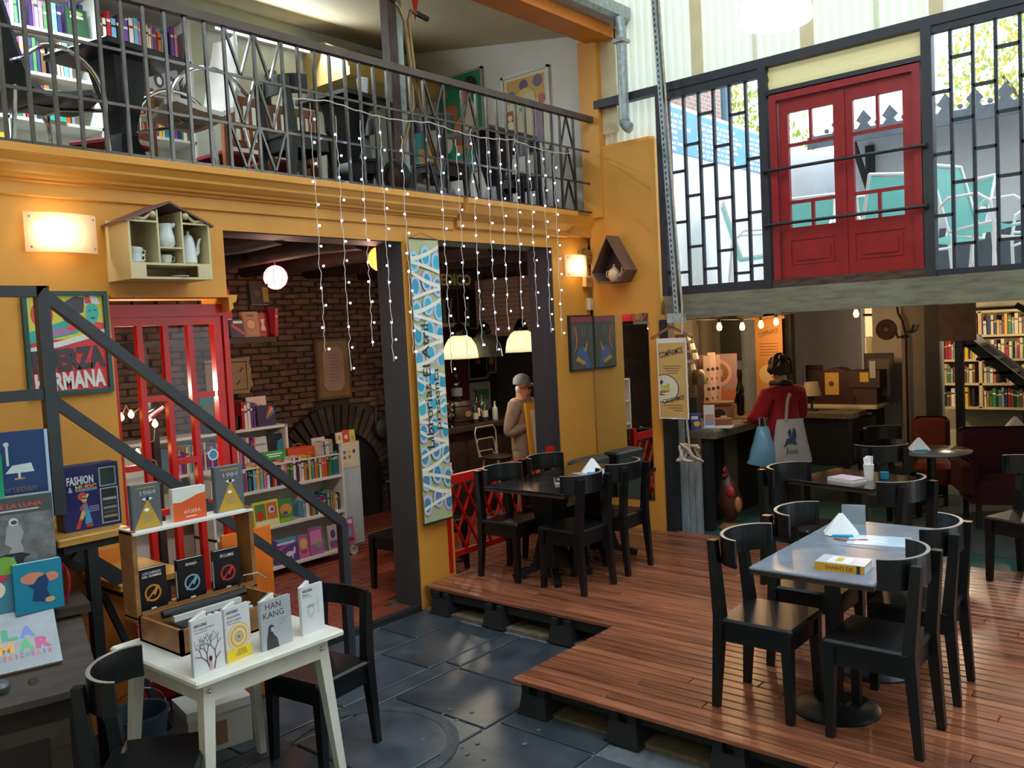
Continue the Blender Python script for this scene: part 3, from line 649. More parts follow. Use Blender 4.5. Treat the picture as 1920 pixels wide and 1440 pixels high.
# white cardboard box and blue bucket on the floor under the table
cb = thing('cardboard_box', 'white cardboard box on the floor under the white table', 'box', (2.30, 4.10, 0), R(-12))
MB().box(-.16, .16, -.12, .12, 0, .21).obj('body', C('b9b8ae', .7), cb); MB().box(-.165, .165, -.125, .125, .19, .235).obj('lid', C('c9c8c0', .7), cb)
MB().box(-.03, .03, -.1255, -.12, .03, .15).obj('label', C('8a7458', .7), cb)
bk = thing('bucket', 'slate blue plastic bucket behind the bottom left chair', 'bucket', (1.90, 4.08, 0))
MB().lathe([(.10, 0), (.14, .30), (.15, .30), (.15, .315), (.135, .315), (.09, .02)], 20).obj('body', C('2f4656', .45), bk, smooth=True)
MB().tube([(.145*math.cos(PI*i/12), 0, .30+.12*math.sin(PI*i/12)) for i in range(13)], .004, 6).obj('handle', CHROME, bk)
# ---- steel stair railing and stair
sr = thing('stair_railing', 'dark steel stair railing sloping down to the right', 'railing', (0, 0, 0))
YR = 4.24
MB().box(1.655, 1.71, YR-.025, YR+.025, 1.30, 2.36).obj('post', STEEL, sr); MB().box(3.295, 3.345, YR-.025, YR+.025, 0, .93).obj('post', STEEL, sr)
MB().bar((1.675, YR, 2.335), (3.325, YR, .925), .05, .05).obj('handrail', STEEL, sr)
MB().box(.2, 1.70, YR-.025, YR+.025, 2.31, 2.36).obj('handrail', STEEL, sr)
MB().bar((1.69, YR, 1.835), (3.33, YR, .42), .035, .05).obj('mid_rail', STEEL, sr); MB().box(.2, 1.68, YR-.018, YR+.018, 1.84, 1.89).obj('mid_rail', STEEL, sr)
MB().box(3.30, 3.34, YR-.02, YR+.3, .47, .52).obj('cross_bar', STEEL, sr)
stt = thing('open_stair', 'open stair with varnished pine treads on a black steel frame', 'stairs', (0, 0, 0))
for k, (x0, x1, z) in enumerate(((.9, 1.56, 1.46), (1.66, 2.00, 1.18), (1.93, 2.28, .90), (2.22, 2.56, .62), (2.50, 2.84, .34))):
    MB().bev(x0, x1, YR-.02, 4.70, z-.035, z, .006).obj('tread', YWOOD, stt)
    MB().box(x0+.03, x1-.02, YR, 4.69, z-.075, z-.035).obj('tread_frame', BLKM, stt)
MB().bar((1.75, YR+.02, 1.10), (2.95, YR+.02, .05), .03, .07).obj('stringer', BLKM, stt); MB().bar((1.75, 4.66, 1.10), (2.95, 4.66, .05), .03, .07).obj('stringer', BLKM, stt)
MB().box(1.79, 1.84, YR-.02, YR+.03, 0, 1.11).obj('stair_leg', BLKM, stt)
MB().bar((1.90, YR+.1, .84), (2.18, YR+.1, .05), .03, .03).obj('stair_brace', BLKM, stt)
op = MB().box(2.60, 2.92, 4.40, 4.42, .0, .98).obj('orange_board', mat('orange_board', 'f07a1c', .5, var=.04)); tag(op, 'plain bright orange board standing behind the display case', 'board')
# ================================================================ BOOKS ON DISPLAY
random.seed(5)
def cover_book(label, loc, rz, w, h, t_, col, lean=0., group=None, page=PAGE, spine=None):
    """upright book, cover facing local -y, bottom at loc; returns the thing (cover plane at y=-t/2)"""
    b = thing('book', label, 'book', loc, rz, group, rx=lean)
    MB().box(-w/2+.003, w/2-.003, -t_/2+.002, t_/2-.002, .002, h-.003).obj('pages', page, b)
    b['cv'] = MB().box(-w/2, w/2, -t_/2, -t_/2+.002, 0, h).box(-w/2, w/2, t_/2-.002, t_/2, 0, h).obj('cover', col, b).name
    MB().box(-w/2-.001, -w/2+.002, -t_/2, t_/2, 0, h).obj('spine', spine or col, b)
    b['w'] = w; b['h'] = h; b['t'] = t_; return b
def fl(b, poly, m, name='print', d=.0):     # printed shape on the front cover, coordinates in cover (x, z)
    return flat(poly, m, bpy.data.objects[b['cv']], name, (0, -b['t']/2-d, 0), FY, .0006)
def tx(b, s, w, h, m, x, z, d=.0004, shear=0., rot=0., bold=0.): return text(s, w, h, m, bpy.data.objects[b['cv']], (x, -b['t']/2-d, z), (R(90), -rot, 0), shear=shear, bold=bold)
BK = BLKM; WT_ = PAPER
# four white-series books along the front edge of the white table
TZ = .75
def hk(label, x, y, rz, w, h, col=None, open_=True):
    b = cover_book(label, (x, y, TZ), rz, w, h, .012, col or C('d6dadd', .35), group='author display on the white table')
    if open_:  # fanned back half, so it stands open
        MB().box(0, w-.004, -.004, .004, .002, h-.002, M=Matrix.Translation((-w/2+.002, .004, 0)) @ Matrix.Rotation(.55, 4, 'Z')).obj('open_pages', PAGE, b)
        MB().box(0, w, -.0015, .0015, 0, h, M=Matrix.Translation((-w/2+.002, .010, 0)) @ Matrix.Rotation(.60, 4, 'Z')).obj('back_cover', col or C('d6dadd', .35), b)
    return b
b = hk('white paperback with a bare red-brown tree drawing, front left of the table', 1.775, 3.165, R(4), .142, .225)
tx(b, 'HAN KANG', .06, .013, BK, -.03, .20, bold=.02); tx(b, 'La vegetariana', .09, .013, C('6b6f74'), -.015, .183, shear=.3); fl(b, rect(-.058, .0, .170, .1715), BK)
tr = MB()
def branch(x, z, a, l, w_, d):
    x2, z2 = x+l*math.sin(a), z+l*math.cos(a)
    if d == 0 or x2 < -.064 or x2 > .064 or z2 > .163: return
    n_ = (math.cos(a)*w_, -math.sin(a)*w_)
    tr.prism([(x-n_[0], z-n_[1]), (x+n_[0], z+n_[1]), (x2+n_[0]*.7, z2+n_[1]*.7), (x2-n_[0]*.7, z2-n_[1]*.7)], 0, .0006, 'z')
    for s in (-1, 1): branch(x2, z2, a+s*random.uniform(.25, .55), l*random.uniform(.72, .9), w_*.72, d-1)
branch(.005, .008, -.35, .04, .004, 6); branch(.02, .008, .25, .04, .004, 6)
place(tr.obj('tree_drawing', C('6e5560'), b), (0, -.006, 0), FY); fl(b, ell(.008, .011, 14, .006, .055), C('4a1820'), d=.0007); fl(b, rect(-.001, .013, .01, .045), C('b9a4a4'), d=.0006)
b = hk('white paperback with ochre rings and yellow band, second on the white table', 1.925, 3.19, R(6), .125, .225)
tx(b, 'HAN KANG', .058, .013, BK, -.025, .205, bold=.02); tx(b, 'Imposible\ndecir adios', .075, .028, C('5a5f66'), -.018, .178, shear=.3); fl(b, rect(-.05, .012, .155, .1565), BK)
for k, (r_, c_) in enumerate(((.056, 'e3c48e'), (.050, 'e9d3a8'), (.042, 'd9a850'), (.035, 'e3cfa4'), (.022, 'd2a23c'), (.014, 'b9c2cc'), (.008, '6f8290'))): fl(b, ell(r_, r_*1.05, 22, .002, .095), C(c_, .5), d=.0002*k)
fl(b, rect(-.0625, .0625, 0, .05), C('e6cb2c', .4), d=.0015, name='paper_band')
for k in range(4): fl(b, rect(-.02+.004*k, .04-.003*k, .018+k*.007, .0205+k*.007), C('7a6a14'), d=.0022)
b = hk('grey paperback with a dark hooded figure, third on the white table', 2.10, 3.175, R(2), .155, .21, C('a9b0b6', .35))
tx(b, 'HAN\nKANG', .105, .062, C('54404e'), -.012, .165)
fl(b, [(-.055, 0), (-.052, .045), (-.045, .075), (-.04, .098), (-.028, .105), (-.016, .098), (-.013, .085), (-.02, .07), (-.013, .055), (.0, .04), (.008, 0)], C('33363a'), name='figure')
fl(b, ell(.008, .011, 12, -.023, .083), C('b4b8ba'), d=.0007)
for k in range(3): fl(b, rect(.015, .06-.006*k, .115-k*.01, .1165-k*.01), C('7f868c'))
b = hk('pale white paperback with a faint grey garment, right end of the white table', 2.30, 3.19, R(3), .125, .215)
tx(b, 'HAN KANG', .055, .013, BK, -.024, .195, bold=.02); tx(b, 'Blanco', .035, .011, C('5a5f66'), -.034, .178, shear=.3); fl(b, rect(-.052, .0, .165, .1665), BK)
for poly in (ell(.022, .03, 16, -.01, .1), ell(.03, .01, 14, -.005, .125), rect(.028, .036, .08, .145)): fl(b, poly, C('c4c6c0', .5))
fl(b, ell(.012, .017, 16, -.01, .1), C('d6dadd'), d=.0007)
# three black-covered novels standing in the raised lid
def novel(label, x, rz, title, ring, w=.135, h=.20, lw=.09):
    b = cover_book(label, (x, 3.845, .849), rz, w, h, .03, C('14161a', .3), group='black novels in the wooden display lid', lean=0)
    b.rotation_euler = (R(0), 0, rz)
    tx(b, title, lw, .026 if '\n' in title else .016, WT_, 0, h-.028, bold=.01)
    rg_ = MB(); ringpoly(rg_, .031, .039, 26); place(rg_.obj('ring_emblem', ring, b), (.0, -.0156, .085), FY)
    fl(b, [(-.034, .057), (-.028, .052), (.032, .112), (.026, .117)], ring, 'ring_bar', d=.0006); fl(b, [(-.012, .10), (.0, .085), (.016, .112), (.026, .10), (.008, .070)], ring, 'ring_wing', d=.0007)
    fl(b, rect(-.012, .012, .012, .018), WT_); MB().box(-w/2-.002, -w/2-.001, -.006, .006, .02, .15).obj('spine_title', WT_, b)
    return b
novel('black novel with a gold ring emblem, left in the wooden lid', 1.90, R(-2), 'LOS JUEGOS\nDEL HAMBRE', C('c8892a', .35))
novel('black novel with a pale blue ring emblem, middle of the wooden lid', 2.095, R(-3), 'SINSAJO', C('7fa6c0', .35), lw=.055)
novel('black novel with a red ring emblem, right in the wooden lid', 2.285, R(-4), 'EN LLAMAS', C('c0382a', .35), lw=.07)
# top ledge: two grey eye-and-triangle novels and an orange one
def eye_book(label, x, w, h):
    b = cover_book(label, (x, 3.845, 1.232), R(-3), w, h, .03, C('585d62', .35), group='grey novels with an eye and triangle on the lid ledge')
    tx(b, '1984', w*.55, h*.10, C('9a9fa2'), .01, h*.80, bold=.03); fl(b, rect(-w*.3, w*.35, h*.90, h*.925), C('a88a2c'))
    fl(b, [(-w*.45, .002), (w*.48, .002), (.006, h*.66)], C('b8922c', .5), 'triangle')
    fl(b, [(-.026+.006, h*.66), (.006, h*.61), (.032, h*.66), (.006, h*.71)], WT_, 'eye', d=.0007); fl(b, ell(.009, .010, 14, .006, h*.665), BK, 'pupil', d=.0013); fl(b, ell(.012, .008, 12, .0, h*.42), WT_, 'bird', d=.0008)
    for k in range(3): fl(b, rect(-.018, .024, h*(.16+.06*k), h*(.19+.06*k)), C('9c8f6c'), d=.0008)
    return b
eye_book('grey novel with an eye above an ochre triangle, left on the ledge', 1.90, .135, .205)
eye_book('taller grey novel with an eye above an ochre triangle, right on the ledge', 2.325, .150, .225)
b = cover_book('squat white and orange book standing between the two grey novels', (2.11, 3.845, 1.232), R(-2), .165, .155, .03, C('d8d8d4', .4))
fl(b, [(-.0825, 0), (.0825, 0), (.0825, .12), (.04, .115), (0, .10), (-.04, .088), (-.0825, .09)], C('d1541e', .4), 'orange_field')
tx(b, 'AFUERA', .085, .017, C('e8cdb8'), .01, .04, d=.0011); fl(b, rect(-.02, .03, .015, .018), WT_, d=.0009)
# stair display: activity book pack
for k in range(2, -1, -1):
    b = cover_book(['navy activity book with a dancing figure, front of the pack on the pine tread', 'second navy activity book, behind the front one on the tread', 'rearmost navy activity book of the pack on the pine tread'][k], (1.885, 4.36+k*.034, 1.181), R(-3), .27, .315, .03, C('20265e', .25), group='navy activity books on the stair tread')
    if k == 0:
        tx(b, 'FASHION', .125, .042, C('d8dce4'), -.05, .245, bold=.03); tx(b, 'MUSIC', .10, .028, C('c8b040'), -.025, .207, bold=.03); tx(b, '&', .02, .026, C('d8dce4'), -.098, .203)
        for z_, c_ in ((.2005, 'c04a50'), (.190, '3f8fcc')): fl(b, rect(-.072, .026, z_, z_+.007), C(c_), d=.0012)
        # figure in flared trousers
        fl(b, ell(.022, .02, 16, -.045, .165), C('c8482e'), 'hair'); fl(b, ell(.013, .016, 14, -.038, .150), C('d8b070'), 'face', d=.0008); fl(b, rect(-.05, -.026, .152, .158), BK, 'sunglasses', d=.0012)
        fl(b, [(-.062, .11), (-.03, .142), (-.018, .10), (-.03, .092), (-.055, .092)], C('b04050'), 'jacket'); fl(b, [(-.045, .125), (-.025, .125), (-.022, .10), (-.044, .10)], C('4a8aa8'), 'top', d=.0008)
        fl(b, [(-.05, .1), (-.025, .1), (-.05, .05), (-.068, .05)], C('d8b070'), 'leg_print'); fl(b, [(-.036, .1), (-.02, .1), (-.006, .03), (-.04, .028)], C('3f9fcc'), 'trouser_print', d=.0007)
        fl(b, [(-.068, .055), (-.05, .055), (-.068, .008), (-.085, .01)], C('c8383a'), 'boot_print'); fl(b, rect(-.036, -.005, .012, .026), C('c8383a'), 'boot_print'); fl(b, [(-.038, .15), (-.022, .175), (-.014, .172), (-.028, .145)], C('d8d8d0'), 'glove_print')
        for x0, x1, z0, z1, c_ in ((.045, .115, .205, .288, '1d3f3c'), (.045, .12, .02, .185, '20282c')):
            fl(b, rect(x0-.006, x1+.006, z0-.006, z1+.006), C('a4abb8'), 'window_frame', d=.0005); fl(b, rect(x0, x1, z0, z1), C(c_), 'window', d=.0012)
        for k2, c_ in enumerate(('8d8878', '50565a', '7d888a', '3d4448', '98a4a8')): fl(b, rect(.05, .115, .04+k2*.022, .053+k2*.022), C(c_, .3), 'pouch', d=.0019)
        for k2 in range(4): fl(b, rect(-.016, .03, .085+k2*.008, .088+k2*.008), C('98a0c8'))
# ---- old cabinet at lower left with sloping top, and the books on it
OLDW = mat('aged_grey_brown_wood', '40352b', .65, var=.25, vs=4, stretch=(1, 5, 5), bump=.15)
oc = thing('old_cabinet', 'old dark wooden cabinet with sloping front panel and round knobs', 'cabinet', (1.36, 4.12, 0), R(-14))
MB().box(-.60, .28, -.24, .30, 0, .62).obj('body', mat('very_dark_cabinet', '241d18', .6, var=.2, vs=4), oc)
MB().box(-.50, .20, -.252, -.24, .08, .50).obj('door_panel', OLDW, oc); MB().box(-.42, .12, -.256, -.25, .14, .44).obj('door_moulding', mat('very_dark_cabinet', '241d18'), oc)
MB().prism([(-.30, .60), (-.30, .63), (-.27, .665), (.06, .86), (.30, .86), (.30, .60)], -.64, .32, 'x').obj('slope_top', OLDW, oc)
MB().box(-.66, .36, .02, .34, .86, .90).obj('top_board', OLDW, oc)
for k in range(3):
    kn = MB().lathe([(.030, 0), (.033, .012), (.026, .03), (.018, .034), (0, .036)], 16).obj('knob', mat('grey_bakelite', '50585c', .35), oc, smooth=True) if k < 2 else MB().lathe([(.02, 0), (.014, .003), (0, .002)], 14).obj('knob_hole', BK, oc)
    place(kn, (-.02+(-.13+k*.115)*1.0, -.235+.0, .687), (R(30), 0, 0))
# big cookbook lying on the slope
b = cover_book('silver cookbook with bright multicoloured lettering on the sloping cabinet top', (1.37, 3.93, .725), R(-14), .29, .36, .03, C('8d959b', .22, var=.12))
b.rotation_euler = (R(-40), 0, R(-14))
for ch, x_, z_, c_ in (('L', -.035, .165, '2f9a6a'), ('A', .03, .165, '5a78c8'), ('M', -.055, .105, 'd8a030'), ('A', .02, .105, '3fae5a'), ('R', .085, .105, 'c03a7a')): tx(b, ch, .06, .052, C(c_, .35), x_, z_, bold=.05)
for k, ch in enumerate('CEBICHERIA'): tx(b, ch, .014 if ch != 'I' else .004, .022, C(('2f9a6a', 'c04a8a', 'd8702a', '5a4a9a', 'b83a3a')[k % 5], .35), -.085+k*.021, .062, bold=.03)
for k, ch in enumerate('Gaston Acurio'):
    if ch != ' ': tx(b, ch, .010, .016, C(('2f9a6a', 'c04a8a', 'd8702a', '5a4a9a', 'b83a3a')[k % 5], .35), -.10+k*.017, .325)
# tiered rack behind with face-out books
rk = thing('book_rack', 'dark tiered rack on the old cabinet behind the cookbook', 'rack', (1.38, 4.27, .90), R(-14))
MB().box(-.5, .22, -.06, .10, 0, .025).box(-.5, .22, -.13, .12, .17, .19).box(-.5, .22, -.09, .12, .36, .38).box(-.5, .22, .10, .12, 0, .75).obj('frame', BK, rk); MB().box(-.5, .22, -.07, -.055, .02, .05).obj('lip', OLDW, rk)
b = cover_book('large grey book with an astronaut standing on the moon', (1.44, 4.14, 1.10), R(-14), .33, .335, .03, C('8b9196', .4, var=.12))
fl(b, rect(-.165, .165, .0, .255), mat('lunar_grey_print', '74787a', .45, var=.3, vs=14, stretch=(1, 1, 5)), 'moon_print'); fl(b, rect(-.165, .165, .255, .33), C('4a5254', .4), 'sky_print')
tx(b, 'DE LA LUNA', .19, .02, C('d0503a'), .03, .292, bold=.03, d=.0012); fl(b, rect(-.14, .11, .268, .274), C('c8ccce'), d=.0009)
fl(b, [(.0, .06), (-.02, .085), (-.005, .11), (-.03, .13), (-.02, .20), (-.005, .225), (.02, .225), (.035, .20), (.045, .17), (.03, .13), (.04, .10), (.03, .06)], C('9da3a6'), 'astronaut_print', d=.0008); fl(b, ell(.018, .018, 16, .008, .222), C('cdd2d4'), 'helmet_print', d=.0012); fl(b, ell(.012, .009, 14, .01, .220), C('3c4042'), 'visor_print', d=.0018)
fl(b, [(-.06, .075), (-.03, .085), (.03, .085), (.065, .07), (.04, .06), (.035, .035), (-.01, .03), (-.03, .05)], C('2a2d2f'), 'shadow_print', d=.0009)
b = cover_book('tall dark blue book showing a stack of clothes and a desk lamp', (1.46, 4.22, 1.29), R(-14), .34, .42, .03, C('1f3f6e', .35))
for k, c_ in enumerate(('c8b860', '6a8aa8', '8fb0b8', '7d98b0', '9cc0c0', 'a8c8c8')): fl(b, rect(-.12+.004*k, -.03-.002*k, .20+k*.022, .222+k*.022), C(c_, .5), 'cloth_print')
fl(b, [(.0, .235), (.115, .235), (.105, .275), (.03, .27)], C('c4d4d4'), 'lamp_print'); fl(b, rect(.008, .018, .27, .36), C('c4d4d4'), 'lamp_print'); fl(b, ell(.011, .011, 12, .012, .365), C('c4d4d4'), 'lamp_print'); fl(b, rect(.05, .06, .21, .235), C('c4d4d4')); fl(b, rect(.035, .075, .205, .212), C('c88a4a'))
tx(b, 'Christian', .17, .03, C('7d6a5a'), .035, .165); tx(b, 'ANDERSEN', .17, .03, C('7d6a5a'), .035, .125)
MB().box(.165, .178, -.017, -.013, 0, .42).obj('ribbon_edge', C('a9c8dc', .3), b)
b = cover_book('green book with white lettering cut by the left picture edge', (1.335, 4.19, 1.36), R(-14), .20, .26, .03, C('129468', .4)); tx(b, 'E', .05, .05, WT_, .05, .21, bold=.05)
b = cover_book('turquoise book with a swirling blue and coral figure on its cover', (1.50, 4.06, .925), R(-10), .19, .22, .03, C('1a86a8', .35))
fl(b, [(-.03, .05), (-.02, .10), (-.045, .12), (-.02, .125), (0, .15), (.03, .16), (.04, .13), (.03, .09), (.045, .05), (.01, .04)], C('15406e'), 'figure_print', d=.0008); fl(b, ell(.05, .025, 16, -.02, .15), C('d88a70'), 'cloud_print'); fl(b, ell(.03, .02, 14, .05, .145), C('d88a70'), 'cloud_print'); fl(b, ell(.02, .012, 14, .04, .045), C('e0b090'), 'cloud_print', d=.0012)
b = cover_book('colourful comic album with pink swirls at the left picture edge', (1.31, 4.12, .925), R(-14), .24, .25, .02, C('4a88a0', .3))
for k, (c_, x_, z_) in enumerate((('d86a7a', 0, .17), ('e8e0d0', .03, .12), ('40a8b0', -.05, .10), ('c83a5a', .05, .19), ('78b048', .08, .22))): fl(b, ell(.045, .04, 16, x_, z_), C(c_), d=.0004*k)
sk = thing('red_cord_bag', 'bright red cord loops hanging behind the turquoise book', 'cord', (1.64, 4.14, .90))
for k in range(5): MB().tube([(.02*math.cos(t/8*2*PI)+k*.006, .01*k, .10+(.09-.01*k)*math.sin(t/8*2*PI)) for t in range(8)], .004, 5, closed=True).obj('cord_loop', C('a8202a', .5), sk)
# ================================================================ ON THE FACADE
random.seed(21)
FROST = mat('frosted_lamp_glass', 'f4e2b4', .4, var=.0, emit=0.)
def sconce(label, x0, x1, z0, z1, on, pos):
    t = thing('wall_lamp', label, 'lamp', ((x0+x1)/2, F0, (z0+z1)/2)); w_ = x1-x0; h_ = z1-z0
    MB().box(-w_*.36, w_*.36, -.03, 0, -h_*.3, h_*.3).obj('backplate', WHITE, t)
    MB().grid(lambda u, v: (-w_/2+w_*u, -.045-.045*math.sin(PI*u), -h_/2+h_*v), 14, 1).obj('frosted_shade', translucent('frosted_glass', 'fff2dc', .55, clear=.15), t, smooth=True)
    MB().grid(lambda u, v: (-w_*.53+w_*1.06*u, -.05-.048*math.sin(PI*u), -h_*.54+h_*1.08*v), 14, 1).obj('clear_shade', PANE, t, smooth=True)
    for sx in (-1, 1):
        for sz in (-1, 1): MB().sphere((sx*w_*.44, -.064, sz*h_*.38), .006, 8, 6).obj('screw', CHROME, t)
    MB().sphere((pos*w_, -.045, .0), .022, 12, 8).obj('bulb', mat('warm_bulb', 'ffe2a0', .5, var=0, emit=on, ecol='ffdca0'), t, smooth=True)
    l = bpy.data.lights.new('wall_lamp_light', 'POINT'); l.energy = 1.5; l.color = (1, .80, .50); l.shadow_soft_size = .03
    lo = bpy.data.objects.new('wall_lamp_light', l); COL.objects.link(lo); lo.parent = t; lo.location = (pos*w_, -.05, 0)
    return t
sconce('lit frosted glass wall lamp at the upper left on the yellow wall', 1.80, 2.16, 2.565, 2.765, 22, -.12)
sconce('lit frosted glass wall lamp near the corner, beside the alarm bell', 6.32, 6.66, 2.51, 2.71, 22, .0)
# dolls-house shelf
dh = thing('house_shelf', 'cream house-shaped wall shelf holding white crockery', 'wall shelf', (2.46, F0, 2.42))
CW = mat('cream_shelf_paint', 'cabd94', .5, var=.05); W2, D2 = .235, .26
bx = MB().box(-W2+.001, W2-.001, -D2+.001, -.001, .001, .012).box(-W2, -W2+.012, -D2, 0, 0, .315).box(W2-.012, W2, -D2, 0, 0, .315).box(-W2+.003, W2-.003, -.008, -.001, .002, .33).box(-W2+.002, W2-.002, -D2+.001, 0, .075, .087).box(-.075, -.065, -D2, 0, .087, .37).box(.065, .075, -D2, 0, .087, .37).box(-.065, .065, -D2, 0, .165, .173)
bx.box(-W2+.012, -.075, -D2, -D2+.01, .30, .31).box(.075, W2-.012, -D2, -D2+.01, .30, .31).box(-W2+.012, -.15, -D2, -D2+.01, .012, .075).box(.15, W2-.012, -D2, -D2+.01, .012, .075)
bx.prism([(-.075, .37), (.075, .37), (0, .405)], -.008, 0, 'y')
bx.obj('case', CW, dh)
for s in (-1, 1): MB().prism([(s*(W2+.02), .305), (0, .42), (0, .408), (s*(W2+.02), .293)], -D2-.012, 0, 'y').obj('roof_board', mat('faded_red_roof', '6e4a44', .6, var=.15), dh)
for s in (-1, 1):
    sc2 = MB()
    for k in range(10):
        u = k/10; sc2.tube([(s*(.20-.11*u), -D2+.005, .315+.035*u*u+.006*math.sin(u*9)), (s*(.20-.11*(u+.1)), -D2+.005, .315+.035*(u+.1)**2+.006*math.sin((u+.1)*9))], .008, 6)
    sc2.sphere((s*.095, -D2+.005, .345), .02, 10, 6); sc2.obj('scroll', CW, dh, smooth=True)
def crock(name, label, loc, prof, spout=None, handle=None, lid=False, m=CERAM, rz=0, s=1, cat=None):
    t = thing(name, label, cat or name.replace('_', ' '), loc, rz)
    MB().lathe([(r*s, z*s) for r, z in prof], 20).obj('body', m, t, smooth=True)
    if handle: MB().tube([(x*s, 0, z*s) for x, z in handle], .005*s, 6).obj('handle', m, t, smooth=True)
    if spout: MB().tube([(x*s, 0, z*s) for x, z in spout], [(.012-.0012*i)*s for i in range(len(spout))], 8).obj('spout', m, t, smooth=True)
    if lid: MB().lathe([(prof[-1][0]*s, 0), (prof[-1][0]*.7*s, .012*s), (.006*s, .018*s), (.011*s, .026*s), (.008*s, .034*s), (0, .036*s)], 16, c=(0, 0, prof[-1][1]*s)).obj('lid', m, t, smooth=True)
    return t
yd = F0-.17
CUP = [(.022, 0), (.030, .004), (.040, .03), (.042, .055), (.039, .055), (.036, .03)]
for k, (z_, a) in enumerate(((2.51, 0), (2.545, .12))):
    t = crock('teacup', ['white teacup on a saucer in the left compartment, lower of two', 'white teacup stacked tilted on the lower cup, left compartment'][k], (2.29, yd-.02, z_), CUP, handle=[(.038, .045), (.06, .045), (.062, .02), (.036, .015)], s=.85, cat='cup'); t.rotation_euler = (0, a, 0)
sa = MB().lathe([(.03, 0), (.05, .006), (.048, .008), (.0, .003)], 20).obj('saucer', CERAM, smooth=True); place(sa, (2.29, yd-.02, 2.507)); tag(sa, 'white saucer under the stacked cups in the house shelf', 'saucer')
crock('milk_jug', 'ribbed white milk jug in the middle compartment of the house shelf', (2.46, yd-.04, 2.593), [(.032, 0), (.046, .02), (.044, .06), (.034, .10), (.040, .13), (.036, .13)], spout=[(.034, .115), (.045, .125), (.052, .134)], handle=[(-.034, .115), (-.062, .11), (-.066, .06), (-.042, .035)], cat='jug')
crock('teacup', 'white teacup on a saucer under the milk jug', (2.46, yd-.02, 2.509), CUP, handle=[(.038, .045), (.06, .045), (.062, .02), (.036, .015)], s=.85, cat='cup')
crock('coffee_pot', 'tall white coffee pot with curved spout in the right compartment', (2.60, yd-.02, 2.508), [(.034, 0), (.044, .01), (.042, .06), (.034, .12), (.026, .15)], spout=[(.036, .05), (.055, .07), (.058, .11), (.068, .14), (.078, .145)], handle=[(-.032, .12), (-.055, .12), (-.06, .06), (-.04, .04)], lid=True, cat='coffee pot')
sa = MB().lathe([(.03, 0), (.05, .006), (.048, .008), (.0, .003)], 20).obj('saucer', CERAM, smooth=True); place(sa, (2.52, yd-.05, 2.433)); tag(sa, 'white saucer lying in the bottom slot of the house shelf', 'saucer')
# framed poster
po = thing('framed_poster', 'dark green framed poster with women above red lettered band', 'poster', (1.985, F0, 2.10))
FG = C('1f4a48', .4); w_, h_ = .215, .27
MB().box(-w_, w_, -.025, 0, -h_, -h_+.022).box(-w_, w_, -.025, 0, h_-.022, h_).box(-w_, -w_+.022, -.025, 0, -h_+.022, h_-.022).box(w_-.022, w_, -.025, 0, -h_+.022, h_-.022).obj('frame', FG, po)
PSH = MB().box(-w_+.02, w_-.02, -.008, 0, -h_+.02, h_-.02).obj('print_sheet', C('d8333a', .5), po)
def pf(poly, c, d=.0, nm='print'): return flat(poly, C(c, .5), PSH, nm, (0, -.008-d, 0), FY)
pf(rect(-.193, .193, .02, .248), 'd9cf4a'); pf([(-.193, -.02), (-.05, .01), (.193, .07), (.193, .04), (-.05, -.02), (-.193, -.04)], 'dfe3dc', .003)
pf([(-.193, .0), (-.05, .03), (.05, .05), (.1, .10), (.0, .12), (-.1, .09), (-.193, .06)], '2fa89a', .0008); pf([(-.10, .03), (.0, .045), (.02, .065), (-.02, .08), (-.1, .075)], 'a87aa8', .0016)
pf([(-.02, .05), (.10, .08), (.193, .06), (.193, .1), (.09, .12), (.03, .12)], 'e8434a', .0014)
pf(ell(.045, .06, 20, .02, .16), '4a4452', .001, 'profile_head'); pf([(-.03, .20), (.05, .245), (.10, .235), (.09, .16), (.06, .15)], '4a4452', .0016, 'hair_shape'); pf(ell(.035, .055, 20, .135, .155), '3fb8a8', .0018, 'face_shape')
pf([(.095, .20), (.10, .248), (.16, .248), (.18, .2), (.14, .205)], 'e8e4e0', .0024); pf([(.10, .205), (.10, .248), (.125, .248), (.135, .205)], 'e0483e', .003); pf(rect(.115, .13, .165, .17), '1d4a50', .0028); pf(rect(.142, .157, .168, .173), '1d4a50', .0028); pf(rect(.125, .148, .125, .132), '1d4a50', .0028)
pf(ell(.055, .07, 20, -.12, .15), 'e0483e', .001, 'hair_shape'); pf(ell(.04, .055, 20, -.115, .145), 'ece8e4', .0016, 'face_shape'); pf(ell(.025, .04, 16, -.11, .14), 'd8dcd8', .0022)
text('FUERZA', .37, .12, C('3a3540', .5), PSH, (.0, -.0115, -.085), (R(90), -.06, 0), bold=.06); text('HERMANA', .36, .095, C('e0dcd8', .5), PSH, (.0, -.0115, -.195), (R(90), -.03, 0), bold=.05)
MB().box(-w_+.02, w_-.02, -.016, -.014, -h_+.02, h_-.02).obj('glass', PANE, po)
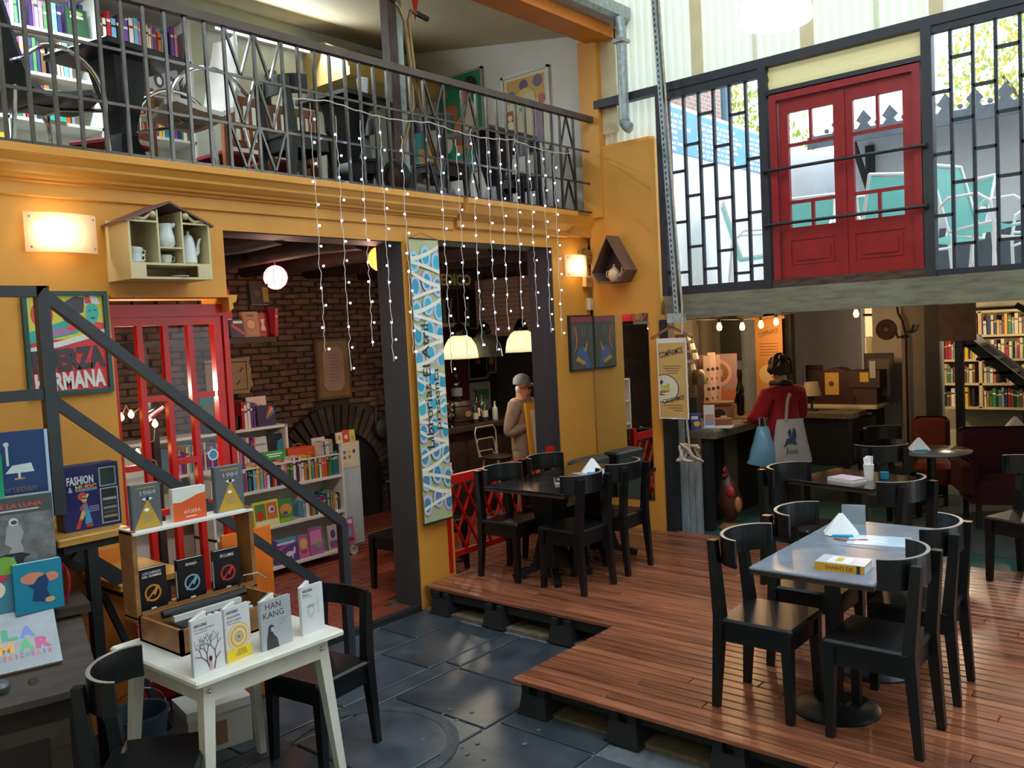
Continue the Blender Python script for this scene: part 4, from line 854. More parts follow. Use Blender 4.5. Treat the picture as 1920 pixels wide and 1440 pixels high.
# red glazed door unit left of the first opening
rd = thing('glazed_door', 'bright red glazed door with staggered panes below the house shelf', 'glazed door', (2.22, 4.80, .03))
dw, dh_ = .70, 2.27
MB().box(0, dw+.03, -.03, .05, dh_-.07, dh_).obj('head_rail', RED, rd)
MB().box(0, .045, -.02, .03, 0, dh_-.07).obj('stile', RED, rd); MB().box(dw-.05, dw, -.02, .03, 0, dh_-.07).obj('stile', RED, rd); MB().box(dw+.01, dw+.045, -.03, .05, 0, dh_-.07).obj('jamb', RED, rd)
MB().box(.045, dw-.05, -.02, .03, 0, .12).obj('bottom_rail', RED, rd); MB().box(.045, dw-.05, -.02, .03, dh_-.12, dh_-.07).obj('top_rail', RED, rd)
cols = [.045, .19, .345, .50, .65]
for i, (a, b_) in enumerate(zip(cols, cols[1:])):
    if i: MB().box(a-.017, a+.017, -.015, .025, .12, dh_-.12).obj('mullion', RED, rd)
    z = dh_-.12-(.42 if i in (1, 3) else .80); zs = [dh_-.12]
    while z > .25:
        MB().box(a+.017, b_-.017, -.015, .025, z-.017, z+.017).obj('glazing_bar', RED, rd); zs.append(z); z -= .75 if i in (0, 2) else .66
    zs.append(.12)
    for p, q in zip(zs, zs[1:]): MB().box(a+.016, b_-.016, .003, .006, q+.016, p-.016).obj('pane', PANE, rd)
stk = MB().lathe([(.035, 0), (.035, .0015)], 20).obj('sticker', C('cfe0e6', .4), rd); place(stk, (.60, .002, 1.36), FY); stk2 = MB().lathe([(.026, .0015), (.026, .002)], 18).obj('sticker_print', C('3f8fb8', .4), rd); place(stk2, (.60, .002, 1.36), FY)
# warm little string bulbs behind the red door
def wire(pts, r=.003): return MB().tube(pts, r, 5)
sb = thing('string_bulbs', 'short string of warm glowing bulbs behind the red door panes', 'string lights', (0, 0, 0))
WB = mat('warm_filament', 'ffd9a0', .4, var=0, emit=9, ecol='ffb060')
pb = [(2.36, 4.98, 1.66), (2.42, 4.98, 1.67), (2.56, 4.98, 1.60), (2.44, 4.98, 1.44), (2.58, 4.98, 1.27)]
wire([pb[0], (2.40, 4.99, 1.73), pb[1], (2.5, 4.99, 1.72), pb[2], (2.55, 4.99, 1.5), (2.48, 4.99, 1.49), pb[3], (2.55, 4.99, 1.38), pb[4]]).obj('cable', C('b8a890'), sb)
for p in pb: MB().lathe([(.004, .03), (.008, .022), (.017, .006), (.016, -.008), (.006, -.018), (0, -.019)], 10, c=p).obj('bulb', WB, sb, smooth=True)
# ---- long patterned banner on the pillar
bn = thing('fabric_banner', 'long printed fabric banner with blue ovals hanging on the pillar', 'banner', (4.555, 4.66, .65))
BW, BH = .145, 2.11
CLO = MB().grid(lambda u, v: (-BW+2*BW*u, .004*math.sin(v*9)+.003*math.sin(u*5), BH*v), 6, 24).obj('cloth', mat('banner_ground', 'a9b394', .7, var=.12, vs=14, col2='b8b878'), bn, smooth=True)
def bf(poly, c, d=.006, nm='print'): return flat(poly, C(c, .6), CLO, nm, (0, -d, 0), FY)
for r_ in range(11):
    z = .14+r_*.18
    for c_, xx in enumerate((-.11, .01, .12)):
        zc = z+(.04 if c_ % 2 else 0)
        rx_ = min(.05, BW-abs(xx)+.02)
        cl = lambda P: [(max(-BW, min(BW, x)), min(BH-.01, max(.01, z))) for x, z in P]
        bf(cl(ell(.054, .078, 16, xx, zc)), ('a9c6dc' if r_ % 3 else 'c4b8d8'), .0055); bf(cl(ell(.034, .054, 16, xx, zc)), ('2f9ab4' if r_ % 2 else '3fa8b8') if r_ > 2 else '4f7fa4', .0063)
for r_ in range(10):   # pale branching strokes
    z = .20+r_*.195; s = 1 if r_ % 2 else -1
    up_ = []; dn = []
    for k in range(9):
        u = k/8; x_ = s*(-BW+2*BW*u); zz = z+.10*u**1.6; up_.append((x_, min(BH-.01, zz+.022-.006*u))); dn.append((x_, min(BH-.012, zz-.012)))
    bf(up_+dn[::-1], 'e4dfcc', .0072, 'branch_stroke')
    up_ = []; dn = []
    for k in range(7):
        u = k/6; x_ = s*(-BW+2*BW*u); zz = z-.02-.07*u**1.3; up_.append((x_, zz+.014)); dn.append((x_, zz-.012))
    bf(up_+dn[::-1], 'e4dfcc', .0076, 'branch_stroke')
INK = C('2a2620', .6)
text('Librerias El Atril', .92, .075, INK, CLO, (-.045, -.0092, 1.02), (R(90), R(-90), 0)); text('presenta', .46, .065, INK, CLO, (.06, -.0092, .92), (R(90), R(-90), 0))
MB().tube([(-BW-.01, 0, 0), (BW+.005, 0, 0)], .008, 8).obj('bottom_rod', BLKM, bn); MB().tube([(-BW, 0, BH), (BW, 0, BH)], .005, 8).obj('top_rod', BLKM, bn)
MB().tube([(-BW, .0, BH), (0, .02, BH+.045), (BW, 0, BH)], .002, 5).obj('cord', BLKM, bn)
# ---- corner: bell, boxes, house shelf on pier, framed picture
bl = thing('alarm_bell', 'round old electric bell on the yellow wall beside the lamp', 'bell', (6.70, F0, 2.70))
d_ = MB().lathe([(.085, 0), (.085, .008), (.075, .02), (.07, .035), (.045, .048), (.012, .052), (.01, .058), (0, .058)], 24).obj('gong', mat('aged_brass', '9a8258', .3, .7, var=.2), bl, smooth=True); d_.rotation_euler = (R(90), 0, 0)
MB().box(-.12, -.07, -.045, 0, -.01, .05).obj('coil_box', mat('aged_brass', '9a8258'), bl); MB().tube([(-.09, -.01, 0), (-.10, -.01, -.10), (-.06, -.01, -.14)], .004, 6).obj('wire', C('b07a40'), bl)
jb = thing('junction_box', 'small beige junction box under the alarm bell', 'junction box', (6.68, F0, 2.475)); MB().bev(-.055, .055, -.045, 0, -.05, .05, .008).obj('body', C('d8a860', .5), jb); MB().box(-.03, .03, -.047, -.044, -.02, .025).obj('grille', C('b88c48'), jb)
th = thing('thermostat', 'small white switch box below the junction box', 'switch', (6.715, F0, 2.265)); MB().bev(-.035, .035, -.04, 0, -.055, .055, .006).obj('body', C('c4b898', .5), th); MB().box(-.025, .025, -.042, -.04, -.01, .045).obj('cover', C('d8d4c4'), th)
cd_ = MB().tube([(6.70, F0-.004, 2.76), (6.73, F0-.004, 2.85), (6.72, F0-.004, 2.95), (6.735, F0-.004, 3.3), (6.73, F0-.06, 3.6), (6.735, F0-.1, 3.75)], .004, 6).obj('cable', C('b07830')); tag(cd_, 'thin cable climbing from the bell up the corner', 'cable')
hs = thing('house_shelf', 'brown pointed wooden box shelf on the yellow pier holding a teapot', 'wall shelf', (6.75, 4.375, 2.44))
HB = mat('brown_box_wood', '6b4f42', .45, var=.12); dp = .20
HP = [(-.115, 0), (.115, 0), (.185, .10), (0, .42), (-.185, .10)]; HI = [(-.107, .010), (.107, .010), (.172, .10), (0, .395), (-.172, .10)]
hb = MB()
for k in range(5):
    a, b_ = HP[k], HP[(k+1) % 5]; c_, e_ = HI[(k+1) % 5], HI[k]
    hb.prism([a, b_, c_, e_], -dp, 0, 'x')
hb.obj('shell', HB, hs); MB().prism(HI, -.006, -.001, 'x').obj('back_panel', mat('box_inside', '5a3a2c', .6, var=.1), hs)
crock('teapot', 'round cream teapot with a silver band inside the pointed shelf', (6.63, 4.36, 2.451), [(.035, 0), (.055, .03), (.058, .07), (.04, .105), (.022, .115)], spout=[(.05, .04), (.075, .06), (.085, .10), (.09, .12)], handle=[(-.045, .095), (-.08, .09), (-.085, .05), (-.052, .03)], lid=True, m=mat('cream_teapot', 'd8b890', .25, var=.05), rz=R(-90), cat='teapot')
pc = thing('framed_picture', 'narrow framed dark painting with blue and orange strokes beside the mirror', 'picture', (6.555, F0, 1.91))
MB().box(-.185, .185, -.025, 0, -.255, .255).obj('frame', BLKM, pc); CVS = MB().box(-.17, .17, -.027, -.025, -.24, .24).obj('canvas', mat('dark_painting', '2f3a3c', .4, var=.4, vs=9, stretch=(1, 1, 4), col2='4a4238'), pc)
def pcf(poly, c, d=0): return flat(poly, C(c, .45), CVS, 'brush_shape', (0, -.027-d, 0), FY)
pcf(rect(-.17, .17, .19, .24), '8a2a40'); pcf([(-.13, .16), (-.09, .12), (-.07, .04), (-.09, -.05), (-.14, -.09), (-.105, -.03), (-.095, .06)], 'c05a3a', .0007)
pcf([(-.06, -.06), (.0, -.03), (.06, -.06), (.08, -.12), (.11, -.2), (.13, -.24), (.05, -.24), (.0, -.15), (-.1, -.12)], '3a5a9a', .0007)
for k in range(5): pcf([(-.11+k*.025, -.15-k*.01), (-.07+k*.025, -.12-k*.012), (-.06+k*.025, -.14-k*.012), (-.10+k*.025, -.17-k*.01)], 'c89a3a', .0013)
pcf([(.02, -.08), (.06, -.02), (.09, .02), (.07, -.04), (.05, -.08)], 'c89a3a', .0013)
for k in range(7): pcf(rect(-.15+k*.045, -.12+k*.045, .05+.01*(k % 3), .16), ('4a5a4a', '6a4a3a', '3a4a5a')[k % 3], .0004)
MB().box(-.17, .17, -.031, -.030, -.24, .24).obj('glass', PANE, pc)
# ---- hanging sign on a coat hanger
sg = thing('hanging_sign', 'tan paper sign on a wooden hanger reading about buying and swapping', 'sign', (6.62, 3.80, 1.22))
SW, SH = .145, .70
SHT = MB().box(-.003, .003, -SW, SW, 0, SH).obj('sheet', C('dcdad2', .5), sg); MB().box(-.005, -.003, -SW+.012, SW-.012, .012, SH-.04).obj('print_field', C('c3a05e', .5), sg)
MB().bar((0, -.20, .70), (0, .0, .80), .012, .022).bar((0, .20, .70), (0, 0, .80), .012, .022).obj('hanger', LWOOD, sg); MB().tube([(0, 0, .80), (0, 0, .84), (0, -.015, .86)], .004, 6).obj('hook', CHROME, sg)
def st_(s, w, h, y, z, m=BLKM, tilt=0., d=0, bold=.0): return text(s, w, h, m, SHT, (-.0055-d, y, z), (R(90)+0, 0, R(-90)) if not tilt else (R(90), -tilt, R(-90)), bold=bold)
st_('COMPRAMOS', .23, .055, .005, .575, tilt=.20, bold=.02); st_('CANJEAMOS', .215, .05, -.005, .165, tilt=.20, bold=.02, d=.001)
for k in range(4): MB().box(-.0058, -.005, -.09+.012*k, .09-.014*k, .455-k*.02, .462-k*.02).obj('text_line', C('7a6238'), SHT)
MB().box(-.0058, -.005, -.10, .05, .375, .382).obj('text_line', C('5a4020'), sg)
cir = [(max(-SW+.012, min(SW-.012, y)), z) for y, z in ell(.14, .14, 28, .07, .265)]
def sgf(poly, c, d): return MB().prism(poly, -.0055-d, -.0052-d, 'x').obj('logo_shape', C(c, .5), SHT)
sgf([(min(SW-.012, y), z) for y, z in ell(.145, .125, 28, .085, .265)], '3c4a40', 0); sgf([(min(SW-.012, y), z) for y, z in ell(.136, .117, 28, .085, .265)], 'd3cfb4', .0004)
st_('tril', .085, .07, .075, .275, C('a4b03a', .5), d=.001, bold=.04); sgf([(.13, .22), (.03, .235), (.04, .25), (.13, .243)], 'c86030', .0008); sgf([(.13, .205), (.06, .208), (.13, .222)], '35506a', .0009); sgf([(.10, .30), (.115, .345), (.085, .32), (.125, .30)], '5a6a6a', .0006)
for k in range(3): MB().box(-.0058, -.005, -.09, .10-.05*k, .115-k*.022, .122-k*.022).obj('text_line', C('8a4a20'), SHT)
MB().lathe([(.022, 0), (.022, .001)], 18).obj('stamp', C('d8d4bc'), sg); sg.children[-1].location = (-.0055, .01, .035); sg.children[-1].rotation_euler = (0, R(-90), 0)
# slotted upright, ropes
su = thing('slotted_upright', 'tall galvanized slotted angle post in front of the windows', 'post', (0, 0, 0))
a_, b_ = Vector((6.62, 3.865, 5.4)), Vector((6.62, 3.735, 2.06)); dv = (b_-a_)
MB().bar(a_, b_, .045, .005, up=(1, 0, 0)).obj('web', GALV, su); MB().bar(a_+Vector((.018, -.022, 0)), b_+Vector((.018, -.022, 0)), .04, .005, up=(0, 1, 0)).obj('flange', mat('dark_galvanized', '4a5456', .5, .6, var=.2), su)
sl_ = MB().box(-.002, .002, -.006, .006, -.012, .012).mesh('slot', BLKM)
for k in range(70): inst(sl_, 'slot', a_+dv*(k+.5)/70+Vector((-.0015, .004, 0)), parent=su)
MB().box(6.56, 6.64, 3.66, 3.80, 2.05, 2.13).obj('foot_bracket', GALV, su)
rp = thing('hanging_rope', 'pale rope running down the slotted post to a knotted bundle', 'rope', (0, 0, 0))
ROPE = mat('hemp_rope', 'b8aa98', .9, var=.2, vs=30)
MB().tube([(6.58, 3.79, 5.3), (6.58, 3.74, 4.0), (6.58, 3.70, 3.0), (6.58, 3.66, 2.2), (6.56, 3.66, 1.95)], .009, 6).obj('line', ROPE, rp, smooth=True)
MB().tube([(6.62, 3.68, 1.24), (6.64, 3.68, 1.05), (6.66, 3.68, .95)], .010, 6).obj('line', ROPE, rp, smooth=True)
kp = []
for k in range(60):
    t_ = k/60*2*PI; kp.append((6.68+.03*math.sin(7*t_), 3.70+.09*math.cos(3*t_)+.02*math.sin(11*t_), .92+.07*math.sin(4*t_+.4)))
MB().tube(kp, .013, 6, closed=True).obj('knot', ROPE, rp, smooth=True)
# gutter and downpipe
gt = thing('roof_gutter', 'galvanized roof gutter along the orange beam', 'gutter', (0, 0, 0))
MB().prism([(4.20, 4.86), (4.20, 4.76), (4.24, 4.73), (4.35, 4.73), (4.35, 4.86), (4.34, 4.86), (4.34, 4.74), (4.245, 4.74), (4.21, 4.765), (4.21, 4.86)], -1.5, 6.93, 'x').obj('trough', GALV, gt)
MB().box(6.93, 6.935, 4.20, 4.35, 4.73, 4.87).obj('end_cap', GALV, gt)
dpip = thing('downpipe', 'galvanized downpipe with a ribbed elbow dropping from the gutter', 'pipe', (0, 0, 0))
MB().tube([(6.66, 4.22, 4.74), (6.66, 4.2, 4.6), (6.66, 4.205, 3.86)], .045, 14).obj('pipe', GALV, dpip, smooth=True)
el_ = []
for k in range(13):
    a = k/12*R(70); el_.append((6.66, 4.205-.09*(1-math.cos(a)), 3.86-.09*math.sin(a)))
MB().tube(el_, [.045+.004*(k % 2) for k in range(13)], 14).obj('elbow', GALV, dpip)
MB().box(6.60, 6.72, 4.15, 4.26, 4.52, 4.55).obj('collar', GALV, dpip)
# pendant over the yard
pd = thing('pendant_lamp', 'large lit white bell pendant at the top edge over the deck', 'lamp', (4.945, 2.075, 3.74))
MB().lathe([(.20, 0), (.205, .02), (.19, .12), (.15, .22), (.07, .29), (.05, .30)], 32, cap=False).obj('shade', translucent('opal_shade', 'f2f4f2', .6), pd, smooth=True)
MB().lathe([(.06, .29), (.06, .38), (.02, .42)], 16).obj('cap', GALV, pd); MB().tube([(0, 0, .42), (0, 0, 2.4)], .004, 6).obj('cord', BLKM, pd)
MB().sphere((0, 0, .14), .05, 14, 10).obj('bulb', mat('cool_bulb', 'ffffff', .5, var=0, emit=18, ecol='f4f8ff'), pd, smooth=True)
l = bpy.data.lights.new('pendant_light', 'POINT'); l.energy = 12; l.color = (.95, .98, 1); l.shadow_soft_size = .06; lo = bpy.data.objects.new('pendant_light', l); COL.objects.link(lo); lo.parent = pd; lo.location = (0, 0, .12)
# ---- balcony railing
rl = thing('balcony_railing', 'metal balcony railing with zigzag panels above the cornice', 'railing', (0, 0, 0))
YB = 4.60
MB().box(-1.55, 6.72, YB-.025, YB+.025, 3.915, 3.965).obj('handrail', RAILW, rl)
for z in (3.645, 3.355, 3.095): MB().box(-1.55, 6.66, YB-.006, YB+.006, z-.008, z+.008).obj('rail', RAILM, rl)
def vbar(x): MB().box(x-.009, x+.009, YB-.009, YB+.009, 3.085, 3.915).obj('baluster', RAILM, rl)
def zig(x0, x1, up_):
    for z0, z1 in ((3.10, 3.35), (3.36, 3.64), (3.65, 3.91)):
        xm = (x0+x1)/2
        for a, b in ((x0+.01, xm), (x1-.01, xm)):
            p, q = ((a, YB, z1), (b, YB, z0)) if not up_ else ((a, YB, z0), (b, YB, z1))
            MB().bar(p, q, .013, .016, up=(0, 1, 0)).obj('zigzag_bar', RAILM, rl)
xs = [1.48, 1.73]+[1.85+.123*k for k in range(10)]+[3.16, 3.36]+[3.48+.125*k for k in range(7)]+[4.45, 4.58, 4.79, 4.99, 5.15]+[5.27+.12*k for k in range(9)]+[6.43]
for x in xs: vbar(x)
for x in (-1.2, -.9, -.6, -.3, 0, .3, .6, .9, 1.2): vbar(x)
zig(1.48, 1.73, False); zig(2.957, 3.16, False); zig(3.16, 3.36, False); zig(4.58, 4.79, False); zig(4.99, 5.15, True); zig(6.23, 6.43, True)
# ---- fairy light strands hanging in front
LED = mat('led_bulb', 'dfe6ff', .4, var=0, emit=10, ecol='b4c4ff')
WIREW = mat('clear_wire', 'cfcabf', .4, var=0)
ledm = MB().sphere((0, 0, 0), .0072, 8, 6).mesh('led', LED, True)
strands = [(3.50, 3.55, 1.98), (3.70, 3.5, 1.84), (3.90, 3.5, 1.99), (4.08, 3.56, 1.88), (4.27, 3.45, 1.92), (4.65, 3.60, 1.76), (4.83, 3.5, 1.88), (5.0, 3.6, 1.94), (5.17, 3.56, 1.90), (5.33, 3.6, 2.05), (5.51, 3.62, 2.08), (5.70, 3.55, 2.07), (5.88, 3.58, 2.02), (6.03, 3.52, 1.98)]
for i, (x, zt, zb) in enumerate(strands):
    t = thing('fairy_light_strand', '%s hanging strand of white fairy lights counted from the left' % ordn(i), 'fairy lights', (x, 4.53, zb), 0, 'fairy light curtain on the balcony')
    pts = [(0, 0, 0)]; z = 0; n_ = int((zt-zb)/.035)
    for k in range(1, n_+1):
        pts.append((random.uniform(-.007, .007), random.uniform(-.006, .006)-(0 if zb+(zt-zb)*k/n_ < 3.07 else 0), (zt-zb)*k/n_))
    MB().tube(pts, .0023, 5).obj('wire', WIREW, t)
    nb = int((zt-zb)/.128)
    for k in range(nb):
        zz = (zt-zb)*(k+.15)/nb; s = random.choice((-1, 1))
        b_ = inst(ledm, 'led', (s*random.uniform(.008, .022), -.012, zz+random.uniform(-.012, .012)), parent=t)
hw = MB()
pts = []
for k in range(60):
    x = 3.40+k*.05; pts.append((x, 4.57, 3.60-.035*abs(math.sin(x*3.4))+.004*math.sin(x*40)))
hw.tube(pts, .004, 5); hwo = hw.obj('fairy_light_header', WIREW); tag(hwo, 'pale cable draped along the balcony railing that carries the light strands', 'cable')
# ================================================================ UPSTAIRS ROOM
random.seed(31)
UZ = 3.05
# unit book, shared by all shelf books: x thickness, y depth (spine at -y), z height; slots: cover, pages, band
ub = MB()
ub.box(-.46, .46, -.46, .47, .01, .985, 1); ub.box(-.5, -.44, -.5, .5, 0, 1, 0); ub.box(.44, .5, -.5, .5, 0, 1, 0); ub.box(-.5, .5, -.5, -.45, 0, 1, 0); ub.box(-.42, .42, -.503, -.499, .68, .76, 2)
UBM = ub.mesh('book', [PAPER, PAGE, PAPER])
PAL = [('red', 'a8242c'), ('teal', '1f7a84'), ('navy', '22305e'), ('yellow', 'd8ae34'), ('white', 'd9d6cc'), ('black', '202226'), ('green', '3f7a44'), ('orange', 'd06a2a'), ('pink', 'd0789a'), ('grey', '8b8f92'), ('sky blue', '74a8c4'), ('purple', '6a4a8c'), ('cream', 'd6c69c'), ('brown', '6a4832')]
PALM = {n_: mat('book_'+n_.replace(' ', '_'), h_, .5, var=.08) for n_, h_ in PAL}
def shelf_row(org, ux, length, hmin, hmax, depth, where, group, colours, tmin=.012, tmax=.035, lean=.06, gap=.0, face=0., maxn=60):
    """row of books standing on a shelf: org = left front corner at shelf height, ux = direction seen left to right, spines face the viewer"""
    u = Vector((ux[0], ux[1], 0)).normalized(); back = Vector((-u.y, u.x, 0))
    rz = math.atan2(u.y, u.x); s = 0.; i = 0; out = []
    while i < maxn:
        t_ = random.uniform(tmin, tmax)
        if s+t_ > length: break
        if gap and random.random() < gap: s += random.uniform(.02, .06); continue
        h_ = random.uniform(hmin, hmax); d_ = depth*random.uniform(.82, 1.); cn = random.choice(colours)
        p = Vector(org)+u*(s+t_/2)+back*(d_/2+random.uniform(0, .012))
        a = random.uniform(0, lean) if random.random() < .12 else 0.
        o = inst(UBM, 'book', p, (0, 0, rz), (t_, d_, h_), m=[PALM[cn], PAGE, PALM[random.choice(['white', 'black', 'cream', 'yellow'])] if cn not in ('white', 'cream') else PALM[random.choice(['red', 'black', 'teal'])]])
        if a: o.rotation_euler = (0, -a*.5, rz); s += h_*a*.5
        tag(o, '%s %s book, %s from left, %s' % ('thick' if t_ > (tmin+tmax)/2 else 'thin', cn, ordn(i), where), 'book', group); out.append(o)
        s += t_+.001; i += 1
    return out
def facing_book(label, loc, rz, w, h, t_, cn, lean=R(-6), accents=(), group=None):
    b = cover_book(label, loc, rz, w, h, t_, PALM.get(cn) or C(cn), lean=0, group=group); b.rotation_euler = (lean, 0, rz)
    for k, (c_, p) in enumerate(accents): fl(b, p, C(c_), d=.0004*k)
    return b
ALLC = [n_ for n_, _ in PAL]
# white bookcase on the back wall
bc = thing('bookcase', 'white wall bookcase upstairs behind the black chairs', 'bookcase', (0, 0, 0))
SHW = mat('shelf_white', 'd4d6cf', .5, var=.03)
BX0, BX1, BY0, BY1 = 2.0, 4.12, 6.92, 7.24
shz = [3.12, 3.45, 3.80, 4.15, 4.48, 4.86]
for z in shz: MB().box(BX0, BX1, BY0, BY1, z-.012, z+.012).obj('shelf', SHW, bc)
for x in (BX0, 2.62, 3.32, BX1): MB().box(x-.012, x+.012, BY0, BY1, 3.05, 4.87).obj('upright', SHW, bc)
MB().box(BX0, BX1, BY1-.008, BY1, 3.05, 4.87).obj('back', SHW, bc)
names = ['bottom', 'second', 'third', 'fourth', 'fifth']
for k, z in enumerate(shz[1:5]):
    if k == 0: continue
    for j, (a, b_) in enumerate(((2.64, 3.30), (3.34, 4.10))):
        shelf_row((a+.01, BY0+.03, z+.012), (1, 0), (b_-a)*random.uniform(.72, .95), .18, .27, .17, 'upstairs bookcase, %s shelf up, %s' % (names[k+1], ('middle bay', 'right bay')[j]), 'books on the upstairs bookcase', ALLC, .016, .042, gap=.08)
facing_book('dark green book facing out high on the upstairs bookcase', (3.18, 6.93, 4.492), 0, .16, .22, .02, '24482e', accents=[('c8c49a', rect(-.05, .05, .14, .16)), ('8a9a6a', ell(.05, .02, 16, 0, .18))])
facing_book('yellow book facing out low on the upstairs bookcase at far left', (2.46, 6.93, 3.462), 0, .26, .22, .02, 'd0a828', accents=[('2a2a20', rect(-.06, .09, .08, .12))])
facing_book('teal and grey book facing out on the upstairs bookcase middle bay', (2.95, 6.915, 3.812), 0, .16, .24, .02, '7d9490', accents=[('2fa090', rect(-.08, .08, 0, .10)), ('c8d0c8', rect(-.05, .03, .14, .20))])
facing_book('black and white photo book facing out on the upstairs bookcase right bay', (3.86, 6.915, 4.16), 0, .26, .23, .02, '8d9090', accents=[('3a3c3e', ell(.045, .07, 16, -.05, .12)), ('4a4c4e', ell(.045, .06, 16, .06, .11)), ('c0c2c2', ell(.022, .035, 14, -.045, .11)), ('b8baba', ell(.02, .03, 14, .06, .10))])
# fluorescent tube
ft = thing('fluorescent_lamp', 'lit fluorescent tube on the upstairs back wall', 'lamp', (5.05, 7.16, 4.93)); MB().box(-.56, .56, .0, .07, -.01, .06).obj('housing', WHITE, ft)
MB().tube([(-.54, -.015, .0), (.54, -.015, .0)], .017, 10).obj('tube', mat('tube_glow', 'eaf4ff', .5, var=0, emit=1.1, ecol='dcecff'), ft)
for k in range(2): MB().box(-.56+k*1.10, -.54+k*1.10, -.03, .0, -.02, .02).obj('holder', WHITE, ft)
al = bpy.data.lights.new('fluorescent_light', 'AREA'); al.shape = 'RECTANGLE'; al.size = 1.1; al.size_y = .04; al.energy = 12; al.color = (.9, .97, 1); ao = bpy.data.objects.new('fluorescent_light', al); COL.objects.link(ao); ao.parent = ft; ao.location = (0, -.22, -.06); ao.rotation_euler = (R(-55), 0, 0)
ft2 = thing('fluorescent_lamp', 'lit fluorescent tube under the upstairs ceiling over the bookcase', 'lamp', (2.45, 6.35, 4.93)); MB().box(-.62, .62, -.035, .035, .02, .09).obj('housing', WHITE, ft2)
MB().tube([(-.6, 0, .0), (.6, 0, .0)], .017, 10).obj('tube', mat('tube_glow', 'eaf4ff'), ft2)
for k in range(2): MB().box(-.62+k*1.22, -.60+k*1.22, -.02, .02, -.02, .03).obj('holder', WHITE, ft2)
al = bpy.data.lights.new('fluorescent_light', 'AREA'); al.shape = 'RECTANGLE'; al.size = 1.2; al.size_y = .05; al.energy = 36; al.color = (.86, .95, 1); ao = bpy.data.objects.new('fluorescent_light', al); COL.objects.link(ao); ao.parent = ft2; ao.location = (0, 0, -.03)
# shell armchairs with chrome arms
def shell_chair(label, loc, rz, m, tall):
    t = thing('armchair', label, 'chair', loc, rz, 'upstairs shell armchairs')
    # facing local +x ; seat shell from front lip to top of back
    prof = [(.26, .43), (.20, .46), (.05, .43), (-.10, .42), (-.19, .47), (-.235, .60), (-.26, .75), (-.285, .75+tall)]
    wd = [.22, .25, .26, .26, .26, .25, .22, .15]
    def fn(u, v):
        k = min(len(prof)-1.001, v*(len(prof)-1)); i = int(k); f = k-i
        x = prof[i][0]*(1-f)+prof[i+1][0]*f; z = prof[i][1]*(1-f)+prof[i+1][1]*f; ww = wd[i]*(1-f)+wd[i+1]*f
        c_ = (2*u-1); return (x+.05*c_*c_*min(1, max(0, v*2-.4)), ww*c_, z+.045*c_*c_*max(0, 1-v*1.6))
    mb = MB().grid(fn, 10, 21); mb2 = MB()
    n_ = len(mb.v); off = [(x+.02*(1 if z > .55 else .1)*-1, y, z-(.03 if z < .55 else .0)) for x, y, z in mb.v]
    mb.add(off, mb.f[:])
    edge = [i for i in range(11)]+[11*j+10 for j in range(1, 22)]+[11*21+i for i in range(9, -1, -1)]+[11*j for j in range(20, 0, -1)]
    mb.add([mb.v[i] for i in edge]+[mb.v[i+n_] for i in edge], [(k, (k+1) % len(edge), (k+1) % len(edge)+len(edge), k+len(edge)) for k in range(len(edge))])
    mb.obj('shell', m, t, smooth=True)
    for s in (-1, 1):
        pts = []
        for k in range(15):
            a = R(-8)+k/14*R(150); pts.append((.24*math.cos(a)*1.05, s*.29, .42+.26*math.sin(a)))
        pts += [(-.26, s*.26, .55)]
        pts = [(.27, s*.29, .02), (.255, s*.29, .25)]+pts
        MB().tube(pts, .013, 8).obj('arm_tube', CHROME, t, smooth=True)
        MB().tube([(-.22, s*.22, .44), (-.26, s*.25, .2), (-.30, s*.27, .02)], .012, 8).obj('rear_leg', CHROME, t, smooth=True)
    MB().tube([(.26, -.29, .38), (.1, -.1, .39), (.1, .1, .39), (.26, .29, .38)], .011, 8).obj('seat_tube', CHROME, t)
    MB().box(-.05, .12, -.08, .08, .385, .395).obj('under_plate', C('8a8d8e', .5), t)
    return t
shell_chair('black shell armchair with chrome arms at the upper left', (2.14, 5.28, UZ), R(8), mat('black_leather', '3a424c', .3, var=.12, bump=.05), .26)
shell_chair('white leather shell armchair with chrome arms upstairs', (3.02, 5.10, UZ), R(172), mat('white_leather', 'dcd8d2', .4, var=.05, bump=.05), .24)
def up_table(label, loc, rz, sx, sy, top):
    t = thing('pedestal_table', label, 'table', loc, rz, 'upstairs tables')
    MB().bev(-sx/2, sx/2, -sy/2, sy/2, .73, .765, .008).obj('table_top', top, t)
    MB().add([(-.13,-.13,.05),(.13,-.13,.05),(.13,.13,.05),(-.13,.13,.05),(-.05,-.05,.30),(.05,-.05,.30),(.05,.05,.30),(-.05,.05,.30),(-.13,-.13,.73),(.13,-.13,.73),(.13,.13,.73),(-.13,.13,.73)],
             [(0,1,5,4),(1,2,6,5),(2,3,7,6),(3,0,4,7),(4,5,9,8),(5,6,10,9),(6,7,11,10),(7,4,8,11),(0,3,2,1),(8,9,10,11)]).obj('column', BLK, t)
    MB().bar((-.24, -.24, .025), (.24, .24, .025), .05, .05).obj('foot', BLK, t); MB().bar((-.24, .24, .025), (.24, -.24, .025), .05, .05).obj('foot', BLK, t)
    return t
up_table('black pedestal table between the two shell armchairs upstairs', (2.62, 5.22, UZ), R(12), .58, .58, BLK)
up_table('black pedestal table upstairs beside the wooden roof post', (4.28, 5.12, UZ), R(6), .52, .52, BLK)
up_table('brown-topped pedestal table upstairs below the posters', (6.02, 5.2, UZ), R(3), .70, .50, mat('brown_top', '4f3a30', .3, var=.15))
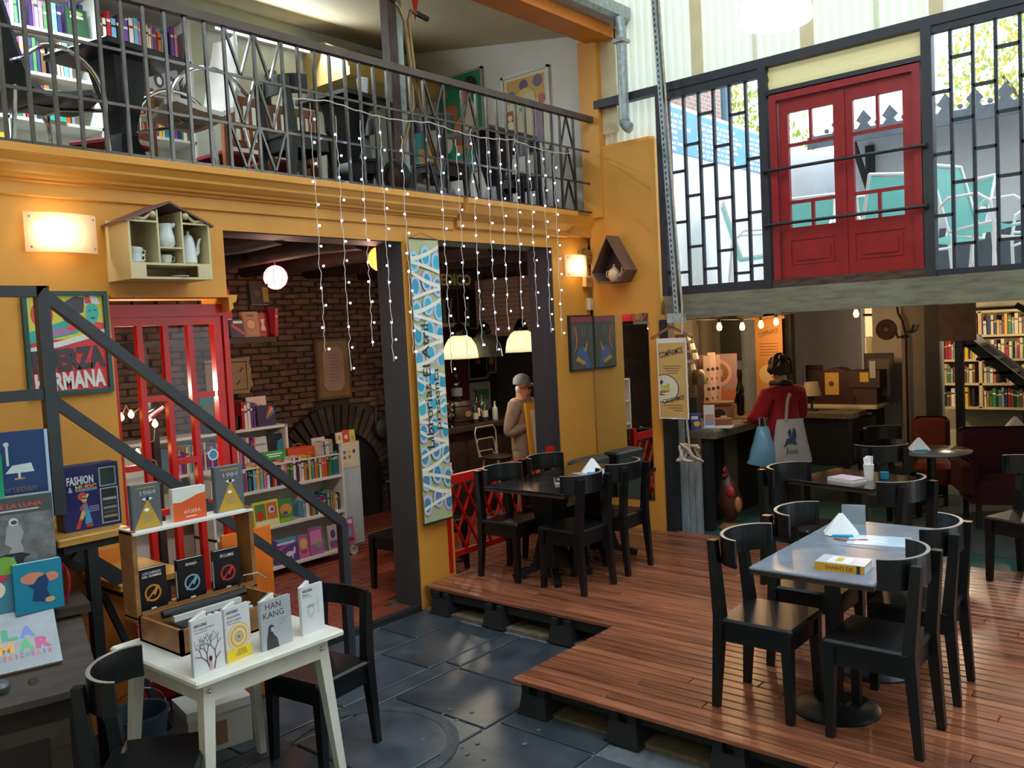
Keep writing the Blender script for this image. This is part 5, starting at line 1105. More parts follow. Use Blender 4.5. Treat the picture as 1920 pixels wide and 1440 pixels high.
for (x, y, a, lb) in [(3.86, 5.16, -88, 'black chair upstairs left of the table by the roof post'), (5.42, 5.30, -80, 'black chair upstairs left of the brown-topped table'), (6.45, 5.32, 100, 'black chair upstairs right of the brown-topped table'),
                      (4.75, 5.62, 150, 'black chair upstairs behind the push mower')]:
    c_ = dup(ch0, (x, y, UZ), R(a), lb, 'black chairs upstairs')
# slatted wooden chairs
PINE = mat('orange_pine', '8f5a34', .45, var=.2, vs=3, stretch=(4, 4, 1))
def slat_chair(label, loc, rz):
    t = thing('slat_chair', label, 'chair', loc, rz, 'slatted wooden chairs upstairs')
    MB().bev(-.20, .20, -.18, .20, .42, .45, .01).obj('seat', mat('red_cushion', '7c1620', .8, var=.1), t)
    for s in (-1, 1):
        MB().box(s*.19-.02, s*.19+.02, -.21, -.17, 0, .86).obj('leg', PINE, t); MB().box(s*.19-.02, s*.19+.02, .16, .20, 0, .42).obj('leg', PINE, t)
    MB().box(-.17, .17, -.20, -.175, .80, .86).obj('back_rail', PINE, t); MB().box(-.17, .17, -.20, -.175, .62, .66).obj('back_rail', PINE, t); MB().box(-.17, .17, -.20, -.175, .48, .53).obj('back_rail', PINE, t)
    for k in range(4): MB().box(-.125+k*.075, -.095+k*.075, -.195, -.18, .53, .80).obj('slat', PINE, t)
    MB().box(-.17, .17, .17, .19, .34, .42).obj('apron', PINE, t)
    return t
for i, (x, y, a) in enumerate(((3.86, 5.98, 2), (4.32, 6.02, -3))):
    slat_chair(['slatted orange wood chair upstairs, left of the pair', 'slatted orange wood chair upstairs, right of the pair'][i], (x, y, UZ), R(a))
slat_chair('slatted orange wood chair upstairs under the black table', (2.98, 6.1, UZ), R(25))
# wall telephone-like fixture and little bottle on a shelf behind
wf = thing('wall_spotlight', 'small grey spotlight fixed to the mint upstairs wall', 'spotlight', (5.10, 7.22, 4.62)); MB().lathe([(.03, 0), (.04, .09), (.036, .09)], 14, M=Matrix.Rotation(R(80), 4, 'X')).obj('head', C('5a6468', .4, metal=.5), wf); MB().box(-.02, .02, -.02, .02, -.09, .01).obj('bracket', C('5a6468'), wf); MB().tube([(-.02, -.02, -.08), (-.09, -.03, -.10)], .012, 8).obj('arm', CHROME, wf)
# beige roof hood
ah = thing('wooden_hood', 'cream wooden hood running along the upstairs wall', 'hood', (0, 0, 0))
MB().prism([(6.55, 4.62), (6.60, 4.80), (6.90, 4.96), (7.24, 4.96), (7.24, 4.56), (6.62, 4.56)], 5.55, 6.86, 'x').obj('body', mat('cream_timber', 'b99f5c', .5, var=.15, vs=3), ah)
MB().box(5.53, 6.86, 6.52, 6.60, 4.56, 4.64).obj('moulding', mat('cream_timber', 'b99f5c'), ah)
# roof post
rpst = struct('trim_30', MB().box(4.46, 4.545, 4.80, 4.88, UZ, 4.76), mat('purple_brown_post', '4f3c38', .55, var=.3, vs=8, stretch=(5, 5, 1)))
rp2 = struct('trim_31', MB().box(4.565, 4.62, 4.82, 4.88, UZ, 4.76), GALV)
# old push mower
mw = thing('push_mower', 'old push reel mower with forked handle leaning on the railing', 'mower', (0, 0, 0))
RUB = mat('old_rubber', '26231f', .8, var=.15); RUST = mat('rusty_steel', '5f4a38', .6, .4, var=.25, vs=12); BRASS = mat('worn_tube', '8a724c', .4, .6, var=.2)
for i, (x, y) in enumerate(((4.42, 4.76), (4.93, 4.95))):
    w_ = MB().lathe([(.085, -.028), (.12, -.026), (.128, 0), (.12, .026), (.085, .028)], 26, M=Matrix.Translation((x, y, 3.215)) @ Matrix.Rotation(R(78), 4, 'Y'), cap=False).obj('tyre', RUB, mw, smooth=True)
    MB().lathe([(.087, -.018), (.05, -.02), (.02, -.034), (0, -.034)], 24, M=Matrix.Translation((x, y, 3.215)) @ Matrix.Rotation(R(78), 4, 'Y'), cap=False).lathe([(.0, .02), (.087, .018)], 24, M=Matrix.Translation((x, y, 3.215)) @ Matrix.Rotation(R(78), 4, 'Y'), cap=False).obj('hub', RUST, mw, smooth=True)
MB().tube([(4.42, 4.76, 3.215), (4.93, 4.95, 3.215)], .02, 8).obj('axle', RUST, mw)
for k in range(5):
    a = k*2*PI/5; MB().tube([(4.48+.08*j, 4.80+.03*j, 3.20+.07*math.sin(a+j*.25)) if True else 0 for j in range(6)], .008, 6).obj('reel_blade', RUST, mw)
MB().tube([(4.50, 4.70, 3.14), (4.98, 4.74, 3.14)], .035, 10).obj('roller', mat('grey_roller', '6f6862', .5, var=.15), mw); MB().box(4.44, 4.52, 4.68, 4.84, 3.09, 3.24).obj('side_plate', BLKM, mw)
MB().tube([(4.42, 4.70, 3.28), (4.44, 4.68, 3.45), (4.535, 4.66, 3.72), (4.53, 4.66, 4.0), (4.49, 4.66, 4.33), (4.44, 4.66, 4.41), (4.38, 4.66, 4.44)], .014, 8).obj('handle_bar', BRASS, mw, smooth=True)
MB().tube([(4.80, 4.70, 3.30), (4.70, 4.68, 3.50), (4.60, 4.66, 3.74), (4.56, 4.66, 4.0), (4.53, 4.66, 4.33), (4.56, 4.66, 4.41), (4.63, 4.66, 4.40)], .014, 8).obj('handle_bar', BRASS, mw, smooth=True)
MB().tube([(4.40, 4.66, 4.435), (4.31, 4.66, 4.47)], .02, 8).obj('grip', RUB, mw); MB().tube([(4.62, 4.66, 4.405), (4.73, 4.66, 4.39)], .02, 8).obj('grip', RUB, mw)
fg = MB().add([(4.60, 4.70, 4.62), (4.72, 4.72, 4.60), (4.64, 4.70, 4.36)], [(0, 1, 2), (2, 1, 0)]).obj('pennant', C('c04030', .6)); tag(fg, 'small red and orange pennant beside the roof post', 'pennant')
# posters on the right upstairs wall (facing -x): generic stand-ins
def wposter(label, yc, zc, hw, hh, frame, ground, shapes):
    t = thing('framed_poster', label, 'poster', (6.868, yc, zc)); fw_ = .025
    MB().box(-.025, 0, -hw, hw, -hh, -hh+fw_).box(-.025, 0, -hw, hw, hh-fw_, hh).box(-.025, 0, -hw, -hw+fw_, -hh, hh).box(-.025, 0, hw-fw_, hw, -hh, hh).obj('frame', frame, t)
    ps_ = MB().box(-.012, 0, -hw+.01, hw-.01, -hh+.01, hh-.01).obj('print_sheet', C(ground, .5), t)
    for k, (c_, poly) in enumerate(shapes): MB().prism([(-p[0], p[1]) for p in poly], -.0135-.0006*k, -.0125-.0006*k, 'x').obj('print', C(c_, .5), ps_)
    return t
wposter('green-backed framed poster of an abstract seated figure upstairs', 6.34, 4.26, .33, .52, C('a9a496', .4), '1f8a64',
        [('c8845a', ell(.14, .20, 20, .02, -.12)), ('e0cdb4', ell(.12, .24, 20, .12, -.02)), ('2a2624', ell(.10, .10, 18, .15, .36)), ('c88a64', ell(.09, .10, 18, .08, .30)), ('b86a44', ell(.10, .10, 18, -.14, .12)), ('a8482e', [(-.1, -.1), (.28, -.22), (.28, -.30), (-.12, -.2)]), ('d8d4c8', ell(.06, .10, 16, -.2, -.18)), ('5a8a84', rect(-.3, .3, -.5, -.36))])
wposter('white framed poster with gold mosaic shapes upstairs near the column', 5.46, 4.20, .30, .40, WHITE, 'd6cfae',
        [('c89a3c', rect(-.24, .24, .12, .34)), ('5a3a6a', ell(.055, .055, 18, -.02, .27)), ('6a4a7a', ell(.06, .06, 18, .16, .28)), ('3a7a5a', ell(.05, .04, 16, -.18, .20)), ('b8503a', ell(.045, .05, 16, .20, .10)), ('a83a30', rect(-.24, -.17, -.33, .05)), ('d8b45a', ell(.13, .12, 18, .0, .12)), ('c8c09a', ell(.16, .28, 20, .02, -.10)), ('e8ddb0', ell(.05, .05, 12, -.205, -.1)), ('e8ddb0', ell(.03, .03, 12, -.205, -.02)), ('8a6a8a', rect(.12, .2, -.30, .02)), ('4a9a8a', ell(.025, .02, 10, -.06, .04))])
tq = MB().box(6.80, 6.865, 6.90, 7.22, 3.55, 4.45).obj('turquoise_panel', mat('turquoise_panel', '5aa8b0', .6, var=.2, vs=3)); tag(tq, 'turquoise painted panel leaning in the upstairs corner', 'panel')
ob = MB().box(6.70, 6.73, 6.55, 6.85, 3.05, 4.05).obj('pine_board', mat('pale_plywood', 'c49a5c', .6, var=.18, vs=3)); tag(ob, 'pale plywood board leaning beside the turquoise panel', 'board')
pt = thing('potted_plant', 'small leafy plant in a pot upstairs behind the railing', 'plant', (4.66, 6.1, UZ)); MB().lathe([(.07, .30), (.10, .46), (.09, .46)], 16).box(-.1, .1, -.1, .1, 0, .30).obj('pot', C('7a4a34', .7), pt, smooth=True)
for k in range(14):
    a = k*2.4; r_ = .12+.05*(k % 3); MB().add([(0, 0, .46), (r_*.5*math.cos(a)-.03*math.sin(a), r_*.5*math.sin(a)+.03*math.cos(a), .60), (r_*math.cos(a), r_*math.sin(a), .62+.03*(k % 4)), (r_*.5*math.cos(a)+.03*math.sin(a), r_*.5*math.sin(a)-.03*math.cos(a), .60)], [(0, 1, 2, 3)]).obj('leaf', C('4a7a3a', .6), pt)
cw = thing('takeaway_cup', 'white paper cup on the table beside the roof post', 'cup', (4.40, 5.05, UZ+.765)); MB().lathe([(.03, 0), (.045, .16)], 16).obj('cup', WHITE, cw, smooth=True)
MB().lathe([(.046, .16), (.04, .168)], 16).obj('rim', PAPER, cw)
# ================================================================ CAVE ROOM (left opening)
random.seed(41)
CZ = .028
# wheeled white bookcase
wb = thing('wheeled_bookcase', 'white wheeled children bookcase just inside the left opening', 'bookcase', (0, 0, 0))
x0, x1, y0, y1 = 3.72, 5.05, 6.40, 6.72
for z in (.11, .47, .80): MB().box(x0, x1, y0, y1, z-.012, z+.012).obj('shelf', SHW, wb)
MB().box(x0, x1, y1-.01, y1, .10, 1.0).obj('back', SHW, wb); MB().box(x0, x0+.02, y0, y1, .10, .96).obj('side', SHW, wb); MB().box(x1, x1+.02, y0, y1, .10, 1.0).obj('side', SHW, wb)
MB().box(x1+.02, x1+.25, y0+.04, y0+.058, .12, 1.09).obj('end_panel', mat('pale_blue_white', 'b9c6cc', .45, var=.03), wb)
MB().box(x1+.03, x1+.23, y0+.036, y0+.04, .85, 1.09).obj('leaflet', C('d8c8ac', .6), wb)
for k, c_ in enumerate(('4a88b0', 'd8b040', '5a4a6a', 'c86a3a', '7a9a5a')): flat(ell(.018, .018, 12), C(c_), wb, 'leaflet_print', (x1+.07+(k % 3)*.055, y0+.0355, 1.0-(k//3)*.05), FY)
for x in (x0+.08, x1+.1): 
    MB().lathe([(.045, -.012), (.045, .012)], 18, M=Matrix.Translation((x, y0+.03, CZ+.045)) @ Matrix.Rotation(R(90), 4, 'X')).obj('caster', C('c8c4b8', .5), wb); MB().box(x-.02, x+.02, y0+.015, y0+.05, CZ+.05, .11).obj('caster_fork', GALV, wb)
KID = ['red', 'teal', 'yellow', 'pink', 'orange', 'purple', 'sky blue', 'green', 'white', 'navy']
gp = 'picture books in the wheeled white bookcase'
shelf_row((3.98, y0+.02, .812), (1, 0), 1.06, .16, .24, .2, 'upper shelf of the wheeled bookcase', gp, KID, .014, .034, maxn=44)
shelf_row((4.62, y0+.03, .482), (1, 0), .42, .14, .2, .18, 'middle shelf of the wheeled bookcase', gp, KID, .012, .024, maxn=24)
def fb(label, x, z, w, h, cn, acc, rz=0, y=None): return facing_book(label, (x, y or y0+.035, z), rz, w, h, .018, cn, accents=acc, group='face-out children books on the wheeled bookcase')
fb('pale blue picture book with red lettering facing out on the middle shelf', 3.98, .482, .17, .20, 'a9c2cc', [('c04a44', rect(-.07, .03, .06, .09)), ('dfe8ea', rect(-.07, .05, .12, .17)), ('7a98a4', ell(.05, .03, 14, .02, .04))])
fb('yellow-framed picture book with two cartoon panels facing out, middle shelf', 4.24, .482, .25, .22, 'd8cf50', [('d8d8cc', rect(-.11, .11, .02, .05)), ('5a8a44', rect(-.11, -.005, .06, .20)), ('c87038', rect(.005, .11, .06, .20)), ('c83a2a', ell(.035, .045, 16, -.06, .10)), ('e0e4e4', ell(.03, .03, 14, .055, .14)), ('6a5a9a', ell(.02, .02, 12, .06, .14))])
fb('green picture book with orange dunes facing out, middle shelf', 4.44, .482, .14, .20, '4a8a3a', [('d0884a', ell(.06, .05, 16, 0, .11)), ('5a4a8a', ell(.03, .015, 12, -.01, .08)), ('78a838', rect(-.07, .07, 0, .04))])
fb('lavender sparkling picture book facing out on the bottom shelf', 4.17, .122, .19, .25, '7a94b8', [('a9bcd8', ell(.07, .09, 18, .01, .12)), ('e0e8f0', ell(.03, .015, 12, -.05, .20)), ('8a7aa8', ell(.03, .04, 14, .03, .08))])
fb('purple picture book with a white horse and rainbow, bottom shelf', 4.42, .122, .23, .22, '5f3f86', [('4a9aa8', [(-.115, .22), (.115, .22), (.115, .17), (0, .15)]), ('c84a6a', [(-.1, .13), (0, .16), (.0, .145), (-.1, .10)]), ('d8c8e8', rect(-.09, .09, .165, .185)), ('d4d4dc', ell(.045, .022, 16, .03, .075)), ('d4d4dc', [(.06, .08), (.08, .13), (.09, .125), (.085, .07)]), ('d4d4dc', rect(-.005, .005, .03, .07)), ('d4d4dc', rect(.05, .06, .03, .07))])
fb('pink and gold activity set facing out on the bottom shelf', 4.60, .122, .11, .21, 'b86a94', [('d8b060', ell(.04, .05, 16, 0, .13)), ('c03a5a', ell(.035, .02, 14, 0, .06))])
fb('pink tracksuit print picture set facing out on the bottom shelf', 4.74, .122, .15, .25, 'a9609a', [('d888b0', rect(-.06, .06, .10, .22)), ('7ab06a', ell(.03, .03, 12, .02, .09))])
fb('cream and violet sticker set facing out at the bottom right', 4.93, .122, .10, .23, 'c9c0b0', [('6a4a8a', ell(.03, .04, 14, 0, .15)), ('8a5a9a', rect(-.045, .045, .02, .09))])
fb('magenta boxed craft set hung on the right end of the bookcase', 5.10, .15, .13, .24, 'c0588e', [('e0e0e8', rect(-.05, .05, .18, .22)), ('7aa0b8', ell(.04, .04, 14, 0, .10)), ('b0204a', rect(-.05, .05, .02, .05))], y=y0+.02)
shelf_row((4.86, y0+.02, 1.012), (1, 0), .16, .10, .14, .1, 'on top of the wheeled bookcase', gp, ['white', 'cream', 'teal'], .01, .02, maxn=8)
fb('small white story book with an orange figure on top of the bookcase', 5.08, 1.092, .07, .10, 'd8d0b8', [('c8843a', ell(.02, .025, 12, 0, .05))], y=y0+.05)
fb('small red round-topped story book on top of the bookcase', 5.155, 1.092, .07, .115, 'c03a2c', [('e8c8a0', ell(.022, .022, 12, 0, .05))], y=y0+.05)
fb('small yellow and green story book on top of the bookcase', 5.23, 1.092, .065, .11, 'd8b850', [('7ab04a', ell(.02, .025, 12, 0, .035))], y=y0+.05)
gb = MB().bev(-.13, .13, -.02, .02, 0, .075, .012).obj('plush_book', C('2f9a4a', .5)); place(gb, (4.42, 6.55, 1.03)); tag(gb, 'bright green cloth book lying on top of the wheeled bookcase', 'book')
for k in range(2): flat(rect(-.08+.02*k, .08-.02*k, .045-k*.02, .055-k*.02), PAPER, gb, 'print', (0, -.021, 0), FY)
MB().box(3.74, 5.03, y0+.02, y1-.02, .995, 1.008).obj('top_board', SHW, wb)
oh = thing('orange_crate', 'orange plastic crate with a hanger behind the wheeled bookcase', 'crate', (4.72, 6.60, 1.009)); MB().box(-.14, .14, -.05, .07, 0, .085).obj('body', C('c8501e', .5), oh); MB().tube([(-.05, 0, .085), (-.04, 0, .115), (.04, 0, .115), (.05, 0, .085)], .005, 6).obj('handle', C('c8501e'), oh)
fb('open white activity booklet standing on top of the bookcase', 4.93, 1.01, .14, .15, 'c8c4c4', [('8a7a8a', rect(-.05, .05, .09, .12))], y=6.56)
# taller white bookcase behind
wb2 = thing('bookcase', 'white bookcase behind the red door with books on top', 'bookcase', (0, 0, 0))
a0, a1, c0, c1 = 2.9, 4.74, 6.78, 7.08
for z in (.65, .98, 1.29): MB().box(a0, a1, c0, c1, z-.012, z+.012).obj('shelf', SHW, wb2)
for x in (a0, a1): MB().box(x-.012, x+.012, c0, c1, CZ, 1.30).obj('side', SHW, wb2)
MB().box(a0, a1, c1-.01, c1, CZ, 1.30).obj('back', SHW, wb2)
gp2 = 'books on the bookcase behind the red door'
shelf_row((3.62, c0+.02, .992), (1, 0), .82, .17, .24, .2, 'shelf of the bookcase behind the red door', gp2, ['pink', 'white', 'grey', 'cream', 'sky blue', 'purple'], .014, .03, maxn=40)
facing_book('white book with a black sketch facing out on the back bookcase shelf', (4.48, c0+.03, .992), 0, .13, .22, .02, 'c4c8c8', accents=[('3a3e40', ell(.035, .02, 14, 0, .06)), ('8a8e90', rect(-.05, .05, .14, .16))])
facing_book('black and teal book facing out at the right of the back bookcase', (4.63, c0+.03, .992), 0, .16, .23, .02, '1a2226', accents=[('2a88a0', [(.0, 0), (.08, 0), (.08, .18), (.03, .16)]), ('0c0e10', ell(.035, .06, 16, -.03, .12))])
shelf_row((4.30, c0+.03, 1.302), (1, 0), .16, .2, .25, .2, 'on top of the bookcase behind the red door', gp2, ['red', 'navy', 'sky blue', 'white', 'purple'], .018, .034, maxn=8)
facing_book('tall picture book with rainbow streaks on top of the back bookcase', (4.57, c0+.05, 1.302), 0, .19, .19, .02, '3a3250', accents=[('c84a4a', [(-.02, .06), (.06, .17), (.04, .18)]), ('d8a84a', [(-.01, .06), (.08, .15), (.06, .17)]), ('4a8ab0', [(0, .05), (.09, .12), (.08, .15)])])
facing_book('pale mountain-scene book behind the rainbow book', (4.53, c0+.12, 1.302), 0, .20, .27, .02, 'd0c0b8', accents=[('a86a6a', [(-.08, .15), (-.02, .22), (.05, .15)]), ('7a9ab0', [(-.02, .15), (.04, .20), (.09, .15)])])
cr = thing('book_crate', 'dark wooden crate of cards on the bookcase beside the red door', 'crate', (4.12, 6.90, 1.302)); MB().box(-.15, .15, -.10, .10, 0, .012).box(-.15, .15, -.10, -.088, 0, .12).box(-.15, .15, .088, .10, 0, .12).box(-.15, -.138, -.1, .1, 0, .12).box(.138, .15, -.1, .1, 0, .12).obj('body', DWOOD, cr)
facing_book('teal picture book standing in the dark wooden crate', (4.08, 6.93, 1.315), 0, .18, .30, .015, '1f7a80'); facing_book('olive picture book standing in the crate before the teal one', (4.08, 6.90, 1.315), 0, .18, .23, .015, '5a6a3a'); facing_book('coral red card leaning at the front of the crate', (4.16, 6.865, 1.315), 0, .13, .15, .012, 'c0503c')
# high dark shelf with boxed games at the upper left
hsf = thing('wall_shelf', 'dark wooden wall shelf with boxed games high behind the opening', 'wall shelf', (0, 0, 0)); MB().box(2.95, 4.10, 5.92, 6.16, 2.06, 2.10).obj('board', DWOOD, hsf); MB().box(3.0, 3.04, 5.95, 6.16, 1.9, 2.06).obj('bracket', DWOOD, hsf)
facing_book('red rocket-shaped game box standing on the high dark shelf', (3.72, 6.02, 2.102), 0, .12, .38, .04, 'c02820', accents=[('e0dcd8', rect(-.05, .05, .13, .15)), ('e8e4d8', ell(.02, .02, 12, 0, .25))])
facing_book('navy boxed game with a red tube picture on the high shelf', (3.77, 5.96, 2.102), 0, .12, .14, .04, '242444', accents=[('c83a34', [(-.05, .09), (.05, .02), (.06, .04), (-.04, .11)]), ('d8d4d0', rect(-.03, .05, .11, .13))])
facing_book('brown boxed game with a round medallion on the high shelf', (3.91, 5.98, 2.102), 0, .14, .20, .04, 'a4744a', accents=[('8a5a34', ell(.045, .045, 18, 0, .10)), ('c89a6a', ell(.035, .035, 18, 0, .10)), ('6a4428', rect(-.03, .03, .16, .18))])
facing_book('crimson boxed game with an hourglass shape on the high shelf', (4.03, 6.0, 2.102), 0, .10, .19, .04, '9a2430', accents=[('d8b898', [(-.02, .14), (.02, .14), (.008, .10), (.025, .05), (-.025, .05), (-.008, .10)])])
o = inst(UBM, 'book', (4.105, 6.0, 2.102), (0, .06, 0), (.03, .16, .22), m=[PALM['red'], PAGE, PALM['pink']]); tag(o, 'thin red book leaning at the right end of the high shelf', 'book', 'boxed games on the high shelf')
facing_book('dark game box with a yellow side tilted on top of the others', (4.06, 6.06, 2.36), R(10), .20, .17, .04, '26241e', accents=[('8a742a', rect(.03, .09, .02, .14)), ('4a4438', ell(.03, .03, 14, -.03, .09))])
# old parchment map on the brick wall, framed certificate
mp_ = thing('parchment_sheet', 'ragged parchment sheet pinned beside the red door', 'parchment', (4.74, 7.665, 1.74)); mp_.scale = (1.3, 1, 1.25)
pts = [(-.2, -.13), (.16, -.14), (.17, -.10), (.20, -.08), (.18, 0), (.19, .05), (.17, .10), (.185, .15), (.1, .145), (-.2, .14)]
MB().prism(pts, -.004, .0, 'y').obj('sheet', C('a8926c', .8), mp_)
for p in ((rect(-.2, .15, .11, .118)), rect(.142, .148, -.1, .115), rect(-.2, .15, -.11, -.104)): flat(p, C('3a2a20'), mp_, 'drawn_line', (0, -.005, 0), FY)
for s in (0, 1): flat([(.05+.03*s, -.06+.1*s), (.08+.03*s, -.03+.1*s), (.09+.03*s, -.035+.1*s), (.06+.03*s, -.07+.1*s)], C('5a4a38'), mp_, 'drawn_line', (0, -.006, 0), FY)
cf = thing('framed_certificate', 'framed certificate with an octagonal mount on the brick wall', 'picture', (6.00, 7.67, 1.74))
MB().box(-.23, .23, -.03, 0, -.33, .33).obj('frame', mat('frame_brown', '6e5236', .5, var=.15), cf); MB().box(-.20, .20, -.033, -.03, -.30, .30).obj('mount', C('8f7048', .6), cf)
oc_ = [(-.08, -.24), (.08, -.24), (.14, -.18), (.14, .18), (.08, .24), (-.08, .24), (-.14, .18), (-.14, -.18)]
flat(oc_, C('b8988c', .6), cf, 'paper', (0, -.033, 0), FY)
for k in range(9): flat(rect(-.07+.01*(k % 3), .07-.012*(k % 2), .15-k*.035, .155-k*.035), C('6a5048'), cf, 'text_line', (0, -.034, 0), FY)
MB().box(-.20, .20, -.036, -.035, -.30, .30).obj('glass', PANE, cf)
# flasks hanging at the fireplace
cn_ = thing('canteen', 'round dark canteen hanging from a strap beside the fireplace', 'canteen', (6.62, 7.60, 1.02))
MB().lathe([(.001, -.05), (.09, -.045), (.12, -.02), (.12, .02), (.09, .045), (.001, .05)], 22, M=Matrix.Rotation(R(90), 4, 'X')).obj('body', C('2c2f26', .6), cn_, smooth=True)
MB().tube([(-.10, 0, .06), (-.02, .05, .55), (.10, .0, .06)], .006, 6).obj('strap', C('6a5a44'), cn_)
gbt = thing('green_bottle', 'green glass flask hanging right of the dark canteen', 'bottle', (6.85, 7.62, .92)); MB().lathe([(.05, 0), (.08, .03), (.085, .12), (.06, .2), (.03, .23), (.03, .28), (.036, .285), (0, .29)], 18).obj('body', C('3a6a3c', .15), gbt, smooth=True); MB().tube([(0, .02, .28), (0, .06, .75)], .003, 5).obj('cord', C('6a5a44'), gbt)
# paper lanterns
def lantern(label, loc, r, col, e, ec):
    t = thing('paper_lantern', label, 'lantern', loc)
    prof = [(r*math.sin(PI*(i+.7)/12.4)*(1.0 if i % 2 else .965), -r*math.cos(PI*(i+.7)/12.4)) for i in range(12)]
    MB().lathe(prof, 22, cap=False).obj('shade', mat('lantern_'+col, col, .7, var=0, emit=e, ecol=ec), t, smooth=True)
    for k in range(8):
        a = k*PI/4; MB().tube([(1.005*r*math.sin(PI*j/8)*math.cos(a), 1.005*r*math.sin(PI*j/8)*math.sin(a), -r*math.cos(PI*j/8)) for j in range(1, 8)], .0015, 4).obj('rib', C('a83a3a'), t)
    MB().tube([(0, 0, r*.95), (0, 0, r*.95+.10)], .002, 5).obj('cord', C('c8b8a8'), t)
    l = bpy.data.lights.new('lantern_light', 'POINT'); l.energy = 6.0; l.color = (1, .58, .42); l.shadow_soft_size = r; lo = bpy.data.objects.new('lantern_light', l); COL.objects.link(lo); lo.parent = t; lo.location = (0, 0, -r-.08)
lantern('glowing pink-red paper lantern hanging in the brick room', (4.325, 6.2, 2.595), .10, 'e8607a', 2.6, 'ff7a80')
lantern('glowing orange paper lantern half hidden by the dark pillar', (4.56, 5.15, 2.66), .095, 'f0762c', 2.6, 'ff8030')
# chair seen edge-on by the pillar
dup(ch0, (4.70, 5.25, CZ), R(92), 'dark chair edge-on just inside the left opening by the pillar', 'dark chairs in the brick room')
# ================================================================ BAR (right opening)
BZ = .028
bct = thing('bar_counter', 'dark wooden bar counter behind the red fence', 'counter', (0, 0, 0)); MB().box(6.55, 8.3, 6.55, 7.05, .98, 1.03).obj('top', DWOOD, bct); MB().box(6.6, 8.25, 6.62, 7.0, BZ, .98).obj('front', mat('dark_red_wood', '2e1512', .5, var=.2), bct)
for k in range(5): MB().box(6.66+k*.32, 6.92+k*.32, 6.612, 6.62, .15, .88).obj('panel', DWOOD, bct)
bs = thing('back_bar', 'red-brown wooden back bar panel behind the bottles', 'panel', (0, 0, 0)); MB().box(7.35, 8.55, 8.02, 8.099, 1.0, 2.15).obj('panel', mat('red_brown_panel', '4a1f16', .5, var=.2, vs=3), bs); MB().box(7.30, 8.60, 8.0, 8.099, 2.15, 2.2).obj('cornice', WHITE, bs)
# pictures and the sign on the bar wall
def bpic(label, x, z, hw, hh, c_, acc, fr=None):
    t = thing('framed_photo', label, 'picture', (x, 8.085, z), group='pictures on the bar wall'); MB().box(-hw, hw, -.025, 0, -hh, -hh+.02).box(-hw, hw, -.025, 0, hh-.02, hh).box(-hw, -hw+.02, -.025, 0, -hh, hh).box(hw-.02, hw, -.025, 0, -hh, hh).obj('frame', fr or C('8f9c94', .5), t); MB().box(-hw, hw, -.012, 0, -hh, hh).obj('print_sheet', C(c_, .5), t)
    for k, (cc, p) in enumerate(acc): flat(p, C(cc), t, 'print', (0, -.0125-.0005*k, 0), FY)
bpic('blue framed portrait of a sitter on the dark bar wall, left', 7.98, 2.36, .22, .25, '1a3a58', [('8a6a54', ell(.04, .06, 14, .02, .05)), ('26302c', [(-.05, -.2), (.09, -.2), (.06, 0), (-.02, 0)])])
bpic('framed brown sketch in a pale frame on the bar wall, second', 8.42, 2.38, .22, .25, '332a20', [('b8a88a', [(-.06, .2), (-.03, .2), (-.08, 0), (-.02, -.18), (-.05, -.18), (-.12, 0)])])
bpic('framed green and tan photo on the bar wall, third', 8.86, 2.33, .2, .22, '3a4430', [('b8a868', ell(.06, .08, 16, .05, 0)), ('c8c0a0', rect(.02, .12, -.2, -.1))])
bpic('framed dark photo with a red bird on the bar wall, lower', 8.80, 1.62, .2, .2, '141416', [('a83a2a', ell(.05, .04, 14, 0, .04)), ('b89a3a', ell(.02, .015, 10, .04, .03))])
bpic('framed festive photo on the bar wall, lower right', 9.08, 1.70, .1, .22, '5a3a30', [('b88a5a', ell(.05, .06, 14, 0, -.04))])
bpic('tall pale poster on the bar wall behind the lamps', 8.80, 1.18, .22, .20, '9aa09a', [('a83a34', ell(.03, .03, 12, -.1, .1)), ('4a8a4a', rect(-.05, .2, -.05, .1))])
ms = thing('bar_sign', 'dark hanging board with gold letters above the bar', 'sign', (6.78, 6.62, 2.64))
msb = MB().box(-.42, .42, -.015, .015, -.10, .10).obj('board', mat('sign_board_dark', '17131a', .7, var=.1), ms)
text('MEDICO', .60, .13, mat('gold_letters', 'b09850', .5, var=.1), msb, (.08, -.0155, 0), FY, name='sign_letters', bold=.04, ext=.001)
for s in (-1, 1): MB().tube([(s*.36, 0, .10), (s*.36, 0, .215)], .004, 5).obj('chain', BLKM, ms)
cl_ = thing('clip_spotlight', 'chrome clip spotlight with a warm bulb behind the red door', 'lamp', (2.60, 5.05, 1.66))
MB().lathe([(.022, .06), (.026, .0), (.034, -.05), (.030, -.05)], 16, M=Matrix.Rotation(R(60), 4, 'Y')).obj('head', CHROME, cl_, smooth=True)
MB().sphere((-.045, 0, -.025), .022, 12, 8).obj('bulb', mat('warm_filament', 'ffd9a0'), cl_, smooth=True)
MB().tube([(.03, .02, .02), (.05, .05, .05), (.03, .09, .07)], .005, 6).obj('arm', CHROME, cl_)
MB().box(.02, .06, .08, .13, -1.63, .09).obj('stand', BLKM, cl_)
l = bpy.data.lights.new('clip_light', 'POINT'); l.energy = 14; l.color = (1, .86, .68); l.shadow_soft_size = .04; lo = bpy.data.objects.new('clip_light', l); COL.objects.link(lo); lo.parent = cl_; lo.location = (.02, .25, .12)
ar = MB()
for i in range(17):
    a = R(5+i*10)
    ar.prism([(8.3+r_*math.cos(q), 1.25+r_*math.sin(q)) for r_, q in ((1.28, a-.075), (1.55, a-.075), (1.55, a+.075), (1.28, a+.075))], 8.04, 8.1, 'y')
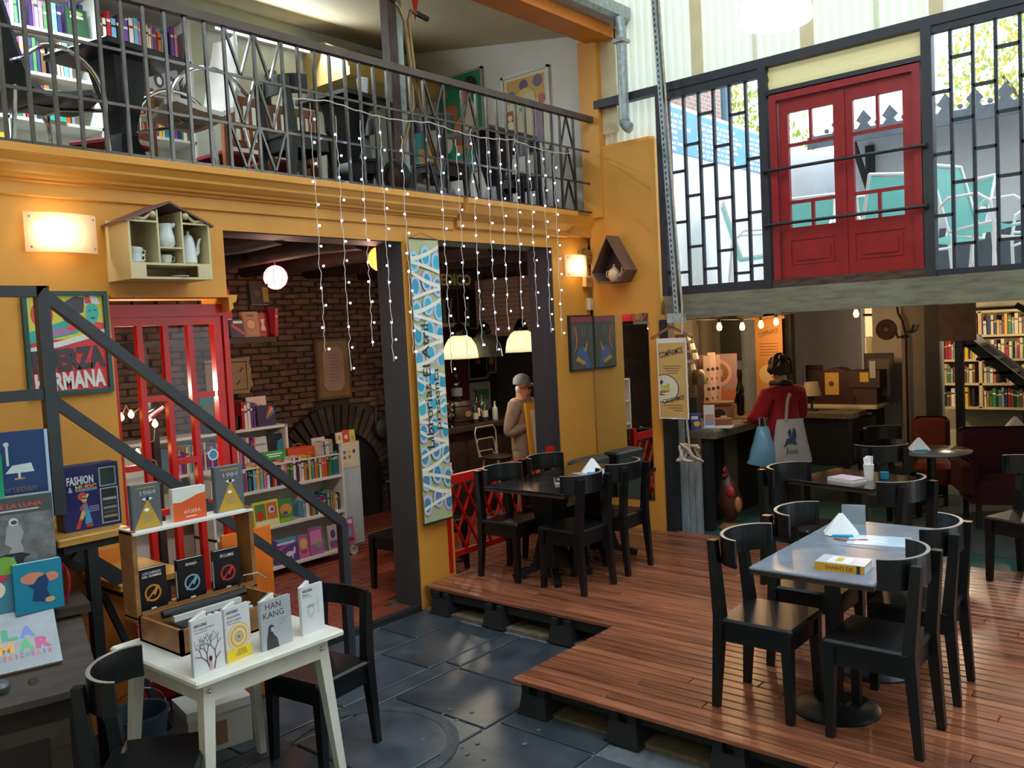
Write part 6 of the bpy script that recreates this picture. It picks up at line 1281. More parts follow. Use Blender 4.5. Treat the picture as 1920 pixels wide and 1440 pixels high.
ar.obj('brick_arch', mat('arch_brick', '4a2e24', .8, var=.3, vs=9, bump=.3), barw)
# acrylic bell pendants
ACR = translucent('smoky_acrylic', '84867a', .4, rough=.15, clear=.45)
for i, (x, z, e) in enumerate(((6.35, 1.80, 1), (6.72, 1.80, 0), (7.32, 1.82, 1))):
    t = thing('pendant_lamp', ['clear acrylic bell pendant over the bar, left of three, lit', 'clear acrylic bell pendant over the bar, middle of three, unlit', 'clear acrylic bell pendant over the bar, right of three, lit'][i], 'lamp', (x, 6.05, z), group='acrylic pendants over the bar')
    MB().lathe([(.185, 0), (.18, .01), (.175, .06), (.16, .13), (.12, .20), (.07, .235)], 28, cap=False).obj('shade', ACR, t, smooth=True)
    MB().lathe([(.075, .23), (.08, .26), (.06, .30), (.045, .34), (.012, .36)], 18).obj('cap', mat('bronze_cap', '2f2a26', .25, .8, var=.1), t, smooth=True); MB().tube([(0, 0, .36), (0, 0, 1.06)], .004, 6).obj('cord', BLKM, t)
    MB().sphere((0, 0, .17), .035, 12, 8).obj('bulb', mat('bar_bulb_on', 'ffdf90', .5, var=0, emit=6, ecol='ffc050') if e else mat('bulb_off', 'd8d8d0', .2, var=0), t, smooth=True)
    if e:
        l = bpy.data.lights.new('bar_lamp_light', 'POINT'); l.energy = 11.0; l.color = (1, .84, .6); l.shadow_soft_size = .05; lo = bpy.data.objects.new('bar_lamp_light', l); COL.objects.link(lo); lo.parent = t; lo.location = (0, 0, .06)
# bottles and barrel
def bottle(label, loc, col, h, r, lab=None, m=None):
    t = thing('bottle', label, 'bottle', loc, group='bottles on the bar'); MB().lathe([(r*.9, 0), (r, .01), (r, h*.58), (r*.75, h*.68), (r*.36, h*.76), (r*.34, h*.93), (r*.42, h*.94), (r*.42, h), (0, h)], 16).obj('glass', m or mat('bottle_'+col, col, .08, var=0, coat=.5), t, smooth=True)
    if lab: MB().lathe([(r*1.02, h*.18), (r*1.02, h*.45)], 16, cap=False).obj('label', C(lab, .6), t)
    return t
bar_ = thing('wooden_barrel', 'small dark wooden barrel on the bar counter', 'barrel', (7.02, 6.80, 1.03)); MB().lathe([(.15, 0), (.17, .06), (.18, .13), (.175, .2), (.155, .27), (.15, .27), (.0, .265)], 22).obj('staves', DWOOD, bar_, smooth=True)
for z in (.05, .21): MB().lathe([(.174, z), (.178, z+.01), (.176, z+.02)], 22, cap=False).obj('hoop', mat('dark_iron', '2a2624', .5, .6), bar_)
flat(ell(.05, .035, 16), C('7a5a3a'), bar_, 'plate', (0, -.181, .13), FY)
bottle('clear glass spirit bottle standing on the barrel', (7.02, 6.78, 1.297), 'b8c4c8', .34, .062, '4a5258', m=glass('clear_bottle', 'c8d4d8', .8, .05))
for i, (x, y, h, c_, lb) in enumerate(((7.34, 6.78, .36, '1a1412', 'c8b890'), (7.24, 6.72, .26, '2a3026', '9aa090'), (7.43, 6.74, .28, '20302a', 'a8a898'), (7.50, 6.85, .30, '3a4a44', 'b8b8b0'), (7.16, 6.88, .30, '6a4428', 'd8c8a0'), (7.58, 6.72, .22, '98a49c', None))):
    bottle(['dark wine bottle with a cream label right of the barrel', 'short dark green bottle beside the barrel', 'green bottle right of the wine bottle', 'tall grey-green bottle beside the man', 'amber bottle behind the barrel', 'small pale bottle at the end of the bar'][i], (x, y, 1.03), c_, h, .034, lb)
ct = thing('cork_jar', 'glass goblet full of corks and caps on the bar counter', 'jar', (6.80, 6.70, 1.03)); MB().lathe([(.05, 0), (.03, .03), (.035, .05), (.07, .12), (.075, .26), (.072, .26)], 18).obj('glass', glass('goblet_glass', 'd8e0dc', .6), ct, smooth=True)
for k in range(26):
    a = k*2.4; MB().sphere((.042*math.cos(a)*(.6+.4*(k % 2)), .042*math.sin(a)*(.6+.4*(k % 2)), .10+k*.0065), .013, 6, 5).obj('cork', C(('8a4a3a', 'b89a6a', '6a2a24', '9aa4a4')[k % 4], .6), ct)
mc = thing('coffee_machine', 'grey blender jug machine left of the bar counter', 'machine', (6.56, 6.85, 1.03)); MB().bev(-.10, .10, -.10, .10, 0, .16, .02).obj('base', C('6a746e', .4), mc); MB().lathe([(.06, .16), (.085, .36), (.08, .36)], 16).obj('jug', glass('jug_glass', 'b4beb8', .8), mc, smooth=True); MB().bev(-.12, .12, -.1, .1, .62, .95, .02).box(-.1, .1, .02, .1, .36, .62).obj('head', C('8d9692', .5), mc)
gn = MB().box(-.065, .065, -.004, 0, -.06, .06).obj('green_notice', C('3fae4a', .5)); place(gn, (6.58, 6.748, 1.76)); tag(gn, 'small green notice on the machine beside the bar', 'notice')
for k in range(4): flat(rect(-.05, .045-.012*(k % 2), .03-k*.022, .036-k*.022), C('1f5a34'), gn, 'text_line', (0, -.0045, 0), FY)
# wire stool at the bar
wsx = thing('wire_stool', 'pale wire-backed bar stool in front of the counter', 'stool', (7.02, 6.22, BZ), R(180))
MB().lathe([(.16, .66), (.17, .68), (.15, .69), (0, .688)], 20).obj('seat', DWOOD, wsx, smooth=True)
for k, s in enumerate((1., .86, .72)): MB().tube([(-.15*s, -.13, .68), (-.17*s, -.16, .88*s+.06), (-.14*s, -.17, .95*s+.05), (.14*s, -.17, .95*s+.05), (.17*s, -.16, .88*s+.06), (.15*s, -.13, .68)], .008, 6).obj('back_wire', mat('pale_wire', 'b0a898', .4, .4, var=0), wsx)
for sx in (-1, 1):
    for sy in (-1, 1): MB().tube([(sx*.10, sy*.10, .67), (sx*.18, sy*.18, 0)], .010, 6).obj('leg', mat('pale_wire', 'b0a898'), wsx)
# small table and dark easel board left of the bar, leaning yellow framed board
cbrd = thing('chalk_board', 'dark chalkboard easel standing just behind the banner', 'chalkboard', (5.62, 6.05, BZ), R(20)); MB().box(-.24, .24, -.02, 0, .15, 1.0).obj('slate', mat('chalk_slate', '1d2422', .8, var=.15), cbrd); MB().box(-.27, -.24, -.03, .01, 0, 1.03).box(.24, .27, -.03, .01, 0, 1.03).box(-.27, .27, -.03, .01, 1.0, 1.04).obj('frame', DWOOD, cbrd)
for k in range(5): flat(rect(-.15, .12-.04*(k % 2), .85-k*.09, .858-k*.09), C('8a9490'), cbrd, 'chalk_line', (0, -.021, 0), FY)
ylb = thing('framed_board', 'yellow framed white board leaning against the dark jamb', 'board', (6.60, 5.16, BZ), R(-20), rx=R(-7)); MB().box(-.17, .17, -.02, .02, .0, 1.33).obj('frame', C('c8942a', .5), ylb); MB().box(-.125, .125, -.023, -.02, .05, 1.26).obj('panel', C('b9c8d0', .4), ylb)
dup(ch0, (5.22, 5.36, BZ), R(170), 'dark chair behind the red fence near the pillar', 'dark chairs in the brick room'); sq_table('dark table behind the red lattice fence with a napkin glass', (5.35, 5.55, BZ), 0, .6, .6, TOPD, 'square cafe tables', disk=False)
nc = thing('napkin_glass', 'white napkins in a glass on the table behind the fence', 'napkins', (5.52, 5.48, BZ+.71)); MB().lathe([(.03, 0), (.035, .09)], 14).obj('glass', WHITE, nc); MB().box(-.025, .025, -.012, .012, .05, .16).obj('napkin', PAPER, nc)
# ================================================================ PEOPLE
SKIN = mat('skin', 'b98468', .5, var=.04); HAIRD = mat('dark_brown_hair', '2a1812', .6, var=.25, vs=30, stretch=(1, 1, .2))
def grow(name, m, parent, chains, sub=2, root=0):
    """continuous surface from joint chains: list of [(x,y,z,r[,ry])...]; shared coordinates weld together"""
    vs_, es, rs, ix = [], [], [], {}
    for ch in chains:
        prev = None
        for p in ch:
            k = tuple(round(c, 4) for c in p[:3])
            if k not in ix: ix[k] = len(vs_); vs_.append(p[:3]); rs.append((p[3], p[4] if len(p) > 4 else p[3]))
            if prev is not None: es.append((prev, ix[k]))
            prev = ix[k]
    me = bpy.data.meshes.new('tmp'); me.from_pydata(vs_, es, []); o = bpy.data.objects.new('tmp', me); COL.objects.link(o)
    o.modifiers.new('s', 'SKIN')
    if not me.skin_vertices: me.skin_vertices
    for i, sv in enumerate(me.skin_vertices[0].data): sv.radius = rs[i]; sv.use_root = (i == root)
    sb_ = o.modifiers.new('u', 'SUBSURF'); sb_.levels = sub; sb_.render_levels = sub
    dg = bpy.context.evaluated_depsgraph_get(); m2 = bpy.data.meshes.new_from_object(o.evaluated_get(dg)); bpy.data.objects.remove(o); bpy.data.meshes.remove(me)
    m2.name = name; m2.materials.clear(); m2.materials.append(m); m2.polygons.foreach_set('use_smooth', [True]*len(m2.polygons))
    return inst(m2, name, parent=parent)
def hand(w, d, side, thumb, curl=.25, s=1.):
    """five finger chains from wrist w (tuple) along unit direction d, spread along side, thumb to the thumb direction"""
    w = Vector(w); d = Vector(d).normalized(); sd = Vector(side).normalized(); nrm = d.cross(sd); th = Vector(thumb).normalized()
    out = []; palm = w+d*.055*s
    out.append([(*w, .026*s, .018*s), (*palm, .036*s, .017*s)])
    for k, ln in enumerate((.068, .078, .074, .058)):
        b = palm+sd*(k-1.5)*.019*s+d*.022*s; p1 = b+d*ln*.5*s+nrm*curl*.01; p2 = b+d*ln*s+nrm*curl*.05
        out.append([(*palm, .036*s, .017*s), (*b, .0095*s), (*p1, .0085*s), (*p2, .007*s)])
    t0 = w+d*.025*s+th*.03*s; out.append([(*w, .026*s, .018*s), (*t0, .012*s), (*(t0+th*.02*s+d*.025*s), .010*s), (*(t0+th*.025*s+d*.05*s), .008*s)])
    return out
def face(p, hz, skin, look=1):
    """eyes, brows, mouth and ears on a head of centre height hz, front at +y"""
    for s in (-1, 1):
        MB().sphere((s*.032, .078, hz+.005), .011, 10, 8).obj('eye', PAPER, p, smooth=True); MB().sphere((s*.032, .087, hz+.005), .005, 8, 6).obj('iris', BLKM, p)
        MB().box(s*.032-.014, s*.032+.014, .086, .090, hz+.024, hz+.029).obj('brow', HAIRD, p)
    MB().sphere((0, .085, hz-.05), .018, 10, 6, sc=(1, .35, .28)).obj('mouth', mat('lips', '8a4a40', .5, var=0), p, smooth=True)
# ---- man with a cap at the bar
mn = thing('person', 'person in a grey cap and beige sweatshirt standing behind the red fence', 'person', (6.72, 5.58, .028), R(-165)); mn.scale = (.9, .9, .9)
pel = (0, 0, .95, .14, .11); 
bodyc = [[pel, (0, 0, 1.10, .13, .10), (0, .0, 1.28, .15, .11), (0, -.01, 1.43, .09, .08), (0, .0, 1.50, .058, .058), (0, .012, 1.57, .076, .086), (0, .012, 1.65, .082, .098), (0, .0, 1.71, .07, .085)],
         [(0, .012, 1.57, .076, .086), (0, .10, 1.592, .013, .013), (0, .106, 1.60, .010, .012)]]
for s in (-1, 1):
    bodyc.append([pel, (s*.09, 0, .90, .085, .09), (s*.095, .01, .50, .055, .06), (s*.10, -.01, .09, .038, .045), (s*.105, .10, .035, .04, .03)])
    bodyc.append([(0, .012, 1.65, .082, .098), (s*.080, .0, 1.62, .014, .022)])
el1, wr1 = (.235, -.10, 1.12), (.10, .17, 1.22)      # his right arm folded up in front
el2, wr2 = (-.22, .06, 1.14), (-.06, .25, 1.28)
bodyc.append([(0, -.01, 1.43, .09, .08), (.17, -.01, 1.42, .06, .06), (*el1, .042), (*wr1, .026, .018)]); bodyc += hand(wr1, (-.15, .45, 1), (.3, .8, -.3), (-.8, .2, .3))
bodyc.append([(0, -.01, 1.43, .09, .08), (-.17, -.01, 1.42, .06, .06), (*el2, .042), (*wr2, .026, .018)]); bodyc += hand(wr2, (.15, .4, 1), (.3, .8, -.3), (.8, .2, .3))
grow('body', SKIN, mn, bodyc)
SWT = mat('beige_knit', '9a8872', .85, var=.12, vs=8, bump=.25, bs=60)
swc = [[(0, 0, .82, .18, .155), (0, 0, .95, .185, .155), (0, 0, 1.10, .18, .15), (0, .0, 1.28, .19, .145), (0, -.01, 1.44, .14, .105), (0, .0, 1.49, .08, .078)]]
for s, e, w__ in ((1, el1, wr1), (-1, el2, wr2)):
    w2_ = tuple(Vector(e)*.12+Vector(w__)*.88)
    swc.append([(0, -.01, 1.44, .14, .105), (s*.18, -.01, 1.43, .088, .088), (*(Vector((s*.175, -.01, 1.40))*.45+Vector(e)*.55), .082), (*e, .08), (*(Vector(e)*.5+Vector(w__)*.5), .062), (*w2_, .038)])
grow('sweatshirt', SWT, mn, swc)
TRS = mat('beige_trousers', '8f7f6c', .85, var=.08, bump=.1)
trc = [[(0, 0, 1.0, .15, .125), (0, 0, .92, .155, .13)]]
for s in (-1, 1): trc.append([(0, 0, .92, .155, .13), (s*.09, 0, .82, .105, .115), (s*.098, .01, .48, .085, .085), (s*.10, -.01, .10, .07, .07)])
grow('trousers', TRS, mn, trc)
for s in (-1, 1): MB().bev(s*.105-.045, s*.105+.045, -.07, .17, 0, .07, .02).obj('shoe', BLKM, mn)
cp = MB()
cp.lathe([(.098, 0), (.099, .03), (.09, .07), (.06, .10), (.015, .115), (.0, .117)], 22, c=(0, .0, 1.655), cap=False)
cp.obj('cap', mat('grey_blue_cap', '7b8794', .75, var=.08), mn, smooth=True)
MB().grid(lambda u, v: ((u*2-1)*.085, .085+.085*v*(1-(u*2-1)**2*.35), 1.672-.025*v-.018*(u*2-1)**2), 10, 4).obj('cap_brim', mat('brown_brim', '7a4a34', .7, var=.05), mn, smooth=True)
flat(rect(-.012, .012, -.014, .014), C('48566a'), mn, 'cap_badge', (.0, .1, 1.705), (R(75), 0, R(180)))
face(mn, 1.605, SKIN)
for s in (-1, 1): MB().tube([(s*.033+.024*math.cos(2*PI*k/12), .098, 1.612+.02*math.sin(2*PI*k/12)) for k in range(12)], .003, 5, closed=True).tube([(s*.057, .096, 1.615), (s*.082, .0, 1.62)], .0025, 5).obj('glasses', BLKM, mn)
for s in (-1, 1): MB().sphere((s*.088, -.01, 1.60), .03, 12, 8, sc=(.5, 1, 1.2)).obj('headphone', WHITE, mn, smooth=True)
MB().tube([(.09*math.cos(PI*k/10), -.03, 1.62+.07*math.sin(PI*k/10)*-.6) for k in range(11)], .008, 6).obj('headband', WHITE, mn)
# ---- woman in red at the counter
wn = thing('person', 'person in a red cardigan with dark hair standing at the shop counter', 'person', (7.68, 3.27, .15), R(-30)); wn.scale = (.92, .87, .87)
bodyc = [[(0, 0, .95, .15, .12), (0, 0, 1.10, .14, .11), (0, .0, 1.28, .15, .115), (0, .0, 1.43, .09, .08), (0, .02, 1.50, .05, .05), (0, .05, 1.57, .07, .08), (0, .05, 1.65, .076, .09), (0, .04, 1.71, .064, .078)],
         [(0, .05, 1.57, .07, .08), (0, .135, 1.59, .013, .013), (0, .142, 1.597, .010, .012)]]
for s in (-1, 1):
    bodyc.append([(0, 0, .95, .15, .12), (s*.09, 0, .90, .09, .095), (s*.095, .01, .50, .055, .06), (s*.10, -.01, .09, .038, .045), (s*.105, .10, .035, .04, .03)])
    bodyc.append([(0, .05, 1.65, .076, .09), (s*.075, .03, 1.62, .014, .022)])
el1, wr1 = (-.28, .05, 1.13), (-.20, .30, 1.12); el2, wr2 = (.26, .06, 1.12), (.12, .30, 1.12)
for s, e, w__ in ((-1, el1, wr1), (1, el2, wr2)):
    bodyc.append([(0, .0, 1.43, .09, .08), (s*.17, 0, 1.41, .06, .06), (*e, .042), (*w__, .026, .018)]); bodyc += hand(w__, (-s*.15, 1, -.1), (1, 0, 0), (-s, .3, 0))
grow('body', SKIN, wn, bodyc)
RC = mat('red_cardigan', '9a0e1c', .85, var=.1, vs=7, bump=.15)
swc = [[(0, -.01, .78, .205, .165), (0, 0, .95, .195, .16), (0, 0, 1.12, .185, .145), (0, .0, 1.30, .185, .14), (0, .0, 1.43, .12, .10), (0, .01, 1.465, .085, .08)]]
for s, e, w__ in ((-1, el1, wr1), (1, el2, wr2)):
    swc.append([(0, .0, 1.43, .12, .10), (s*.175, 0, 1.39, .09, .09), (*(Vector((s*.175, 0, 1.39))*.45+Vector(e)*.55), .09), (*e, .088), (*(Vector(e)*.5+Vector(w__)*.5), .072), (*(Vector(e)*.15+Vector(w__)*.85), .05)])
grow('cardigan', RC, wn, swc)
trc = [[(0, 0, 1.0, .16, .13), (0, 0, .92, .165, .14)]]
for s in (-1, 1): trc.append([(0, 0, .92, .165, .14), (s*.09, 0, .82, .11, .12), (s*.098, .01, .48, .09, .09), (s*.10, -.01, .10, .075, .075)])
grow('trousers', mat('black_trousers', '14161a', .8, var=.1), wn, trc)
for s in (-1, 1): MB().bev(s*.105-.045, s*.105+.045, -.07, .17, 0, .07, .02).obj('shoe', BLKM, wn)
hm = MB()
def hfn(u, v):
    a = R(-215)+u*R(250); ph = v*R(128)
    r_ = .115+.01*math.sin(u*40)+.008*math.sin(v*17+u*9)
    return (r_*math.sin(ph)*math.cos(a)*1.0, .03+r_*math.sin(ph)*math.sin(a)*1.1, 1.665+r_*1.15*math.cos(ph))
hm.grid(hfn, 40, 14); hm.obj('hair', HAIRD, wn, smooth=True)
MB().tube([(.085*math.cos(a)*1.1, .02+.08*math.sin(a), 1.485+.012*math.sin(3*a)) for a in [k*2*PI/14 for k in range(14)]], .035, 8, closed=True).obj('scarf', mat('dark_scarf', '22191a', .9, var=.2), wn, smooth=True)
face(wn, 1.60, SKIN); 
for e_ in wn.children:
    if e_.name.split('.')[0] in ('eye', 'iris', 'brow', 'mouth'): e_.location = (0, .042, 0)
MB().tube([(-.06, .06, 1.745), (0, .04, 1.77), (.06, .06, 1.745)], .006, 6).obj('sunglasses_on_head', CHROME, wn)
# tote bag and plastic bag
tb = thing('tote_bag', 'cream canvas tote bag with a blue dog drawing on the back', 'bag', (7.51, 3.14, .74), R(-52))
def bagfn(w0, w1, h, dep): return lambda u, v: (None)
def soft_bag(w0, w1, h, d, wav=.01):
    mb = MB(); n_ = 22
    rings = []
    for j in range(9):
        v = j/8; ww = w0*(1-v)+w1*v; dd = d*math.sin(PI*min(.98, .12+v*.86))**.6; rings.append([(ww*math.cos(2*PI*i/n_)*(1+wav*math.sin(i*3+j)), dd*math.sin(2*PI*i/n_), h*v+(.012*math.cos(4*PI*i/n_) if j == 0 else 0)) for i in range(n_)])
    V = [p for r_ in rings for p in r_]; F = [(j*n_+i, j*n_+(i+1) % n_, (j+1)*n_+(i+1) % n_, (j+1)*n_+i) for j in range(8) for i in range(n_)]+[tuple(range(n_-1, -1, -1)), tuple(range(8*n_, 9*n_))]
    return mb.add(V, F)
soft_bag(.19, .115, .40, .06).obj('body', mat('canvas', '9f9690', .85, var=.08, bump=.2), tb, smooth=True)
MB().tube([(-.04, -.02, .38), (-.02, -.01, .55), (.02, .06, .62), (.04, .10, .60)], .014, 6).obj('strap', mat('canvas', '9f9690'), tb); MB().tube([(.05, .0, .39), (.10, .06, .38), (.15, .12, .38)], .012, 6).obj('strap', mat('canvas', '9f9690'), tb)
DOG = C('1f3050', .6)
for poly in ([(-.07, .17), (-.055, .17), (-.03, .23), (.0, .235), (.02, .28), (.03, .335), (.05, .31), (.055, .26), (.045, .21), (.06, .18), (.045, .175), (.02, .19), (-.02, .185), (-.05, .16)], [(-.005, .235), (-.02, .29), (.0, .325), (.012, .28)]): flat(poly, DOG, tb, 'dog_drawing', (-.02, -.068, 0), FY)
for ch_, x_, w_, h_, z_ in (('J', -.052, .024, .056, .122), ('o', -.012, .034, .036, .115), ('e', .03, .034, .036, .115)): text(ch_, w_, h_, DOG, tb, (x_, -.068, z_), FY)
pbg = thing('plastic_bag', 'pale blue plastic carrier bag hanging from the left forearm', 'bag', (7.38, 3.34, .74), R(-52))
soft_bag(.145, .05, .34, .09, .05).obj('body', translucent('blue_plastic', '86b8d0', .4, rough=.25), pbg, smooth=True)
MB().tube([(-.03, 0, .33), (-.02, .02, .42), (.02, .02, .42), (.03, 0, .33)], .006, 6).obj('handle', translucent('blue_plastic', '86b8d0'), pbg)
MB().sphere((-.03, -.05, .12), .05, 12, 8, sc=(1, .6, .8)).obj('contents', C('3fa0c0', .5), pbg)
# ================================================================ RED DOORS AND TERRACE
random.seed(51)
dr = thing('red_double_door', 'red glazed double door in the window screen above the beam', 'door', (6.77, 1.78, 2.35))
DW, DH = 1.12, 1.46
MB().box(-.05, .05, 0, .055, 0, DH).obj('frame_jamb', REDD, dr); MB().box(-.05, .05, DW-.055, DW, 0, DH).obj('frame_jamb', REDD, dr); MB().box(-.05, .05, .055, DW-.055, DH-.06, DH).obj('frame_head', REDD, dr)
for s in (0, 1):
    a = .06+s*.50; b_ = a+.495; lf = MB().box(-.02, .02, a, a+.07, 0, DH-.065).box(-.02, .02, b_-.07, b_, 0, DH-.065).box(-.02, .02, a+.07, b_-.07, DH-.165, DH-.065).box(-.02, .02, a+.07, b_-.07, 0, .09).box(-.02, .02, a+.07, b_-.07, .30, .40).obj('leaf', REDD, dr)
    c0, c1 = a+.07, b_-.07; cm = (c0+c1)/2
    MB().box(-.015, .015, c0, c1, 1.03, 1.055).obj('glazing_bar', REDD, lf); MB().box(-.015, .015, c0, c1, .585, .61).obj('glazing_bar', REDD, lf)
    MB().box(-.015, .015, cm-.011, cm+.011, 1.055, DH-.165).obj('glazing_bar', REDD, lf); MB().box(-.015, .015, cm-.011, cm+.011, .40, .585).obj('glazing_bar', REDD, lf)
    for p, q, z0, z1 in ((c0, cm-.011, 1.055, DH-.165), (cm+.011, c1, 1.055, DH-.165), (c0, c1, .61, 1.03), (c0, cm-.011, .40, .585), (cm+.011, c1, .40, .585)): MB().box(-.002, .002, p, q, z0, z1).obj('pane', PANE, lf)
    MB().box(-.012, .012, c0, c1, .09, .30).obj('panel_field', REDD, lf)
    MB().prism([(c0+.02, .11), (c1-.02, .11), (c1-.02, .28), (c0+.02, .28)], -.018, -.012, 'x').prism([(c0+.045, .14), (c1-.045, .14), (c1-.045, .25), (c0+.045, .25)], -.026, -.018, 'x').obj('raised_panel', REDD, lf)
MB().box(-.03, -.02, .54, .575, 0, DH-.08).obj('astragal', REDD, dr)
for i, z in enumerate((3.21, 2.785)):
    o = MB().tube([(6.685, 1.74, z), (6.685, 2.95, z)], .013, 8).box(6.685, 6.72, 1.735, 1.765, z-.015, z+.015).box(6.685, 6.72, 2.925, 2.955, z-.015, z+.015).obj('guard_bar', BLKM); tag(o, ['upper black iron guard bar across the red doors', 'lower black iron guard bar across the red doors'][i], 'bar', 'guard bars across the red doors')
# terrace garden chairs: white tube frames with teal sling
TUBE = mat('white_tube', 'eef0f0', .35, var=0); SLING = translucent('teal_sling', '6fb4ac', .4)
def garden_chair(label, loc, rz):
    t = thing('garden_chair', label, 'chair', loc, rz, 'white and teal garden chairs on the terrace')
    for s in (-1, 1):
        MB().tube([(s*.24, .24, 0), (s*.24, .25, .35), (s*.24, .22, .55), (s*.24, .12, .62), (s*.24, -.12, .62), (s*.24, -.20, .55), (s*.24, -.26, 0)], .014, 8).obj('side_frame', TUBE, t, smooth=True)
        MB().tube([(s*.21, .24, .40), (s*.21, -.14, .36), (s*.21, -.30, .92)], .013, 8).obj('sling_rail', TUBE, t, smooth=True)
    MB().tube([(-.21, -.30, .92), (.21, -.30, .92)], .013, 8).obj('cross_tube', TUBE, t); MB().tube([(-.24, .245, .28), (.24, .245, .28)], .012, 8).obj('cross_tube', TUBE, t)
    pf_ = [(.235, .395), (.05, .365), (-.14, .35), (-.19, .50), (-.25, .72), (-.30, .91)]
    def fn(u, v):
        k = min(4.999, v*5); i = int(k); f = k-i; y = pf_[i][0]*(1-f)+pf_[i+1][0]*f; z = pf_[i][1]*(1-f)+pf_[i+1][1]*f
        return (-.205+.41*u, y, z-.02*math.sin(PI*u))
    MB().grid(fn, 6, 10).obj('sling', SLING, t, smooth=True); return t
for (x, y, a, lb) in ((8.35, 3.80, -150, 'white and teal garden chair behind the left lattice window'), (8.25, 3.22, 100, 'white and teal garden chair cut by the left window post'), (8.05, 2.55, -40, 'white and teal garden chair low behind the left red door'), (8.65, 2.05, 60, 'white and teal garden chair with raised leg behind the right red door'), (7.75, 1.62, 160, 'white and teal garden chair just right of the red doors'), (7.75, .92, 190, 'white and teal garden chair in the right lattice window'), (8.75, 1.30, 20, 'white and teal garden chair behind the ones at the right window'), (9.3, 2.75, -100, 'white and teal garden chair farthest back on the terrace')):
    garden_chair(lb, (x, y, 2.30), R(a))
# house across the terrace with fretwork eaves
hz_ = thing('garden_house', 'white house across the terrace with grey fretwork eaves', 'house', (0, 0, 0))
MB().box(11.2, 12.4, -1.6, 3.9, 2.3, 4.265).obj('wall', mat('house_wall', 'd4dae0', .8, var=.03), hz_)
ROOF = mat('grey_zinc_roof', '59626c', .6, var=.15)
MB().prism([(10.35, 4.10), (12.6, 4.55), (12.6, 4.60), (10.35, 4.16)], -1.6, 4.0, 'y').obj('roof', ROOF, hz_)
MB().box(10.33, 10.36, -1.6, 4.0, 4.02, 4.16).obj('fascia', ROOF, hz_)
fm = MB().prism([(-.075, 0), (-.04, .05), (-.085, .09), (0, .20), (.085, .09), (.04, .05), (.075, 0)], -.01, .01, 'x').lathe([(.001, -.01), (.028, -.008), (.028, .008), (.001, .01)], 10, M=Matrix.Translation((0, .14, .035)) @ Matrix.Rotation(R(90), 4, 'Y')).mesh('fret', ROOF)
for k in range(19): inst(fm, 'fret_finial', (10.345, -1.5+k*.285, 4.16), parent=hz_)
for k, y in enumerate((3.55, 1.0)):
    MB().bar((11.2, y, 3.45), (10.6, y, 4.05), .05, .07).obj('bracket', BLKM, hz_); MB().box(11.15, 11.2, y-.05, y+.05, 3.1, 4.1).obj('bracket_plate', BLKM, hz_)
MB().box(11.18, 11.2, 1.9, 2.9, 2.45, 3.0).obj('window', C('4a5660', .3), hz_); MB().box(11.18, 11.2, -.2, .9, 2.5, 3.1).obj('window', C('4a5660', .3), hz_)
MB().box(11.17, 11.19, 2.37, 2.43, 2.45, 3.0).obj('window_bar', WHITE, hz_)
gls = MB().sphere((0, 0, 0), .07, 14, 10).obj('globe_lamp', mat('unlit_globe', 'f4f4f0', .3, var=0), smooth=True); place(gls, (10.55, 1.35, 3.75)); tag(gls, 'white globe lamp under the eaves behind the right window', 'lamp')
gls2 = MB().sphere((0, 0, 0), .07, 14, 10).obj('globe_lamp', mat('unlit_globe', 'f4f4f0'), smooth=True); place(gls2, (10.55, 1.05, 3.78)); tag(gls2, 'second white globe lamp under the eaves, further right', 'lamp')
for o in (gls, gls2): MB().tube([(0, 0, .06), (0, 0, .30)], .008, 6).obj('stem', BLKM, o)
# brick tower, utility post, trees
bt = struct('wall_tower', MB().box(8.2, 11.6, 5.6, 7.5, 2.0, 7.2), None)
def brickmat():
    m = bpy.data.materials.new('far_brick'); m.use_nodes = True; N = m.node_tree.nodes; L = m.node_tree.links; b = N['Principled BSDF']; b.inputs['Roughness'].default_value = .9
    tc = N.new('ShaderNodeTexCoord'); mp = N.new('ShaderNodeMapping'); mp.inputs['Rotation'].default_value = (R(90), 0, 0); br = N.new('ShaderNodeTexBrick'); br.inputs['Scale'].default_value = 4.5
    br.inputs['Color1'].default_value = (*lin('a8887c'), 1); br.inputs['Color2'].default_value = (*lin('8f7468'), 1); br.inputs['Mortar'].default_value = (*lin('b8aca4'), 1); br.inputs['Mortar Size'].default_value = .02
    L.new(tc.outputs['Object'], mp.inputs[0]); L.new(mp.outputs[0], br.inputs['Vector']); L.new(br.outputs['Color'], b.inputs['Base Color']); return m
bt.data.materials.clear(); bt.data.materials.append(brickmat())
up_ = thing('utility_post', 'slim grey utility post with clamps behind the blue mural', 'post', (9.55, 4.65, 2.0)); MB().tube([(0, 0, 0), (0, 0, 3.6)], .05, 10).obj('pole', C('5f7f92', .5), up_); MB().box(-.07, .07, -.07, .07, 1.75, 1.85).box(-.09, .05, -.07, .03, 1.3, 1.36).obj('clamp', C('8a8d8e', .5), up_)
